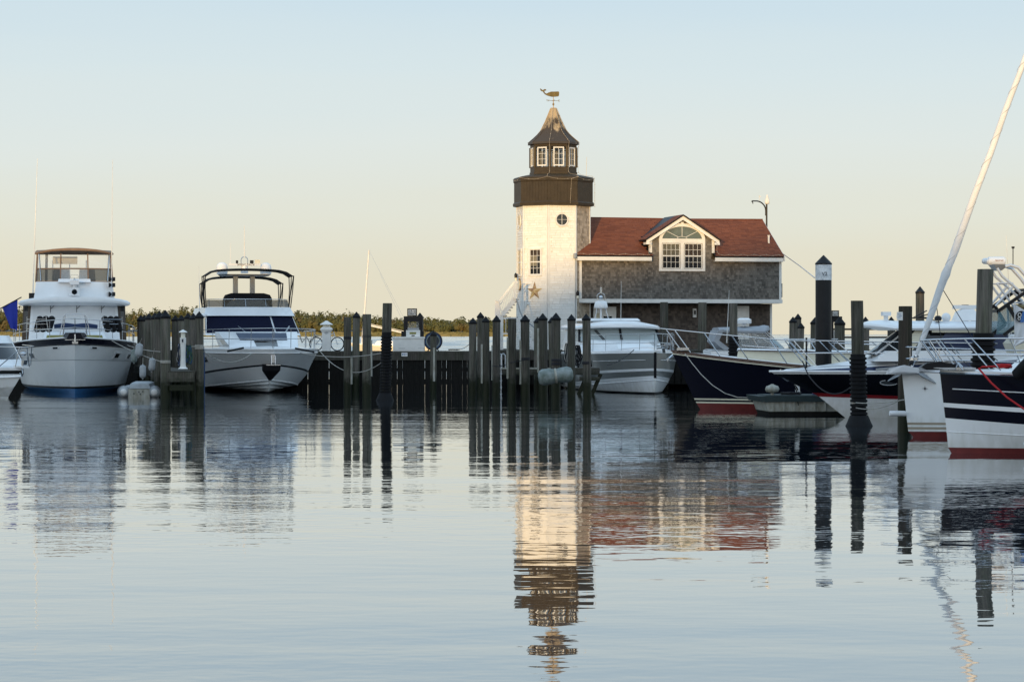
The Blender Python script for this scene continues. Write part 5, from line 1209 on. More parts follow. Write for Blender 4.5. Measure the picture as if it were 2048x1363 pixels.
m.loft([R_(.96,3.96),R_(1.0,4.02),R_(1.0,4.10),R_(.95,4.18)]); build('brow_roof', m, M['white'], ya, smooth=40)
c = Cabin((5.5,11,1.76,4.10,.55),(5.75,11,1.66,4.86,.5)); fb = c.body('flybridge', 'white', ya)
m = MB(); m.loft([[(5.55,-.72,4.83),(5.55,.72,4.83),(6.0,.72,4.83),(6.0,-.72,4.83)],[(5.65,-.68,4.98),(5.65,.68,4.98),(6.0,.68,4.98),(6.0,-.68,4.98)]]); build('venturi', m, M['white'], fb)
m = MB(); m.box(5.22,5.5,-.22,.22,4.22,4.58); m.tube([(5.35,0,4.58),(5.35,0,4.75)],.09,8); m.box(5.15,5.55,-.2,.2,4.72,4.9); sl = build('searchlight', m, M['white'], ya)
m = MB(); m.lathe([(.11,5.19),(.12,5.22),(.10,5.23)], (0,0,4.40), 14, axis='x'); build('lens', m, M['glass'], sl)
m = MB(); m.lathe([(.05,0),(.02,.12)],(5.35,0,4.9),8); m.frame([(5.3,-.16,5.0),(5.3,.16,5.0),(5.3,.16,5.14),(5.3,-.16,5.14)],.02); build('compass_light', m, M['steel'], sl)
ce = Cabin((5.85,10.6,1.68,4.88,.7),(6.35,10.4,1.62,6.10,.75))
def ebar(pts, r, sq=False):
    m = MB()
    if sq: m.beam(pts[0], pts[1], r, r)
    else: m.tube(pts, r, 5)
    build('enclosure_bar', m, M['tan'], ya)
for f_ in (-1,-.36,.36,1): ebar([ce.front_pt(f_,0), ce.front_pt(f_,1)], .05, True)
for a_, b_ in ((-1,-.36),(-.36,.36),(.36,1)):
    for t_ in (0.0,.46): ebar([ce.front_pt(a_+(b_-a_)*i/5, t_) for i in range(6)], .035 if t_ else .03)
for sd in (1,-1):
    for g_ in (.33,.66,1): ebar([ce.side_pt(g_,0,sd), ce.side_pt(g_,1,sd)], .05, True)
enc = ya
for a_, b_ in ((-.98,-.38),(-.34,.34),(.38,.98)):
    ce.front('clear_panel','vinyl', enc, a_, b_, .48, .97, .006); 
    if abs(a_+b_) > .1: ce.front('lower_windscreen','smoke', enc, a_, b_, .03, .44, .012)
    else: ce.front('lower_windscreen','vinyl', enc, a_, b_, .03, .44, .012)
for sd in (1,-1): ce.sidew('clear_side_panel','vinyl', enc, .02, .98, .05, .96, sd, .006)
m = MB(); R_ = lambda q, z: [Vector((6.15+.85*abs(f)**2.6+(1-q)*.5, 1.70*q*f, z-.16*abs(f)**3)) for f in [-1+2*i/14 for i in range(15)]]+[Vector((10.7,1.70*q,z+.06)),Vector((10.7,-1.70*q,z+.06))]
m.loft([R_(1.0,6.24),R_(1.02,6.29),R_(.98,6.34),R_(.6,6.37)]); top = build('canopy', m, M['tan'], ya, smooth=40)
for sd in (1,-1):
    for x_ in (6.9,8.6): m = MB(); m.tube([(x_,sd*1.55,6.2),(x_-.6,sd*1.45,4.9)], .02, 5); build('canopy_pole', m, M['steel'], top)
    m = MB(); m.loft([[(7.6,sd*.2,4.9),(7.6,sd*.95,4.9),(8.2,sd*.95,4.9),(8.2,sd*.2,4.9)],[(7.7,sd*.24,5.5),(7.7,sd*.9,5.5),(7.9,sd*.9,5.5),(7.9,sd*.24,5.5)]]); build('helm_seat', m, M['greycanvas'], fb)
m = MB(); m.box(8.9,10.2,-.15,.95,5.90,6.06); m.box(8.9,8.95,-.15,.95,5.72,5.9); build('lit_roof_panel', m, M['cream'], fb)  # tan hard top, the light on it put in as cream colour
for y_ in (-.55,.2,.95): m = MB(); m.tube([(8.95,y_,4.9),(8.95,y_,5.9)], .03, 6); build('frame_post', m, M['steel'], fb)
m = MB(); m.beam((9.6,1.25,4.8),(9.6,1.22,6.2),.12,.12); build('mast_post', m, M['black'], fb)
antenna('whip_antenna', ya, (6.3,1.80,4.2), (6.5,1.60,10.3), .017); antenna('whip_antenna', ya, (6.3,-1.62,4.2), (6.5,-1.68,10.3), .017)
m = MB(); m.box(6.1,6.4,1.72,1.97,4.12,4.36); build('antenna_base', m, M['black'], ya)
for z_ in (4.32,4.72,4.98): m = MB(); m.lathe([(.05,0),(.11,.10),(.11,.13)], (5.9,-1.62,z_), 10, axis='y'); m.lathe([(.09,-.16),(.10,-.02)],(5.9,-1.62,z_),10,axis='y'); build('horn', m, M['black'], ya)
for sd in (1,-1):
    for i in range(3):
        m = MB(); m.lathe([(.04,-.36),(.14,-.30),(.15,0),(.14,.30),(.04,.36)], (0,0,0), 10); o = build('stowed_fender', m, M['rubber'], ya, smooth=50); o.location = (2.2+i*.25, sd*((1.02 if sd > 0 else 1.32)+.25*i), 2.98); o.rotation_euler = (sd*.28,0,0)
    m = MB()
    for dz in (-.2,.0,.2): m.tube([(2.02,sd*1.12+sd*dz*.2,2.98+dz),(2.15,sd*1.5+sd*dz*.2,2.98+dz),(2.75,sd*2.0,2.98+dz)], .012, 5)
    m.tube([(2.05,sd*1.1,2.65),(2.05,sd*1.2,3.3)],.012,5); m.tube([(2.75,sd*2.0,2.65),(2.75,sd*2.0,3.3)],.012,5); build('fender_rack', m, M['steel'], ya)
m = MB(); m.tube([(3.0,-.95,2.86),(2.9,-.5,2.90),(2.9,0,2.88),(2.9,.4,2.9),(3.0,.85,2.88)], [.10,.13,.11,.14,.10], 8); build('rolled_cover', m, M['bluecanvas'], ya, smooth=50)

# ---- second yacht: express flybridge with dark bimini
yb_ = boat('motor_yacht', 'white flybridge yacht with dark navy windscreen cover and black bimini beside the bicycle', 'yacht', 547.5, 48, 102.6)
h = Hull(16.5, [dict(xb=2.3,h=.05,p=2,zb=-.5,zs=-.9,m='black'), dict(xb=1.9,h=1.35,p=2.6,zb=.12,zs=.10,m='hullgrey'), dict(xb=1.35,h=2.25,p=4.2,zb=.62,zs=.10,k=2.2,m='hullgrey'),
    dict(xb=.80,h=2.54,p=5.4,zb=1.24,zs=.55,k=2.2,m='black'), dict(xb=.74,h=2.56,p=5.4,zb=1.31,zs=.66,k=2.2,m='hullgrey'), dict(xb=.12,h=2.74,p=7.5,zb=1.76,zs=1.74,m='white'), dict(xb=0,h=2.75,p=7.6,zb=1.94,zs=1.92,m='white')])
h.build('hull', ['black','hullgrey','white'], yb_, 'white', camber=.12)
h.edge('rub_rail', 5, .025, 'white', yb_); h.edge('chine', 2, .03, 'hullgrey', yb_)
for sd in (1,-1):
    for k_, f_ in ((.35,0),(.7,.1)):
        m = MB(); pts = [h.pt(1,u,sd).lerp(h.pt(2,u,sd),k_) for u in h.us if .0 < u < .30]; m.tube([p+Vector((-.02,sd*.02,0)) for p in pts], .028, 5); build('spray_rail', m, M['hullgrey'], yb_)
    a = hull_patch('port_light', h, 4, 5, .26, .33, .45, .8, sd, 'white', yb_, .015); hull_patch('glass', h, 4, 5, .268, .322, .50, .76, sd, 'glass', a, .022)
m = MB(); m.loft([[(.62,.36,1.30),(.62,-.36,1.30),(.75,-.40,1.30),(.75,.40,1.30)],[(.72,.34,1.02),(.72,-.34,1.02),(.9,-.38,1.02),(.9,.38,1.02)],[(1.25,.04,.60),(1.25,-.04,.60),(1.3,-.05,.6),(1.3,.05,.6)]]); build('anchor_pocket', m, M['black'], yb_)
m = MB(); m.box(.22,.5,-.09,.09,1.36,1.70); m.tube([(.15,-.08,1.65),(.1,-.08,1.3)],.02,5); m.tube([(.15,.08,1.65),(.1,.08,1.3)],.02,5); m.beam((.12,-.3,1.27),(.12,.3,1.27),.04,.04); build('anchor_roller', m, M['steel'], yb_)
bow_rail(h, yb_, lambda u: .86-.18*u, lambda u: .42, .62, 7, .12, .05)
c = Cabin((2.3,8,1.45,1.95,.9),(4.6,8,1.75,2.66,1.2)); tk = c.body('trunk_cabin', 'white', yb_)
c.front('sun_pad','slate', tk, -.66, .62, .50, .92, .05); c.front('deck_hatch','glass', tk, -.34, .28, .12, .46, .03)
for sd in (1,-1): c.sidew('trunk_window','glass', tk, .0, .55, .12, .5, sd, .012, .03, .6)
c = Cabin((6.6,15,2.12,2.50,.9),(8.3,15,1.95,3.42,.9)); dk = c.body('deckhouse', 'white', yb_)
c.front('windscreen_cover','navycanvas', dk, -.985, -.46, .12, .94, .03); c.front('windscreen_cover','navycanvas', dk, -.42, .985, .12, .94, .03)
for sd in (1,-1): c.sidew('side_window','glass', dk, .01, .5, .15, .85, sd, .02, .04, .42)
for f_, d_ in ((.14,.5),(-.62,.2),(-.60,.22)):
    m = MB(); m.tube([c.front_pt(f_,.02)+Vector((-.08,0,0)), c.front_pt(f_+.20*(1 if f_>0 else -1), .45)+Vector((-.08,0,0))], .014, 5); build('wiper', m, M['steel'], dk)
c = Cabin((8.05,15.2,2.05,3.38,.9),(8.7,15.2,1.92,3.78,.9)); fb = c.body('flybridge_coaming', 'white', yb_)
c2 = Cabin((8.8,12,1.86,3.79,.9),(9.05,12,1.84,4.12,.9)); c2.front('fly_windscreen','smoke', fb, -1, 1, 0, .92, .015, 12)
for sd in (1,-1): c2.sidew('fly_side_screen','smoke', fb, 0, .55, 0, .92, sd)
rail('fly_rail', yb_, [[c2.side_pt(.6,1.05,1)]+[c2.front_pt(-f,1.05) for f in [-1+2*i/12 for i in range(13)]]+[c2.side_pt(.6,1.05,-1)]], [(c2.front_pt(f,0),c2.front_pt(f,1.05)) for f in (-.85,-.4,.1,.6,.95)], .018)
m = MB(); m.loft([[(9.3+d,-1.08,3.75),(9.3+d,1.08,3.75),(10.4,1.08,3.75),(10.4,-1.08,3.75)] if d == 0 else [(9.3+d,-1.08+q,z),(9.3+d,1.08-q,z),(10.4-d*.5,1.08-q,z),(10.4-d*.5,-1.08+q,z)] for d,q,z in ((0,0,3.75),(.05,.02,4.18),(.14,.10,4.34),(.35,.35,4.42))]); build('console_cover', m, M['canvas'], fb, smooth=35)
for y_ in (.42,-.36): m = MB(); m.loft([[(10.9,y_-.11,3.7),(10.9,y_+.11,3.7),(11.2,y_+.11,3.7),(11.2,y_-.11,3.7)],[(10.9,y_-.10,5.25),(10.9,y_+.10,5.25),(11.2,y_+.10,5.25),(11.2,y_-.10,5.25)]]); build('arch_post', m, M['greymetal'], fb)
m = MB(); m.loft([[(10.5,-1.05,5.22),(10.5,1.05,5.22),(11.8,1.05,5.22),(11.8,-1.05,5.22)],[(10.4,-1.15,5.30),(10.4,1.15,5.30),(11.9,1.15,5.30),(11.9,-1.15,5.30)]]); arch_ = build('radar_arch', m, M['greymetal'], yb_)
def bimini(x0, x1, hw, z, dx):
    g = []
    for i in range(15):
        f = -1+2*i/14; zz = z-.10*f*f-.22*abs(f)**8; g.append([Vector((x0+(x1-x0)*j/4, hw*f, zz+.05*sin(pi*j/4))) for j in range(5)])
    m = MB(); m.slab(g, (0,0,-.05)); o = build('bimini_top', m, M['canvas'], yb_, smooth=50)
    for xx, lean_ in ((x0,dx),(x0+.05,dx+.9),((x0+x1)/2,.2),(x1,-.5)):
        for sd in (1,-1): m = MB(); m.tube([(xx,sd*hw,z-.30),(xx+lean_*.5,sd*(hw-.01),z-.9),(xx+lean_,sd*(hw-.08),3.75)], .022, 6); build('bimini_pole', m, M['black'], o)
    return o
bimini(8.9,10.6,2.0,5.50,.5); bimini(11.6,13.4,1.85,5.22,.3)
for y_ in (1.02,-1.0):
    m = MB(); m.lathe([(.24,5.30),(.265,5.42),(.265,5.62),(.22,5.76),(.12,5.84),(.01,5.86)], (11.2,y_,0), 16); build('satellite_dome', m, M['white'], arch_, smooth=60)
m = MB(); m.box(10.95,11.1,-.74,.74,5.70,5.80); m.lathe([(.18,5.36),(.15,5.7)],(11.1,0,0),10); rb = build('radar_bar', m, M['white'], yb_)
letters('radar_lettering','SPIRIT PACK', .12, (10.945,-.06,5.75), (0,-1,0), (0,0,1), M['dark'], rb, 1.25)
m = MB(); m.tube([(11.1,.15,5.8)]+[Vector((11.1,.15*cos(pi*i/8),5.98+.14*sin(pi*i/8))) for i in range(9)]+[(11.1,-.15,5.8)], .022, 6); build('light_hoop', m, M['steel'], arch_)
for y_, z_, w_ in ((.34,5.87,.05),(-.34,5.88,.08),(-.6,5.9,.12)): m = MB(); m.box(11.05,11.15,y_-w_,y_+w_,5.81,z_+.08); build('sensor_box', m, M['cream'] if w_ > .1 else M['black'], arch_)
antenna('whip_antenna', arch_, (11.1,0,6.1), (11.1,0,7.55), .02); antenna('whip_antenna', arch_, (11.1,.64,5.8), (11.1,.64,6.75), .012); antenna('whip_antenna', arch_, (11.1,-1.6,5.4),(11.1,-1.6,5.6),.02)
antenna('side_antenna', yb_, (8.4,2.3,3.4), (8.6,2.32,5.6), .014)
m = MB(); m.lathe([(.06,3.3),(.19,3.36),(.19,3.42),(.05,3.47)], (8.3,2.15,0), 10); build('side_light', m, M['white'], yb_)
cb = [(1.6,-1.3,2.5),(1.6,-1.4,2.2),(1.7,-1.6,2.45),(1.6,-1.75,2.15),(1.7,-1.9,2.4),(1.6,-2.0,2.5)]
m = MB(); m.tube(cb, .04, 6); build('coiled_line', m, M['rope'], yb_)
for a_, b_ in (((.5,1.2,1.98),(.25,1.9,1.84)),((.45,-.95,1.96),(.3,-1.75,1.8))): m = MB(); m.tube([a_,b_], .045, 6); build('chafe_guard', m, M['black'], yb_)

# ---- grey hulled boat below the house
yc = boat('grey_motorboat', 'grey hulled cabin boat with white stripe moored below the grey house', 'motorboat', 1310.5, 48, 99)
h = Hull(12.5, [dict(xb=.30,h=.05,p=2,zb=-.5,zs=-.7,m='black'), dict(xb=.16,h=1.70,p=3.3,zb=.13,zs=.08,m='white'), dict(xb=.12,h=1.85,p=4.0,zb=.64,zs=.16,k=1.6,m='white'), dict(xb=.10,h=1.92,p=4.2,zb=.82,zs=.34,k=1.6,m='grey'),
    dict(xb=.05,h=2.02,p=4.6,zb=1.03,zs=.66,k=1.6,m='white'), dict(xb=.04,h=2.04,p=4.7,zb=1.13,zs=.78,k=1.6,m='grey'), dict(xb=0,h=2.10,p=5.4,zb=1.78,zs=1.66,m='white'), dict(xb=0,h=2.09,p=5.4,zb=1.86,zs=1.74,m='white')])
h.build('hull', ['black','white','grey'], yc, 'white', camber=.2)
h.edge('chine', 2, .02, 'white', yc); h.edge('rub_rail', 6, .02, 'white', yc)
m = MB(); m.prism([(-.02,-.05,.72),(-.02,.05,.72),(-.03,.05,1.8),(-.03,-.05,1.8)], (.08,0,0)); build('stem_guard', m, M['rubber'], yc)
for sd in (1,-1):
    m = MB(); m.tube([h.pt(5,u,sd).lerp(h.pt(6,u,sd),.55)+Vector((0,sd*.008,0)) for u in h.us if .03 < u < .36], .012, 5); build('pin_stripe', m, M['white'], yc)
    hull_patch('hull_window', h, 5, 6, .36, .56, .25, .62, sd, 'glass', yc, .012)
bow_rail(h, yc, lambda u: .72, lambda u: .34, .55, 6, .12, .02, r=.014)
rail('pulpit', yc, [[(.5,-.9,2.55),(.0,-.75,2.6),(-.15,-.5,2.55),(-.2,-.75,2.0)],[(.5,-.95,2.15),(-.1,-.85,2.15)]], [((.2,-.7,1.85),(.0,-.75,2.6)),((-.05,-.5,1.85),(-.15,-.5,2.55))], .014)
c = Cabin((6.4,11.5,1.86,1.80,.55),(7.0,11.5,1.84,2.24,.55)); base_ = c.body('cabin_base', 'white', yc, mids=())
m = MB(); m.loft([[(3.2,-.9,1.85),(3.2,.9,1.85),(6.9,1.7,1.85),(6.9,-1.7,1.85)],[(4.6,-.7,2.2),(4.6,.7,2.2),(6.95,1.6,2.3),(6.95,-1.6,2.3)]]); build('foredeck_trunk', m, M['white'], yc, smooth=30)
c = Cabin((6.9,11.3,1.84,2.22,.5),(7.5,11.3,1.74,2.86,.45)); cb_ = c.body('cabin', 'white', yc)
c.front('windscreen','paleglass', cb_, -.97, -.02, .03, .95, .015); c.front('windscreen','paleglass', cb_, .02, .97, .03, .95, .015)
for f_ in (-1.0,0,1.0):
    m = MB(); m.beam(c.front_pt(f_,0)+Vector((-.03,0,0)), c.front_pt(f_,1)+Vector((-.03,0,0)), .10,.05); build('windscreen_pillar', m, M['black'], cb_)
for f_ in (.64,.6): m = MB(); m.beam(c.front_pt(f_-.22,.02)+Vector((-.05,0,0)), c.front_pt(f_,.8)+Vector((-.05,0,0)), .03,.02); build('wiper', m, M['black'], cb_)
for sd in (1,-1): c.sidew('side_window','paleglass' if sd > 0 else 'stripe', cb_, .02, .6, .05, .92, sd)
m = MB(); R_ = lambda q, z: [Vector((6.85+.8*abs(f)**2.4+(1-q)*1.2, 1.88*q*f, z-.10*abs(f)**3)) for f in [-1+2*i/12 for i in range(13)]]+[Vector((11.8,1.88*q,z-.08)),Vector((11.8,-1.88*q,z-.08))]
m.loft([R_(1.0,2.86),R_(1.01,2.94),R_(.96,3.04),R_(.7,3.14)]); rfc = build('roof', m, M['white'], yc, smooth=40)
m = MB(); m.loft([[(8.2,-1.15,3.11),(8.2,1.15,3.11),(10.6,1.2,3.10),(10.6,-1.2,3.10)],[(8.4,-1.1,3.15),(8.4,1.1,3.15),(10.5,1.1,3.15),(10.5,-1.1,3.15)]]); build('roof_hatch', m, M['glass'], rfc)
m = MB(); m.loft([[(9.0,-1.3,3.16),(9.0,1.4,3.16),(11,1.4,3.16),(11,-1.3,3.16)],[(9.2,-1.2,3.27),(9.2,1.3,3.27),(11,1.3,3.27),(11,-1.2,3.27)]]); build('roof_rail', m, M['white'], rfc)
rz_ = 4.35
m = MB(); m.tube([(9.5,.44,3.2),(9.5,.44,3.75)],.05,8); m.tube([(9.5,.72,3.1),(9.5,.62,3.8)],.02,5); m.tube([(9.5,.05,3.1),(9.5,.25,3.8)],.02,5); mst = build('radar_mast', m, M['alu'], yc)
m = MB(); m.lathe([(.30,3.74),(.32,3.80),(.27,4.02),(.20,4.06)], (9.5,.44,0), 16); build('radar_dome', m, M['white'], mst, smooth=50)
m = MB(); m.tube([(9.5,.62,4.05)]+[Vector((9.5,.44+.18*cos(pi*i/8),4.26+.16*sin(pi*i/8))) for i in range(9)]+[(9.5,.26,4.05)],.018,6); m.ball((9.5,.44,4.22),.10,8,6); m.tube([(9.5,.44,4.4),(9.5,.44,4.68)],.05,6); build('light_hoop', m, M['steel'], mst)
antenna('whip_antenna', rfc, (9.0,-.38,3.2), (9.0,-.40,4.95), .010)
m = MB(); m.beam((.25,-.15,1.95),(-.35,-.45,2.02),.10,.05); m.beam((-.05,-.05,2.05),(-.1,-.75,2.12),.09,.05); m.beam((-.2,-.3,1.98),(.1,-.4,1.8),.12,.06); an = build('anchor', m, M['greymetal'], yc)
m = MB(); m.tube([(-.1,-.75,1.72),(-.16,-.55,1.55),(-.12,-.5,1.42)],.04,6); m.beam((-.1,-.45,1.5),(.02,-1.0,1.75),.06,.05); build('anchor_roller', m, M['steel'], yc)

# ---- dark blue boat with a long bow rail
yd = boat('navy_motorboat', 'long navy hulled boat with teak toe rail and red bottom, bow pointing left', 'motorboat', 1345, 60, -5)
h = Hull(11.5, [dict(xb=1.3,h=.05,p=2,zb=-.6,zs=-.6,m='red'), dict(xb=.80,h=1.40,p=1.9,zb=.26,zs=.23,m='cream'), dict(xb=.77,h=1.42,p=1.9,zb=.31,zs=.28,m='navy'), dict(xb=.74,h=1.44,p=1.9,zb=.37,zs=.34,m='cream'), dict(xb=.71,h=1.46,p=1.9,zb=.42,zs=.39,m='navy'),
    dict(xb=.0,h=1.80,p=2.3,q=.9,zb=1.90,zs=1.05,k=1.8,m='teak'), dict(xb=-.02,h=1.81,p=2.3,q=.9,zb=2.0,zs=1.15,k=1.8,m='white')])
h.build('hull', ['red','cream','navy','teak','white'], yd, 'white', camber=.1)
h.edge('rub_rail', 5, .022, 'cream', yd); h.edge('toe_rail', 6, .03, 'teak', yd)
c = Cabin((2.2,9,.35,1.55,.6),(2.6,9,.9,1.9,1.2)); tk = MB()
g1 = [Vector((2.1+i*.75, (.25+.75*(i/9)**.5)*-1, 1.58-.03*i)) for i in range(10)]; g2 = [Vector((p.x,-p.y,p.z)) for p in g1]
rings = [[a+Vector((0,0,0)), b, b*1+Vector((.08,-.06,.42+.015*i)), a+Vector((.08,.06,.42+.015*i))] for i,(a,b) in enumerate(zip(g1,g2))]
tk.loft(rings); trk = build('trunk_cabin', tk, M['cream'], yd, smooth=25)
tk = MB(); tk.loft([[a+Vector((.04,-.02,.42+.015*i)), b+Vector((.04,.02,.42+.015*i)), b+Vector((.06,-.2,.50+.015*i)), a+Vector((.06,.2,.50+.015*i))] for i,(a,b) in enumerate(zip(g1,g2))]); build('trunk_top', tk, M['white'], trk, smooth=25)
m = MB(); m.tube([p+Vector((.06,-.01,.44+.015*i)) for i,p in enumerate(g1)], .02, 5); build('teak_trim', m, M['teak'], trk)
m = MB(); m.box(3.2,3.7,-.25,.2,2.03,2.08); build('deck_hatch', m, M['teak'], trk)
m = MB(); m.loft([[(6.8,-1.2,1.5),(6.8,1.2,1.5),(10,1.3,1.5),(10,-1.3,1.5)],[(7.2,-1.1,2.3),(7.2,1.1,2.3),(10,1.2,2.3),(10,-1.2,2.3)]]); build('pilothouse', m, M['white'], yd)
def dtop(u): return Vector((-.42,0,2.74)).lerp(Vector((5.6,-1.55,2.22)), u)
tp = [Vector((-.40,-.05,2.74)),Vector((.6,-.52,2.64)),Vector((2.0,-1.05,2.50)),Vector((3.6,-1.42,2.36)),Vector((5.6,-1.62,2.24)),Vector((7,-1.66,2.2))]
tpf = [Vector((p.x,-p.y,p.z)) for p in tp]
pst = []
for (u_, xx) in ((.03,.35),(.055,.75),(.14,1.9),(.22,2.8),(.33,4.0),(.45,5.3)):
    b = h.side(u_*1.0,-1,.08); 
    for seg in range(len(tp)-1):
        if tp[seg].x <= b.x-.55 <= tp[seg+1].x: t_ = tp[seg].lerp(tp[seg+1], (b.x-.55-tp[seg].x)/(tp[seg+1].x-tp[seg].x)); pst.append((b,t_)); pst.append((Vector((b.x,-b.y,b.z)),Vector((t_.x,-t_.y,t_.z))))
rail('bow_rail', yd, [tpf[::-1]+tp, [Vector((p.x+.3,p.y*.98,p.z-.32)) for p in tp[2:]]], pst, .02)
m = MB(); m.box(.15,.55,-.28,.28,2.02,2.10); build('windlass', m, M['steel'], yd)

# ---- canvas topped boat behind it
yi = boat('white_motorboat', 'white open boat with grey canvas enclosure behind the navy boat', 'motorboat', 1672, 49.5, 183, )
h = Hull(5.25, [dict(xb=1.0,h=.05,p=2,zb=-.4,zs=-.4,m='white'), dict(xb=.8,h=1.1,p=2,zb=.1,zs=.1,m='white'), dict(xb=0,h=1.25,p=2.4,q=.8,zb=1.75,zs=1.75,m='white'), dict(xb=0,h=1.25,p=2.4,q=.8,zb=1.90,zs=1.90,m='white')])
h.build('hull', ['white'], yi, 'white')
c = Cabin((2.1,4.8,1.10,1.95,.35),(2.9,4.7,.98,2.72,.35))
def ibar(a, b):
    m = MB(); m.tube([a,b], .021, 5); build('canopy_bow', m, M['steel'], yi)
for f_ in (-1,-.33,.33,1): ibar(c.front_pt(f_,0),c.front_pt(f_,1))
for sd in (1,-1):
    for g_ in (0,.35,.7): ibar(c.side_pt(g_,0,sd),c.side_pt(g_,1,sd))
    ibar(c.side_pt(0,0,sd),c.side_pt(.35,1,sd))
wsf = yi
c.front('windscreen','teal', wsf, -.97,.97,.03,.55,.01)
for sd in (1,-1): c.sidew('side_curtain','vinyl', wsf, .0,.68,.05,.95,sd,.008)
m = MB(); R_ = lambda q, z: [Vector((2.72+.35*abs(f)**2+(1-q)*.4, 1.06*q*f, z-.14*abs(f)**3)) for f in [-1+2*i/12 for i in range(13)]]+[Vector((4.9,1.06*q,z-.1)),Vector((4.9,-1.06*q,z-.1))]
m.loft([R_(1,2.72),R_(1.01,2.80),R_(.93,2.88),R_(.5,2.92)]); ctop = build('canvas_top', m, M['greycanvas'], yi, smooth=40)
m = MB(); m.loft([[(4.7,-1.08,2.74),(4.95,-1.08,2.70),(4.95,1.08,2.70),(4.7,1.08,2.74)],[(4.9,-1.1,2.3),(5.1,-1.1,2.25),(5.1,1.1,2.25),(4.9,1.1,2.3)],[(4.4,-1.12,1.92),(4.7,-1.12,1.92),(4.7,1.12,1.92),(4.4,1.12,1.92)]]); build('aft_curtain', m, M['greycanvas'], ctop, smooth=40)
m = MB(); m.lathe([(.28,2.98),(.30,3.02),(.29,3.14),(.18,3.20)], (3.75,.1,0), 16); m.tube([(3.75,.1,2.88),(3.75,.1,3.0)],.1,8); build('radar_dome', m, M['white'], yi, smooth=50)
m = MB(); m.box(3.3,3.9,-.7,-.25,1.92,2.35); m.box(3.3,3.9,.2,.7,1.92,2.35); m.box(2.8,3.1,-.5,.5,1.92,2.2); build('helm_seats', m, M['black'], yi)
antenna('whip_antenna', yi, (4.6,1.1,2.2), (4.5,1.1,4.3), .014)
bow_rail(h, yi, lambda u: .45, None, .4, 4, .1, .1)

# ---- express cruiser with the hard top
ye = boat('express_cruiser', 'navy and white express cruiser with white hard top and long raked bow', 'motorboat', 1540, 66.8, 1)
h = Hull(11.5, [dict(xb=2.6,h=.05,p=2,zb=-.5,zs=-.6,m='white'), dict(xb=2.30,h=1.15,p=1.8,zb=.02,zs=.02,m='white'), dict(xb=1.45,h=1.45,p=2.1,q=.9,zb=.70,zs=.45,k=1.2,m='redline'), dict(xb=1.25,h=1.50,p=2.1,q=.9,zb=.80,zs=.52,k=1.2,m='blackgel'),
    dict(xb=.12,h=1.74,p=2.6,q=.75,zb=1.36,zs=1.38,m='white'), dict(xb=.0,h=1.75,p=2.6,q=.75,zb=1.44,zs=1.46,m='stripe'), dict(xb=.35,h=1.72,p=2.5,q=.78,zb=1.46,zs=2.02,k=1,m='white'), dict(xb=.5,h=1.62,p=2.4,q=.8,zb=1.51,zs=2.16,k=1,m='white')])
h.build('hull', ['white','redline','blackgel','stripe'], ye, None)
g = []
for u in h.us:
    a = h.pt(-1,u,1); g.append([Vector((a.x, a.y*f, a.z+(.02+.34*min(1,u/.35))*(1-f*f)*min(1,a.y))) for f in (1,.75,.4,0,-.4,-.75,-1)])
m = MB(); m.slab(g, (0,0,-.03)); build('deck', m, M['white'], ye, smooth=40)
h.edge('rub_rail', 5, .035, 'white', ye); h.edge('chine', 2, .015, 'redline', ye); h.edge('coaming_line', 7, .010, 'stripe', ye)
oc = hull_place(h,3,4,.26,-1,.62); m = MB(); m.tube([oc+Vector((.26*cos(a),-.02,.075*sin(a))) for a in [2*pi*i/24 for i in range(24)]], .014, 5, closed=True); pl_ = build('port_light', m, M['steel'], ye); m = MB(); m.prism([oc+Vector((.24*cos(a),-.01,.065*sin(a))) for a in [2*pi*i/20 for i in range(20)]], (0,.01,0)); build('glass', m, M['glass'], pl_)
c = Cabin((2.85,7,1.38,1.95,1.0),(3.9,7,1.18,2.72,.8)); cbe = c.body('windscreen', 'glass', ye)
for f_ in (-.5,.5): m = MB(); m.beam(c.front_pt(f_,0)+Vector((-.02,0,0)),c.front_pt(f_,1)+Vector((-.02,0,0)),.05,.05); build('pillar', m, M['steel'], cbe)
for sd in (1,-1):
    m = MB(); P = [Vector((3.55,sd*1.42,2.0)),Vector((3.95,sd*1.42,2.0)),Vector((4.60,sd*1.26,2.74)),Vector((4.20,sd*1.26,2.74))]; m.prism(P, (0,-sd*.08,0)); build('hard_top_strut', m, M['cream'], ye)
    m = MB(); m.loft([[(4.6,sd*1.40,2.1),(9.5,sd*1.42,2.1),(9.5,sd*1.40,2.14),(4.7,sd*1.38,2.14)],[(5.1,sd*1.27,2.66),(9.2,sd*1.29,2.6),(9.2,sd*1.26,2.6),(5.1,sd*1.25,2.66)]]); build('side_window', m, M['stripe'], ye)
m = MB(); m.loft([[(2.9,-1.45,1.75),(2.9,1.45,1.75),(10.5,1.5,1.8),(10.5,-1.5,1.8)],[(3.3,-1.4,2.06),(3.3,1.4,2.06),(10.5,1.44,2.1),(10.5,-1.44,2.1)]]); build('cockpit_coaming', m, M['white'], ye)
m = MB(); R_ = lambda q, z: [Vector((2.72+.75*abs(f)**2.4+(1-q)*1.0, 1.46*q*f, z-.10*abs(f)**3)) for f in [-1+2*i/12 for i in range(13)]]+[Vector((10.3,1.46*q,z-.06)),Vector((10.3,-1.46*q,z-.06))]
m.loft([R_(.98,2.76),R_(1.0,2.82),R_(.97,2.88),R_(.75,2.95),R_(.4,2.98)]); hte = build('hard_top', m, M['white'], ye, smooth=40)
m = MB(); m.box(4.6,10.2,-1.40,1.40,2.60,2.70); build('top_liner', m, M['cream'], hte)
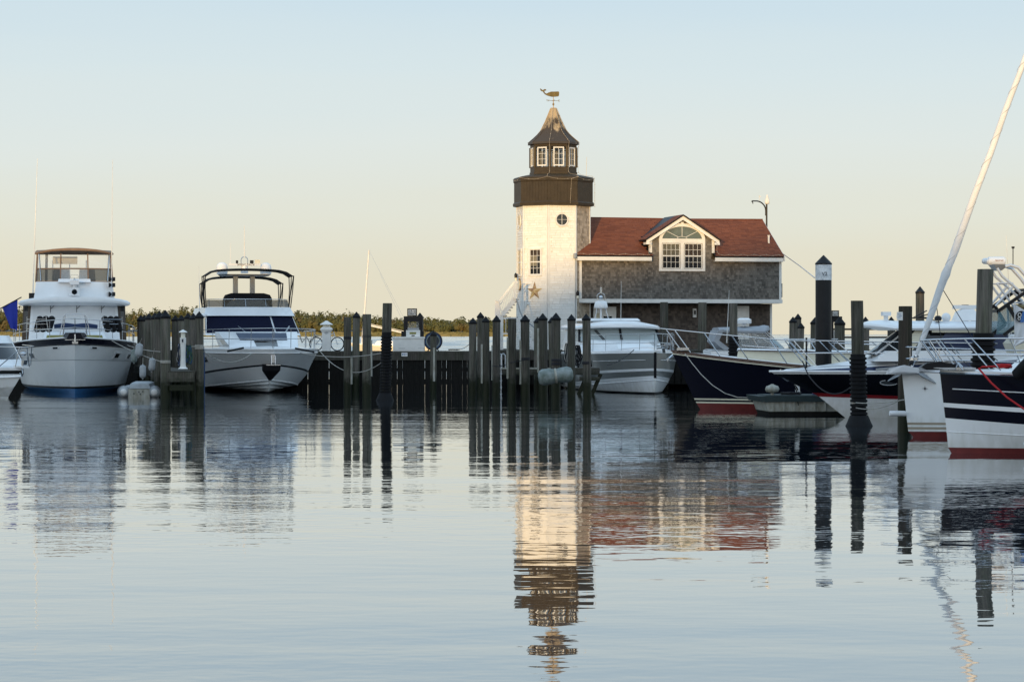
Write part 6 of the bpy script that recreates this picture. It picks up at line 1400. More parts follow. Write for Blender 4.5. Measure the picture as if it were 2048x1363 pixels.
m = MB(); m.tube([(3.5,.1,2.92),(3.5,.1,3.10)],.07,8); m.box(3.38,3.62,-.1,.3,3.10,3.22); build('antenna_pod', m, M['white'], hte)
m = MB(); m.lathe([(.03,2.95),(.03,3.03),(.09,3.04),(.09,3.10),(.02,3.12)], (3.85,-.2,0), 8); build('horn', m, M['white'], hte)
m = MB(); m.loft([[(5.5,-.28,2.95),(5.5,.28,2.95),(6.3,.28,2.95),(6.3,-.28,2.95)],[(5.6,-.2,3.22),(5.6,.2,3.22),(6.15,.2,3.22),(6.15,-.2,3.22)],[(5.75,-.15,3.30),(5.75,.15,3.30),(6.1,.15,3.30),(6.1,-.15,3.30)]]); build('radar_pedestal', m, M['white'], hte, smooth=40)
m = MB(); m.box(5.5,6.2,-.12,.12,3.305,3.42); build('radar_bar', m, M['white'], hte)
m = MB(); m.ball((5.25,-.2,3.05),.14,10,7); build('searchlight', m, M['white'], hte, smooth=60)
m = MB(); m.lathe([(.09,2.95),(.11,3.0),(.11,3.05),(.06,3.1)], (4.95,-.5,0), 10); build('vent', m, M['black'], hte)
m = MB()
for i in range(4): m.beam((4.25+i*.10,.2,3.0+.02*i),(4.75+i*.08,.2,3.26-.1*i),.05,.03)
build('folded_mast', m, M['black'], hte)
tp = [Vector((.55,-.35,2.36)),Vector((1.2,-.75,2.36)),Vector((2.4,-1.12,2.34)),Vector((4.0,-1.42,2.31)),Vector((6.5,-1.55,2.28))]
lo_ = [Vector((.85,-.42,1.98)),Vector((2.4,-1.15,2.0)),Vector((3.6,-1.38,2.0))]
mir = lambda l: [Vector((p.x,-p.y,p.z)) for p in l]
pst = []
for bx, by, bz, k in ((1.15,-.62,1.60,0),(1.3,-.70,1.60,0),(2.25,-1.05,1.72,1),(2.5,-1.12,1.74,1),(3.9,-1.4,1.86,2),(5.4,-1.5,1.95,3)):
    t_ = tp[k].lerp(tp[k+1], .05 if (k == 0 and bx < 1.2) else .3); 
    for s_ in (1,-1): pst.append((Vector((bx,by*s_,bz)),Vector((bx-.65 if k<3 else bx-.3,t_.y*s_,t_.z-.01))))
rail('bow_rail', ye, [mir(tp)[::-1]+tp, lo_, mir(lo_)], pst, .018)
m = MB(); m.tube([(1.05,-.3,1.55),(1.05,-.3,2.45)], .03, 6); build('line_post', m, M['black'], ye)
m = MB(); m.tube([(.32,.0,1.50),(.36,-.02,1.28),(.52,-.02,1.16),(.68,-.02,1.2),(.6,-.02,1.35)], .03, 6); build('bow_anchor', m, M['steel'], ye)

# ---- sailboat with the furled jib
yf = boat('sailboat', 'white hulled sailboat with furled white jib leaning up to the right', 'sailboat', 1804, 82, 6)
h = Hull(11, [dict(xb=.9,h=.05,p=2,zb=-.6,zs=-.8,m='red'), dict(xb=.16,h=1.5,p=1.9,zb=.18,zs=.18,m='hullgrey'), dict(xb=.15,h=1.51,p=1.9,zb=.23,zs=.23,m='gold'), dict(xb=.145,h=1.52,p=1.9,zb=.29,zs=.29,m='hullgrey'), dict(xb=.14,h=1.53,p=1.9,zb=.34,zs=.34,m='gold'), dict(xb=.13,h=1.54,p=1.9,zb=.40,zs=.40,m='hullgrey'), dict(xb=0,h=1.72,p=2.0,zb=1.60,zs=1.40,m='white'), dict(xb=0,h=1.70,p=2.0,zb=1.66,zs=1.46,m='white')])
h.build('hull', ['red','hullgrey','gold','white'], yf, 'white')
h.edge('toe_rail', 7, .03, 'alu', yf)
oc = hull_place(h,5,6,.045,-1,.70); dirx = (hull_place(h,5,6,.06,-1,.7)-oc).normalized(); nn = Vector((dirx.y,-dirx.x,0))
st_ = []
for i in range(16):
    r_ = (.085 if i % 8 == 0 else (.085 if i % 4 == 0 else (.05 if i % 2 == 0 else .022))) * (1 if i % 4 == 0 else .8); a = pi/2+2*pi*i/16; st_.append(oc+nn*.004+dirx*r_*cos(a)+Vector((0,0,r_*sin(a))))
m = MB(); m.prism(st_, nn*.008); build('compass_star_emblem', m, M['dark'], yf)
m = MB(); m.loft([[(-.32,-.16,1.64),(-.32,.16,1.64),(.9,.25,1.66),(.9,-.25,1.66)],[(-.34,-.17,1.73),(-.34,.17,1.73),(.9,.25,1.74),(.9,-.25,1.74)]]); br = build('bow_roller', m, M['alu'], yf)
def plough(x, y, z, sgn, k=1.0):
    m = MB()
    m.loft([[(x-.26*k*sgn,y,z+.16*k),(x-.24*k*sgn,y+.02,z+.19*k),(x-.22*k*sgn,y-.02,z+.19*k)],[(x+.02*k*sgn,y-.14*k,z+.0),(x+.05*k*sgn,y,z+.10*k),(x+.02*k*sgn,y+.14*k,z+.0)],[(x+.34*k*sgn,y-.02,z-.16*k),(x+.33*k*sgn,y,z-.12*k),(x+.34*k*sgn,y+.02,z-.16*k)]])
    m.beam((x-.2*k*sgn,y,z+.16*k),(x+.05*sgn,y,z+.30*k),.06,.05); m.beam((x+.05*sgn,y,z+.30*k),(x+.75*k*sgn,y,z+.24*k),.07,.06); return m
m = plough(-.18,-.24,1.52,-1,.7); build('plough_anchor', m, M['greymetal'], yf, smooth=30)
m = plough(.45,-.22,1.50,1,1.0); build('plough_anchor', m, M['greymetal'], yf, smooth=30)
m = MB(); m.loft([[(-.42,-.3,1.60),(-.1,-.33,1.64),(.3,-.33,1.62)],[(-.34,-.3,1.70),(-.1,-.33,1.76),(.32,-.33,1.72)]]); m.prism([(-.45,-.28,1.58),(.35,-.30,1.60),(.35,-.30,1.72),(0,-.29,1.80),(-.40,-.28,1.72)], (0,.1,0)); build('anchor_plate', m, M['alu'], yf)
A_ = Vector((.26,0,1.78)); D_ = Vector((.374,0,1.0))
tack = lambda z: A_ + D_*(z-1.78)
m = MB(); zs = [2.05,2.2,2.6,3.1,3.6,3.9,4.02,4.2,4.6,5.2,6,7,8,9,10,11,12,12.8]; rr_ = [.04,.055,.07,.082,.092,.10,.115,.088,.10,.093,.088,.083,.078,.072,.066,.058,.05,.03]
m.tube([tack(z)+Vector((.012*sin(z*3),0,0)) for z in zs], rr_, 12); jb = build('furled_jib', m, M['whitecanvas'], yf, smooth=60)
m = MB(); pts = []
for i in range(260):
    z = 2.2+i*.038; r_ = .066+.03*min(1,(z-2.2)/1.6)-.0035*max(0,z-5); a = i*.40; pts.append(tack(z)+Vector((r_*cos(a), r_*sin(a), 0)))
m.tube(pts, .004, 4); build('sheet_wrap', m, M['greycanvas'], jb)
m = MB(); m.lathe([(.05,0),(.11,.03),(.11,.10),(.05,.13)], tack(1.88), 12); m.tube([tack(1.7),tack(2.1)],.03,6); fdm = build('furler_drum', m, M['steel'], yf)
m = MB(); m.beam((.12,-.05,1.72),(.30,-.05,2.02),.04,.03); m.beam((.22,.05,1.72),(.42,.05,2.02),.04,.03); m.ball((.22,-.06,1.86),.06,8,6); build('stay_fitting', m, M['black'], fdm)
m = MB(); m.tube([(4.6,0,1.6),(4.6,0,14.2)], [.10,.07], 10); mstf = build('mast', m, M['alu'], yf, smooth=60); m = MB(); m.tube([tack(12.8),(4.58,0,14.0)],.008,4); build('forestay', m, M['steel'], mstf)
m = MB(); m.beam((4.7,0,2.7),(9.4,0,2.75),.14,.2); build('boom', m, M['alu'], mstf)
m = MB(); m.tube([tack(3.62)+Vector((.08,-.02,0)), Vector((1.6,-.2,2.6))+Vector((.2,0,-.3)), (2.6,-.6,1.62)], .010, 4); m.tube([tack(3.35),(.95,-.1,2.4),(1.7,-.3,1.66)], .010, 4); build('jib_sheet', m, M['darkrope'], yf)
m = MB(); m.loft([[(2.6,-.5,1.55),(2.6,.5,1.55),(8,1.0,1.5),(8,-1.0,1.5)],[(3.1,-.45,1.95),(3.1,.45,1.95),(8,.9,2.0),(8,-.9,2.0)]]); build('coachroof', m, M['white'], yf)
bow_rail(h, yf, lambda u: .58, lambda u: .3, .5, 5, .08, -.1)
m = MB(); p = h.pt(4,.0,-1); m.lathe([(.055,-.22),(.07,-.2),(.07,.16),(.055,.2)], (-.12,-.1,.62), 10, axis='x'); bfd = build('bow_fender', m, M['whitecanvas'], yf, smooth=40)

# ---- nearest boat, cut by the right edge
yg = boat('navy_cruiser', 'nearest navy and white cruiser with twin white stripes cut by the right edge', 'motorboat', 1880, 95, -3)
h = Hull(10.5, [dict(xb=.55,h=.05,p=2,zb=-.5,zs=-.6,m='red'), dict(xb=.17,h=1.2,p=1.7,zb=.17,zs=.16,m='white'), dict(xb=.14,h=1.4,p=1.9,q=.95,zb=.50,zs=.19,k=1.4,m='white'), dict(xb=.11,h=1.5,p=2.0,q=.92,zb=.79,zs=.22,k=1.4,m='navy'), dict(xb=.08,h=1.56,p=2.1,q=.88,zb=1.02,zs=.55,k=1.4,m='white'), dict(xb=.07,h=1.57,p=2.1,q=.88,zb=1.11,zs=.66,k=1.4,m='navy'), dict(xb=0,h=1.66,p=2.3,q=.8,zb=1.74,zs=1.55,m='white'), dict(xb=0,h=1.64,p=2.3,q=.8,zb=1.80,zs=1.62,m='white')])
h.build('hull', ['red','white','navy'], yg, 'white', camber=.12)
h.edge('rub_rail', 6, .022, 'steel', yg); h.edge('chine', 2, .012, 'white', yg)
m = MB(); m.tube([h.pt(5,u,-1).lerp(h.pt(6,u,-1),.48)+Vector((0,-.006,0)) for u in h.us if .012 < u], .012, 5); m.tube([h.pt(5,u,1).lerp(h.pt(6,u,1),.48)+Vector((0,.006,0)) for u in h.us if .012 < u], .012, 5); build('pin_stripe', m, M['white'], yg)
m = MB(); m.loft([[(-.36,-.2,1.80),(-.36,.2,1.80),(.7,.34,1.80),(.7,-.34,1.80)],[(-.40,-.24,1.85),(-.40,.24,1.85),(.7,.36,1.85),(.7,-.36,1.85)]]); build('pulpit_platform', m, M['white'], yg)
m = MB(); P = [(-.42,-.26,1.86),(-.30,-.27,1.95),(-.02,-.28,1.98),(.28,-.28,1.92),(.50,-.28,1.84),(.2,-.27,1.82),(-.3,-.26,1.80)]; m.prism(P, (0,.3,0)); build('anchor', m, M['black'], yg, smooth=40)
tp = [Vector((-.40,-.14,2.42)),Vector((-.1,-.30,2.44)),Vector((.7,-.62,2.46)),Vector((2,-1.1,2.46)),Vector((5,-1.5,2.40))]
lo_ = [Vector((.0,-.32,2.10)),Vector((.7,-.62,2.12)),Vector((2,-1.1,2.12)),Vector((5,-1.5,2.06))]
pst = []
for bx, by, k, f_ in ((.05,-.20,0,.0),(.15,-.26,0,.5),(.42,-.42,1,.05),(1.15,-.80,1,.85),(1.9,-1.08,2,.7),(3.2,-1.38,3,.1)):
    t_ = tp[k].lerp(tp[k+1], f_)
    for s_ in (1,-1): pst.append((Vector((bx,by*s_,1.80)),Vector((t_.x,t_.y*s_,t_.z))))
rail('bow_rail', yg, [mir(tp)[::-1]+tp, lo_, mir(lo_)], pst, .017)
m = MB(); m.tube([(.30,-.30,1.86),(.34,-.34,1.95),(.42,-.38,1.86)], .02, 5); m.box(.28,.44,-.42,-.26,1.80,1.86); build('bow_cleat', m, M['steel'], yg)
m = MB(); m.loft([[(2.2,-.75,1.75),(2.2,.75,1.75),(6,1.2,1.7),(6,-1.2,1.7)],[(2.9,-.6,2.1),(2.9,.6,2.1),(6,1.0,2.15),(6,-1.0,2.15)]]); build('trunk_cabin', m, M['white'], yg)
m = MB(); m.lathe([(.03,-.3),(.13,-.24),(.14,0),(.13,.24),(.03,.3)], (0,0,0), 12); o = build('deck_fender', m, M['rubber'], yg, smooth=50); o.location = (1.62,-.88,1.86); o.rotation_euler = (.4,.7,0)
rl_ = random.Random(2)
cl = [Vector((1.22+.14*cos(i*.8)+rl_.uniform(-.03,.03), -.72+.10*sin(i*.8), 1.85+.002*i+rl_.uniform(0,.02))) for i in range(34)]
wp0 = yg.matrix_basis
GM = Matrix.Translation(yg.location) @ Matrix.Rotation(yg.rotation_euler[2],4,'Z')
red = [GM @ Vector(p) for p in [(2.2,-1.38,.62),(1.7,-1.22,.92),(1.25,-.98,1.25),(.95,-.80,1.55),(.72,-.62,1.84),(.80,-.58,1.87),(1.05,-.66,1.88)]]+[GM @ p for p in cl]
m = MB(); m.tube(red, .021, 6); tag(build('mooring_line', m, M['redrope'], loc=tuple(red[0])), 'red mooring line coiled on the nearest boat and hanging over its bow', 'rope', 'mooring lines')
m = MB(); m.lathe([(.03,-.25),(.10,-.2),(.11,0),(.10,.2),(.03,.25)], (0,0,0), 12, axis='x'); p = GM @ Vector((1.78,-1.30,.30)); o = build('fender', m, M['whitecanvas'], smooth=50); o.location = p; tag(o, 'white fender hanging low at the right edge beside the nearest boat', 'fender')
rp_ = GM @ Vector((1.9,-1.2,1.8)); m = MB(); m.tube([(0.1,0,0), tuple(rp_-p)], .010, 4); build('lanyard', m, M['rope'], o)

# ---- boat with the radar tower at far right
yh = boat('tower_boat', 'white fishing boat with tubular radar tower and black framed windscreen at far right', 'motorboat', 1960, 70, 0)
h = Hull(9, [dict(xb=1.0,h=.05,p=2,zb=-.5,zs=-.5,m='white'), dict(xb=.8,h=1.0,p=2,zb=.1,zs=.1,m='white'), dict(xb=0,h=1.3,p=2.3,q=.85,zb=1.6,zs=1.2,m='white'), dict(xb=0,h=1.3,p=2.3,q=.85,zb=1.7,zs=1.3,m='white')])
h.build('hull', ['white'], yh, 'white')
Q = lambda x, y, d=0.0: Vector(((x-1960)/70, d, EYE+(668-y)/70))
for d in (-.45,.45):
    m = MB(); m.tube([Q(2004,534,d),Q(2014,531,d),Q(2030,536,d),Q(2048,556,d),Q(2080,600,d),Q(2110,680,d)], .045, 8); m.tube([Q(1988,537,d),Q(1998,553,d),Q(2020,572,d),Q(2050,600,d),Q(2085,680,d)], .04, 8); m.tube([Q(1987,567,d),Q(2022,615,d),Q(2026,690,d)], .035, 8); m.tube([Q(1987,567,d),Q(2020,567,d)], .025, 6); m.tube([Q(1985,612,d),Q(2019,574,d)], .035, 8); m.tube([Q(2015,605,d),Q(2060,605,d)], .022, 6); build('tower_leg', m, M['alu'], yh, smooth=50)
m = MB(); m.loft([[Q(1982,529,-.4),Q(1990,541,-.3),Q(1990,541,.3),Q(1982,529,.4)],[Q(2012,530,-.4),Q(2000,541,-.3),Q(2000,541,.3),Q(2012,530,.4)]]); build('radar_platform', m, M['greymetal'], yh)
m = MB(); a_, b_ = Q(1964,522), Q(2010,520); m.lathe([(.05,a_.x),(.085,a_.x+.05),(.09,a_.x+.16),(.12,a_.x+.18),(.125,b_.x-.04),(.10,b_.x)], (0,0,a_.z), 12, axis='x'); rd = build('radar_bar', m, M['white'], yh, smooth=40)
letters('radar_lettering','Spectrum', .06, (Q(1997,0).x,-.128,a_.z+.02), (1,0,0), (0,0,1), M['redline'], rd)
m = MB(); m.tube([Q(2026,533),Q(2026,497)], .014, 5); m.lathe([(.03,0),(.045,.02),(.045,.06)], Q(2026,497), 8); build('tower_antenna', m, M['black'], yh); antenna('whip_antenna', yh, Q(2027,690,.2), Q(2015,470,.2), .009)
for d in (-.9,.9):
    m = MB()
    for p, q in (((1984,622),(2045,580)),((2045,580),(2058,620)),((2003,612),(2024,648)),((2024,648),(1994,670)),((2045,580),(2049,588))):
        m = MB(); m.beam(Q(*p,d),Q(*q,d),.085,.09); build('windscreen_bar', m, M['black'], yh)
    wsx = yh
    m = MB(); m.prism([Q(1984,624,d),Q(2002,612,d),Q(2022,646,d),Q(1994,668,d),Q(1980,668,d)], (0,.012,0)); build('windscreen_glass', m, M['teal'], wsx)
for q_ in ((1984,622),(2045,580)): m = MB(); m.beam(Q(*q_,-.85),Q(*q_,.85),.08,.08); build('cross_bar', m, M['black'], yh)
m = MB(); m.loft([[Q(2022,706,-.6),Q(2060,706,-.6),Q(2060,706,.6),Q(2022,706,.6)],[Q(2014,686,-.6),Q(2060,686,-.6),Q(2060,686,.6),Q(2014,686,.6)],[Q(2030,668,-.5),Q(2060,668,-.5),Q(2060,668,.5),Q(2030,668,.5)]]); build('console', m, M['cream'], yh)
m = MB(); m.lathe([(.10,0),(.22,.03),(.24,.2),(.14,.28)], Q(2036,628,-.1), 14); m.lathe([(.05,-.3),(.08,-.28),(.08,-.02),(.1,0)], Q(2036,628,-.1), 10); build('spotlight', m, M['brass'], yh, smooth=40)
m = MB(); m.ball(Q(2018,676,-.5), .12, 12, 8); build('buoy_fender', m, M['white'], yh, smooth=60)
# flag on a staff of the nearest boat
S7 = 84.0; K = lambda x, y, d=0.0: Vector(((x-1024)/S7, F/S7+d, EYE+(668-y)/S7))
fl = thing('club_flag', 'white flag with a round blue and black emblem hanging at the right edge', 'flag', tuple(K(2029,712)))
off = K(2029,712)
m = MB(); m.tube([K(2029.5,712)-off,K(2030,605)-off], .014, 6); build('flag_staff', m, M['alu'], fl)
L0 = [(2031,609),(2031,640),(2030,668),(2027,690)]; g = []
Rr = [(2062,628),(2066,658),(2056,682),(2031,692)]
for (x0_,y0_),(x1_,y1_) in zip(L0,Rr): g.append([K(x0_+(x1_-x0_)*i/10, y0_+(y1_-y0_)*i/10, .03*sin(i*1.1+y0_*.05))-off for i in range(11)])
m = MB(); m.slab(g, (0,.006,0)); cl_ = build('cloth', m, M['flagwhite'], fl, smooth=60)
ec = K(2042,633)-off+Vector((0,-.05,0)); r_ = 11.5/S7
disc = lambda r, a0, a1, n, c, d: [c+Vector((r*cos(a0+(a1-a0)*i/n), d, r*sin(a0+(a1-a0)*i/n))) for i in range(n+1)]
m = MB(); m.prism([ec]+disc(r_,pi*.42,pi*1.42,16,ec,0), (0,-.004,0)); build('emblem_dark_half', m, M['black'], cl_)
m = MB(); m.prism([ec]+disc(r_,pi*1.42,pi*2.42,16,ec,0), (0,-.004,0)); build('emblem_blue_half', m, mat('emblem_blue', (.06,.16,.42), .7), cl_)
m = MB(); m.tube([ec+Vector((-.045+.035*cos(a)*1.1,-.008,.012+.05*sin(a)*.9+.03)) for a in [2*pi*i/16 for i in range(16)]], .009, 5, closed=True); m.tube([ec+Vector((-.055+.028*cos(a),-.008,-.045+.035*sin(a))) for a in [2*pi*i/16 for i in range(16)]], .009, 5, closed=True); build('emblem_ring', m, M['paint'], cl_)

# ---- leftmost boat, cut by the left edge, with the blue flag
yj = boat('white_speedboat', 'white speedboat cut by the left edge with chrome bow rail under the blue flag', 'motorboat', 42, 52, 118)
h = Hull(9, [dict(xb=2.0,h=.05,p=2,zb=-.4,zs=-.5,m='white'), dict(xb=1.7,h=1.1,p=2,zb=.1,zs=.1,m='white'), dict(xb=.3,h=1.35,p=2.2,q=.85,zb=.95,zs=.9,m='black'), dict(xb=.05,h=1.40,p=2.2,q=.85,zb=1.16,zs=1.1,m='white'), dict(xb=0,h=1.38,p=2.2,q=.85,zb=1.26,zs=1.2,m='white')])
h.build('hull', ['white','black'], yj, 'white', camber=.15)
c = Cabin((2.4,6.5,1.15,1.25,.9),(4.2,6.5,1.0,2.5,.8)); cj = c.body('cabin', 'white', yj); c.front('windscreen','glass', cj, -.9,.9,.25,.75,.015)
for sd in (1,-1): c.sidew('side_window','glass', cj, .02,.6,.25,.7,sd)
m = MB(); m.box(-.55,.6,-.14,.14,1.26,1.33); build('bow_sprit', m, M['white'], yj)
m = MB(); m.loft([[(-.5,-.07,1.34),(-.5,.07,1.34),(-.3,.08,1.34),(-.3,-.08,1.34)],[(-.62,-.07,1.55),(-.62,.07,1.55),(-.34,.08,1.56),(-.34,-.08,1.56)]]); m.ball((-.3,0,1.80),.13,10,7,sz=.6); build('bow_light', m, M['steel'], yj, smooth=50)
tj = [Vector((-.5,-.05,2.05)),Vector((.3,-.45,2.06)),Vector((1.5,-.95,2.08)),Vector((4,-1.25,2.12))]
rail('bow_rail', yj, [mir(tj)[::-1]+tj], [(Vector((-.1,.25*s,1.3)),Vector((-.3,.15*s,2.05))) for s in (1,-1)]+[(Vector((1.4,.8*s,1.35)),Vector((.8,.66*s,2.07))) for s in (1,-1)]+[(Vector((.9,.6*s,1.3)),Vector((-.42,.1*s,2.03))) for s in (1,-1)], .022)
m = MB(); m.tube([(-.2,.0,1.2),(-.3,0,1.05),(-.1,0,.95),(.1,0,1.05)],.035,6); build('bow_hook', m, M['steel'], yj)
yk = boat('small_dinghy', 'bow of a pale dinghy poking in at the left edge above the water', 'dinghy', 41, 54, 160)
h = Hull(3.2, [dict(xb=.6,h=.05,p=2,zb=.45,zs=.2,m='hullgrey'), dict(xb=.25,h=.5,p=2,zb=.62,zs=.45,m='hullgrey'), dict(xb=0,h=.62,p=2.3,q=.8,zb=.98,zs=.9,m='white'), dict(xb=0,h=.62,p=2.3,q=.8,zb=1.08,zs=1.0,m='white')])
h.build('hull', ['hullgrey','white'], yk, 'white'); h.edge('rub_rail', 2, .04, 'white', yk)
fp0 = at(-8,640,53); fb_ = thing('boat_flag', 'bright blue flag on a slanted staff above the left edge boat', 'flag', tuple(fp0)); Kf = lambda x, y, d=0: at(x,y,53)-fp0+Vector((0,d,0))
m = MB(); m.tube([Kf(-26,631),Kf(43,594)], .022, 6); build('flag_staff', m, M['black'], fb_)
g = []
for i in range(9):
    f_ = i/8; xt, yt = 5+30*f_, 615-16*f_; xb_, yb2 = 22+13*f_ if f_ > .3 else 20+8*f_, 655+6*f_
    g.append([Kf(xt+(xb_-xt)*j/8, yt+(yb2-yt)*j/8, .05*sin(f_*9+j*.25)*(.3+j/8)) for j in range(9)])
m = MB(); m.slab(g, (0,.008,0)); build('cloth', m, M['flagblue'], fb_, smooth=60)

# ---- sailboat moored out in the bay behind the fuel dock
yo = boat('day_sailer', 'cream hulled sailing boat with bare mast moored beyond the fuel dock', 'sailboat', 700, 20, 4)
h = Hull(8.5, [dict(xb=1.5,h=.05,p=2,zb=-.5,zs=-.5,m='cream'), dict(xb=1.2,h=1.0,p=2,zb=.1,zs=.1,m='cream'), dict(xb=0,h=1.2,p=2.2,q=.9,zb=1.6,zs=1.25,m='white'), dict(xb=0,h=1.2,p=2.2,q=.9,zb=1.72,zs=1.36,m='white')])
h.build('hull', ['cream','white'], yo, 'white')
m = MB(); m.tube([(1.2,0,1.3),(1.9,0,10.95)], [.12,.075], 8); mo = build('mast', m, M['paint'], yo, smooth=60)
m = MB(); m.beam((1.4,0,3.55),(6.0,0,2.55),.16,.14); m.beam((1.4,0,3.70),(5.9,0,2.75),.05,.05); build('boom', m, M['paint'], mo)
m = MB(); m.tube([(1.9,0,10.9),(6.2,0,2.6)], .007, 4); m.tube([(3.0,.1,8.6),(6.4,.1,1.5)], .007, 4); build('backstay', m, M['steel'], mo)
m = MB(); m.loft([[(2.4,-.6,1.5),(2.4,.6,1.5),(5,.7,1.4),(5,-.7,1.4)],[(2.7,-.5,1.9),(2.7,.5,1.9),(5,.6,1.85),(5,-.6,1.85)]]); build('coachroof', m, M['white'], yo)

# ---- inflatable dinghy, float, floating platform
kd = thing('inflatable_dinghy', 'white inflatable dinghy afloat between the first yacht and the finger pier', 'dinghy', (at(278,668,50.5).x, F/50.5, 0), radians(4))
for sd in (1,-1):
    m = MB(); m.lathe([(.05,-.06),(.15,-.05),(.22,.06),(.235,.2),(.235,2.4),(.20,2.7)], (sd*.60,0,.26), 16, axis='y'); tb = build('side_tube', m, M['fender'], kd, smooth=60)
    m = MB(); m.lathe([(.10,-.085),(.13,-.06),(.14,.0)], (sd*.60,0,.26), 14, axis='y'); build('end_cap', m, M['white'], tb, smooth=50)
    m = MB(); m.tube([(sd*.60+.25*cos(a),.06,.26+.25*sin(a)) for a in [2*pi*i/16 for i in range(16)]],.012,4,closed=True); build('seam', m, M['greymetal'], tb)
m = MB(); m.loft([[(-.42,.0,.05),(.42,.0,.05),(.42,2.6,.05),(-.42,2.6,.05)],[(-.42,.0,.38),(.42,.0,.38),(.42,2.6,.40),(-.42,2.6,.40)]]); tbm = build('transom', m, M['dockwhite'], kd)
m = MB()
for x_, z_ in ((-.2,.2),(0,.26),(.15,.28),(.05,.18)): m.box(x_-.02,x_+.02,-.012,-.002,z_-.03,z_+.03)
build('transom_fitting', m, M['dark'], tbm)
m = MB(); m.loft([[(-.45,.1,.40),(.45,.1,.40),(.5,2.4,.42),(-.5,2.4,.42)],[(-.36,.2,.58),(.36,.2,.58),(.45,2.3,.60),(-.45,2.3,.60)],[(-.26,.4,.63),(.26,.4,.63),(.3,2.2,.65),(-.3,2.2,.65)]]); build('cover', m, M['fender'], kd, smooth=35)
fp_ = at(1112,751,53); fl2 = thing('mooring_float', 'big grey waisted float tied across the piles in front of the lighthouse', 'float', tuple(fp_), 0)
m = MB(); m.lathe([(.10,-.68),(.24,-.64),(.31,-.50),(.30,-.25),(.245,-.02),(.25,.02),(.29,.22),(.30,.45),(.23,.60),(.10,.65)], (0,0,0), 16, axis='x'); fbd = build('body', m, M['float'], fl2, smooth=60); fbd.rotation_euler = (0,-.12,0)
m = MB(); m.lathe([(.25,-.05),(.285,-.045),(.285,.03),(.25,.04)], (0,0,0), 16, axis='x'); sb_ = build('strap', m, M['dockwhite'], fl2); sb_.rotation_euler = (0,-.12,0)
fd2 = thing('floating_platform', 'floating work platform with green rim and stained white sides at right', 'floating dock', (at(1604,668,64.2).x, F/64.2, 0), radians(2))
W2 = 86/64.2
m = MB(); m.loft([[(-W2+.55,-.45,-.2),(W2+.5,-.45,-.2),(W2+.5,1.5,-.2),(-W2+.4,1.5,-.2)],[(-W2+.2,-.55,.18),(W2+.5,-.5,.18),(W2+.5,1.55,.18),(-W2+.1,1.55,.18)],[(-W2+.12,-.55,.46),(W2+.5,-.5,.46),(W2+.5,1.55,.46),(-W2+.0,1.55,.46)]]); build('float_body', m, M['dockwhite'], fd2)
m = MB(); m.loft([[(-W2+.30,-.556,-.05),(W2+.5,-.512,-.05),(W2+.5,1.5,-.05),(-W2+.2,1.5,-.05)],[(-W2+.19,-.562,.16),(W2+.5,-.518,.16),(W2+.5,1.5,.16),(-W2+.1,1.5,.16)]]); build('stain_shadow_strip', m, M['wetplank'], fd2)  # dark strip: low stain plus waterline shadow put in as colour
for i in range(9): m = MB(); x_ = -W2+.35+i*.32; m.box(x_,x_+.045,-.575,-.50,.17,.455); build('rib', m, M['dockwhite'], fd2)
m = MB(); m.loft([[(-W2+.0,-.62,.462),(W2+.5,-.56,.462),(W2+.5,1.6,.462),(-W2-.12,1.6,.462)],[(-W2-.10,-.62,.64),(W2+.5,-.56,.64),(W2+.5,1.6,.64),(-W2-.2,1.6,.64)]]); build('green_rim', m, M['greendock'], fd2)
m = MB(); m.box(-W2+.15,W2+.5,-.45,1.5,.642,.66); build('deck_mat', m, M['greendock'], fd2)
FM = Matrix.Translation(fd2.location) @ Matrix.Rotation(fd2.rotation_euler[2],4,'Z'); on_f = lambda x, y, z: FM @ Vector((x,y,z))
p = on_f(-.93,.0,.66); t = thing('mushroom_float', 'round white mushroom shaped float standing on the floating platform', 'float', tuple(p))
m = MB(); m.lathe([(.05,.0),(.05,.08)], (0,0,0), 10); build('stem', m, M['dockwhite'], t); m = MB(); m.lathe([(.05,.06),(.19,.10),(.225,.18),(.19,.27),(.08,.31),(.03,.34)], (0,0,0), 16); build('head', m, M['dockwhite'], t, smooth=60)
p = on_f(-.12,.35,.66); t = thing('white_post', 'white post with black straps standing on the floating platform', 'post', tuple(p))
m = MB(); m.loft([[(-.02,-.05,0),(.12,-.05,0),(.12,.05,0),(-.02,.05,0)],[(-.07,-.05,.62),(.05,-.05,.62),(.05,.05,.62),(-.07,.05,.62)]]); m.box(-.24,.10,-.06,.06,.622,.65); build('column', m, M['paint'], t); m = MB(); m.tube([(-.04,-.06,.55),(-.09,-.10,.3),(0,-.07,.1),(-.08,-.2,.01),(-.1,-.9,-.08),(-.05,-.98,-.3)],.016,5); m.tube([(-.05,-.06,.3),(.04,-.06,.15)],.02,5); build('strap', m, M['rubber'], t)
rs = random.Random(9); p0 = on_f(-.35,.1,.67); pts = [Vector((p0.x+.32*cos(i*1.1)+rs.uniform(-.06,.06), p0.y+.2*sin(i*1.1), p0.z+.012*(i%7))) for i in range(36)]
m = MB(); m.tube(pts, .016, 5); tag(build('hose_heap', m, M['darkrope'], loc=tuple(p0)), 'tangle of dark hose lying on the floating platform', 'hose')
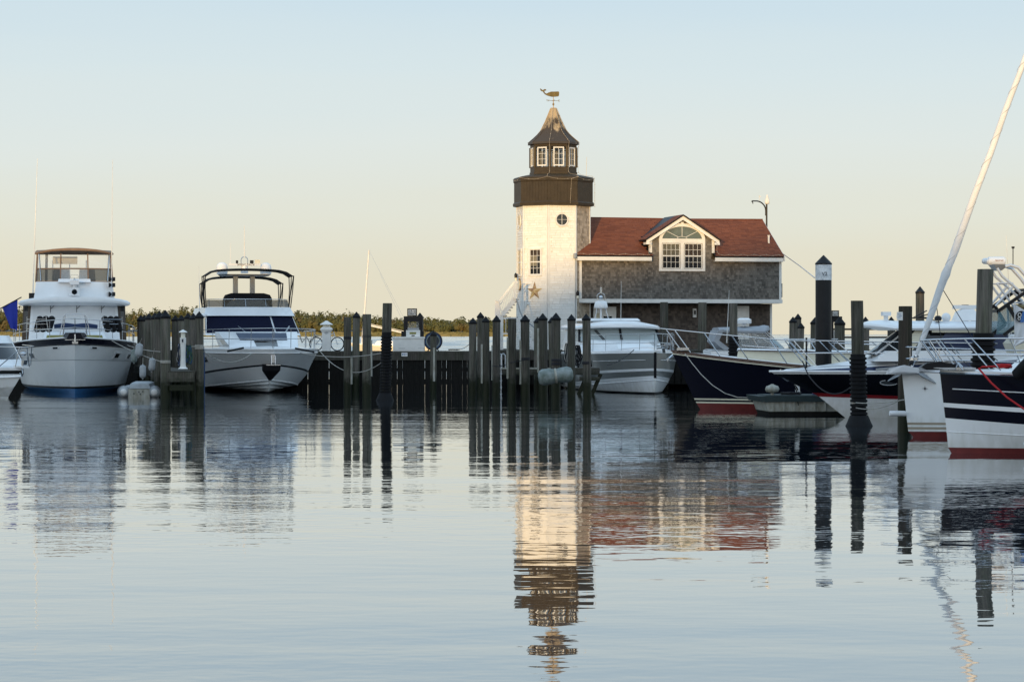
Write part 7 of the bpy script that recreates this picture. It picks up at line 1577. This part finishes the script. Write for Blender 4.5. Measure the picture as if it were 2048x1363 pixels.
p0 = on_f(.55,.1,.67); m = MB(); m.loft([[(p0.x-.22,p0.y-.15,p0.z),(p0.x+.22,p0.y-.15,p0.z),(p0.x+.22,p0.y+.15,p0.z),(p0.x-.22,p0.y+.15,p0.z)],[(p0.x-.15,p0.y-.1,p0.z+.14),(p0.x+.18,p0.y-.12,p0.z+.10),(p0.x+.18,p0.y+.1,p0.z+.12),(p0.x-.12,p0.y+.1,p0.z+.16)]]); tag(build('blue_bag', m, M['bluecanvas'], loc=tuple(p0)), 'crumpled blue bag on the floating platform under the long bow', 'bag')

# ---- hanging fenders and mooring lines
GF = 'fenders hanging at the finger pier'
fender('upper grey fender hanging at the left row of the finger pier', at(278,700,50.4), .15, .62, group=GF, rope=at(281,676,50.6), ang=.1)
fender('lowest fender hanging at the finger pier near the inflatable dinghy', at(285.5,743,50.6), .13, .62, group=GF, rope=at(286,715,50.6))
fender('white fender hanging nearest the front left pile', at(304,729,51.2), .13, .60, group=GF, rope=at(306,697,51.4), ang=.08)
fender('dark grey fender hanging furthest left beside the yacht', at(268,712,50.0), .13, .62, group=GF, rope=at(272,690,50.2), mt='float')
def line(label, pts, r=.016, mt='rope'):
    m = MB(); m.tube(pts, r, 5); tag(build('mooring_line', m, M[mt], loc=tuple(pts[0])), label, 'rope', 'mooring lines')
line('light rope from the first yacht bow down to the front left pile', sag(at(224,681,48), at(330,725,52), .08))
line('light rope from the first yacht side to the upper front left pile', sag(at(255,690,47.2), at(326,703,51.6), .06))
line('light rope hanging slack across the second yacht bow from the pile', sag(at(402,698,51.8), at(503,707,48.2), .42, 18))
line('long light rope from the second yacht bow to the sleeved pile by the dock', sag(at(600,705,48.2), at(763,706,53), .16, 18))
line('slack light rope from the second yacht quarter to the sleeved pile', sag(at(640,702,46.8), at(764,724,53), .62, 18))
line('blue rope hanging straight down beside the front right finger pile', [at(407,692,51.5), at(409,730,51.5), at(408,800,51.5)], .03, 'bluehose')
line('dark rope from the grey boat bow back along its side', sag(at(1268,699,48.2), at(1214,730,50.5), .10), .018, 'darkrope')
line('thin grey rope hanging in a long curve along the navy bow', [at(1370,707,60.6), at(1384,726,61), at(1402,748,61.4), at(1425,770,61.8), at(1450,786,62.2), at(1475,794,62.6), at(1515,795,63)], .014, 'rope')
line('black rope from the raked bow down past the white post', sag(at(1605,722,67.4), at(1622,757,67.8), .05)+sag(at(1622,757,67.8), at(1700,775,69), .30), .02, 'darkrope')
line('light double rope from the sleeved pile to the round topped pile', sag(at(1712,805,74.5), at(1808,799,83), .04), .014)
line('light lower rope from the sleeved pile to the sailboat bow', sag(at(1712,815,74.5), at(1796,802,80), .10), .012)
line('wire from the red roof corner down to the black pile band', [W_((RX1,HY-.1,Z(6.6))), at(1600,532,48), at(1629,555,62.8)], .022, 'steel')
line('dark rope tied low across the piles beside the ladder', [at(985,731,49.6), at(1000,733,49.8), at(1024,724,50.8), at(1050,720,51)], .016, 'darkrope')
line('thin rope drooping from the leftmost cluster pile to the fuel dock', sag(at(918,698,44.5), at(945,680,48.5), .10), .012, 'darkrope')
line('grey rope turns between the finger piles above the hoses', sag(at(379,692,51), at(398,690,52), .03), .016)
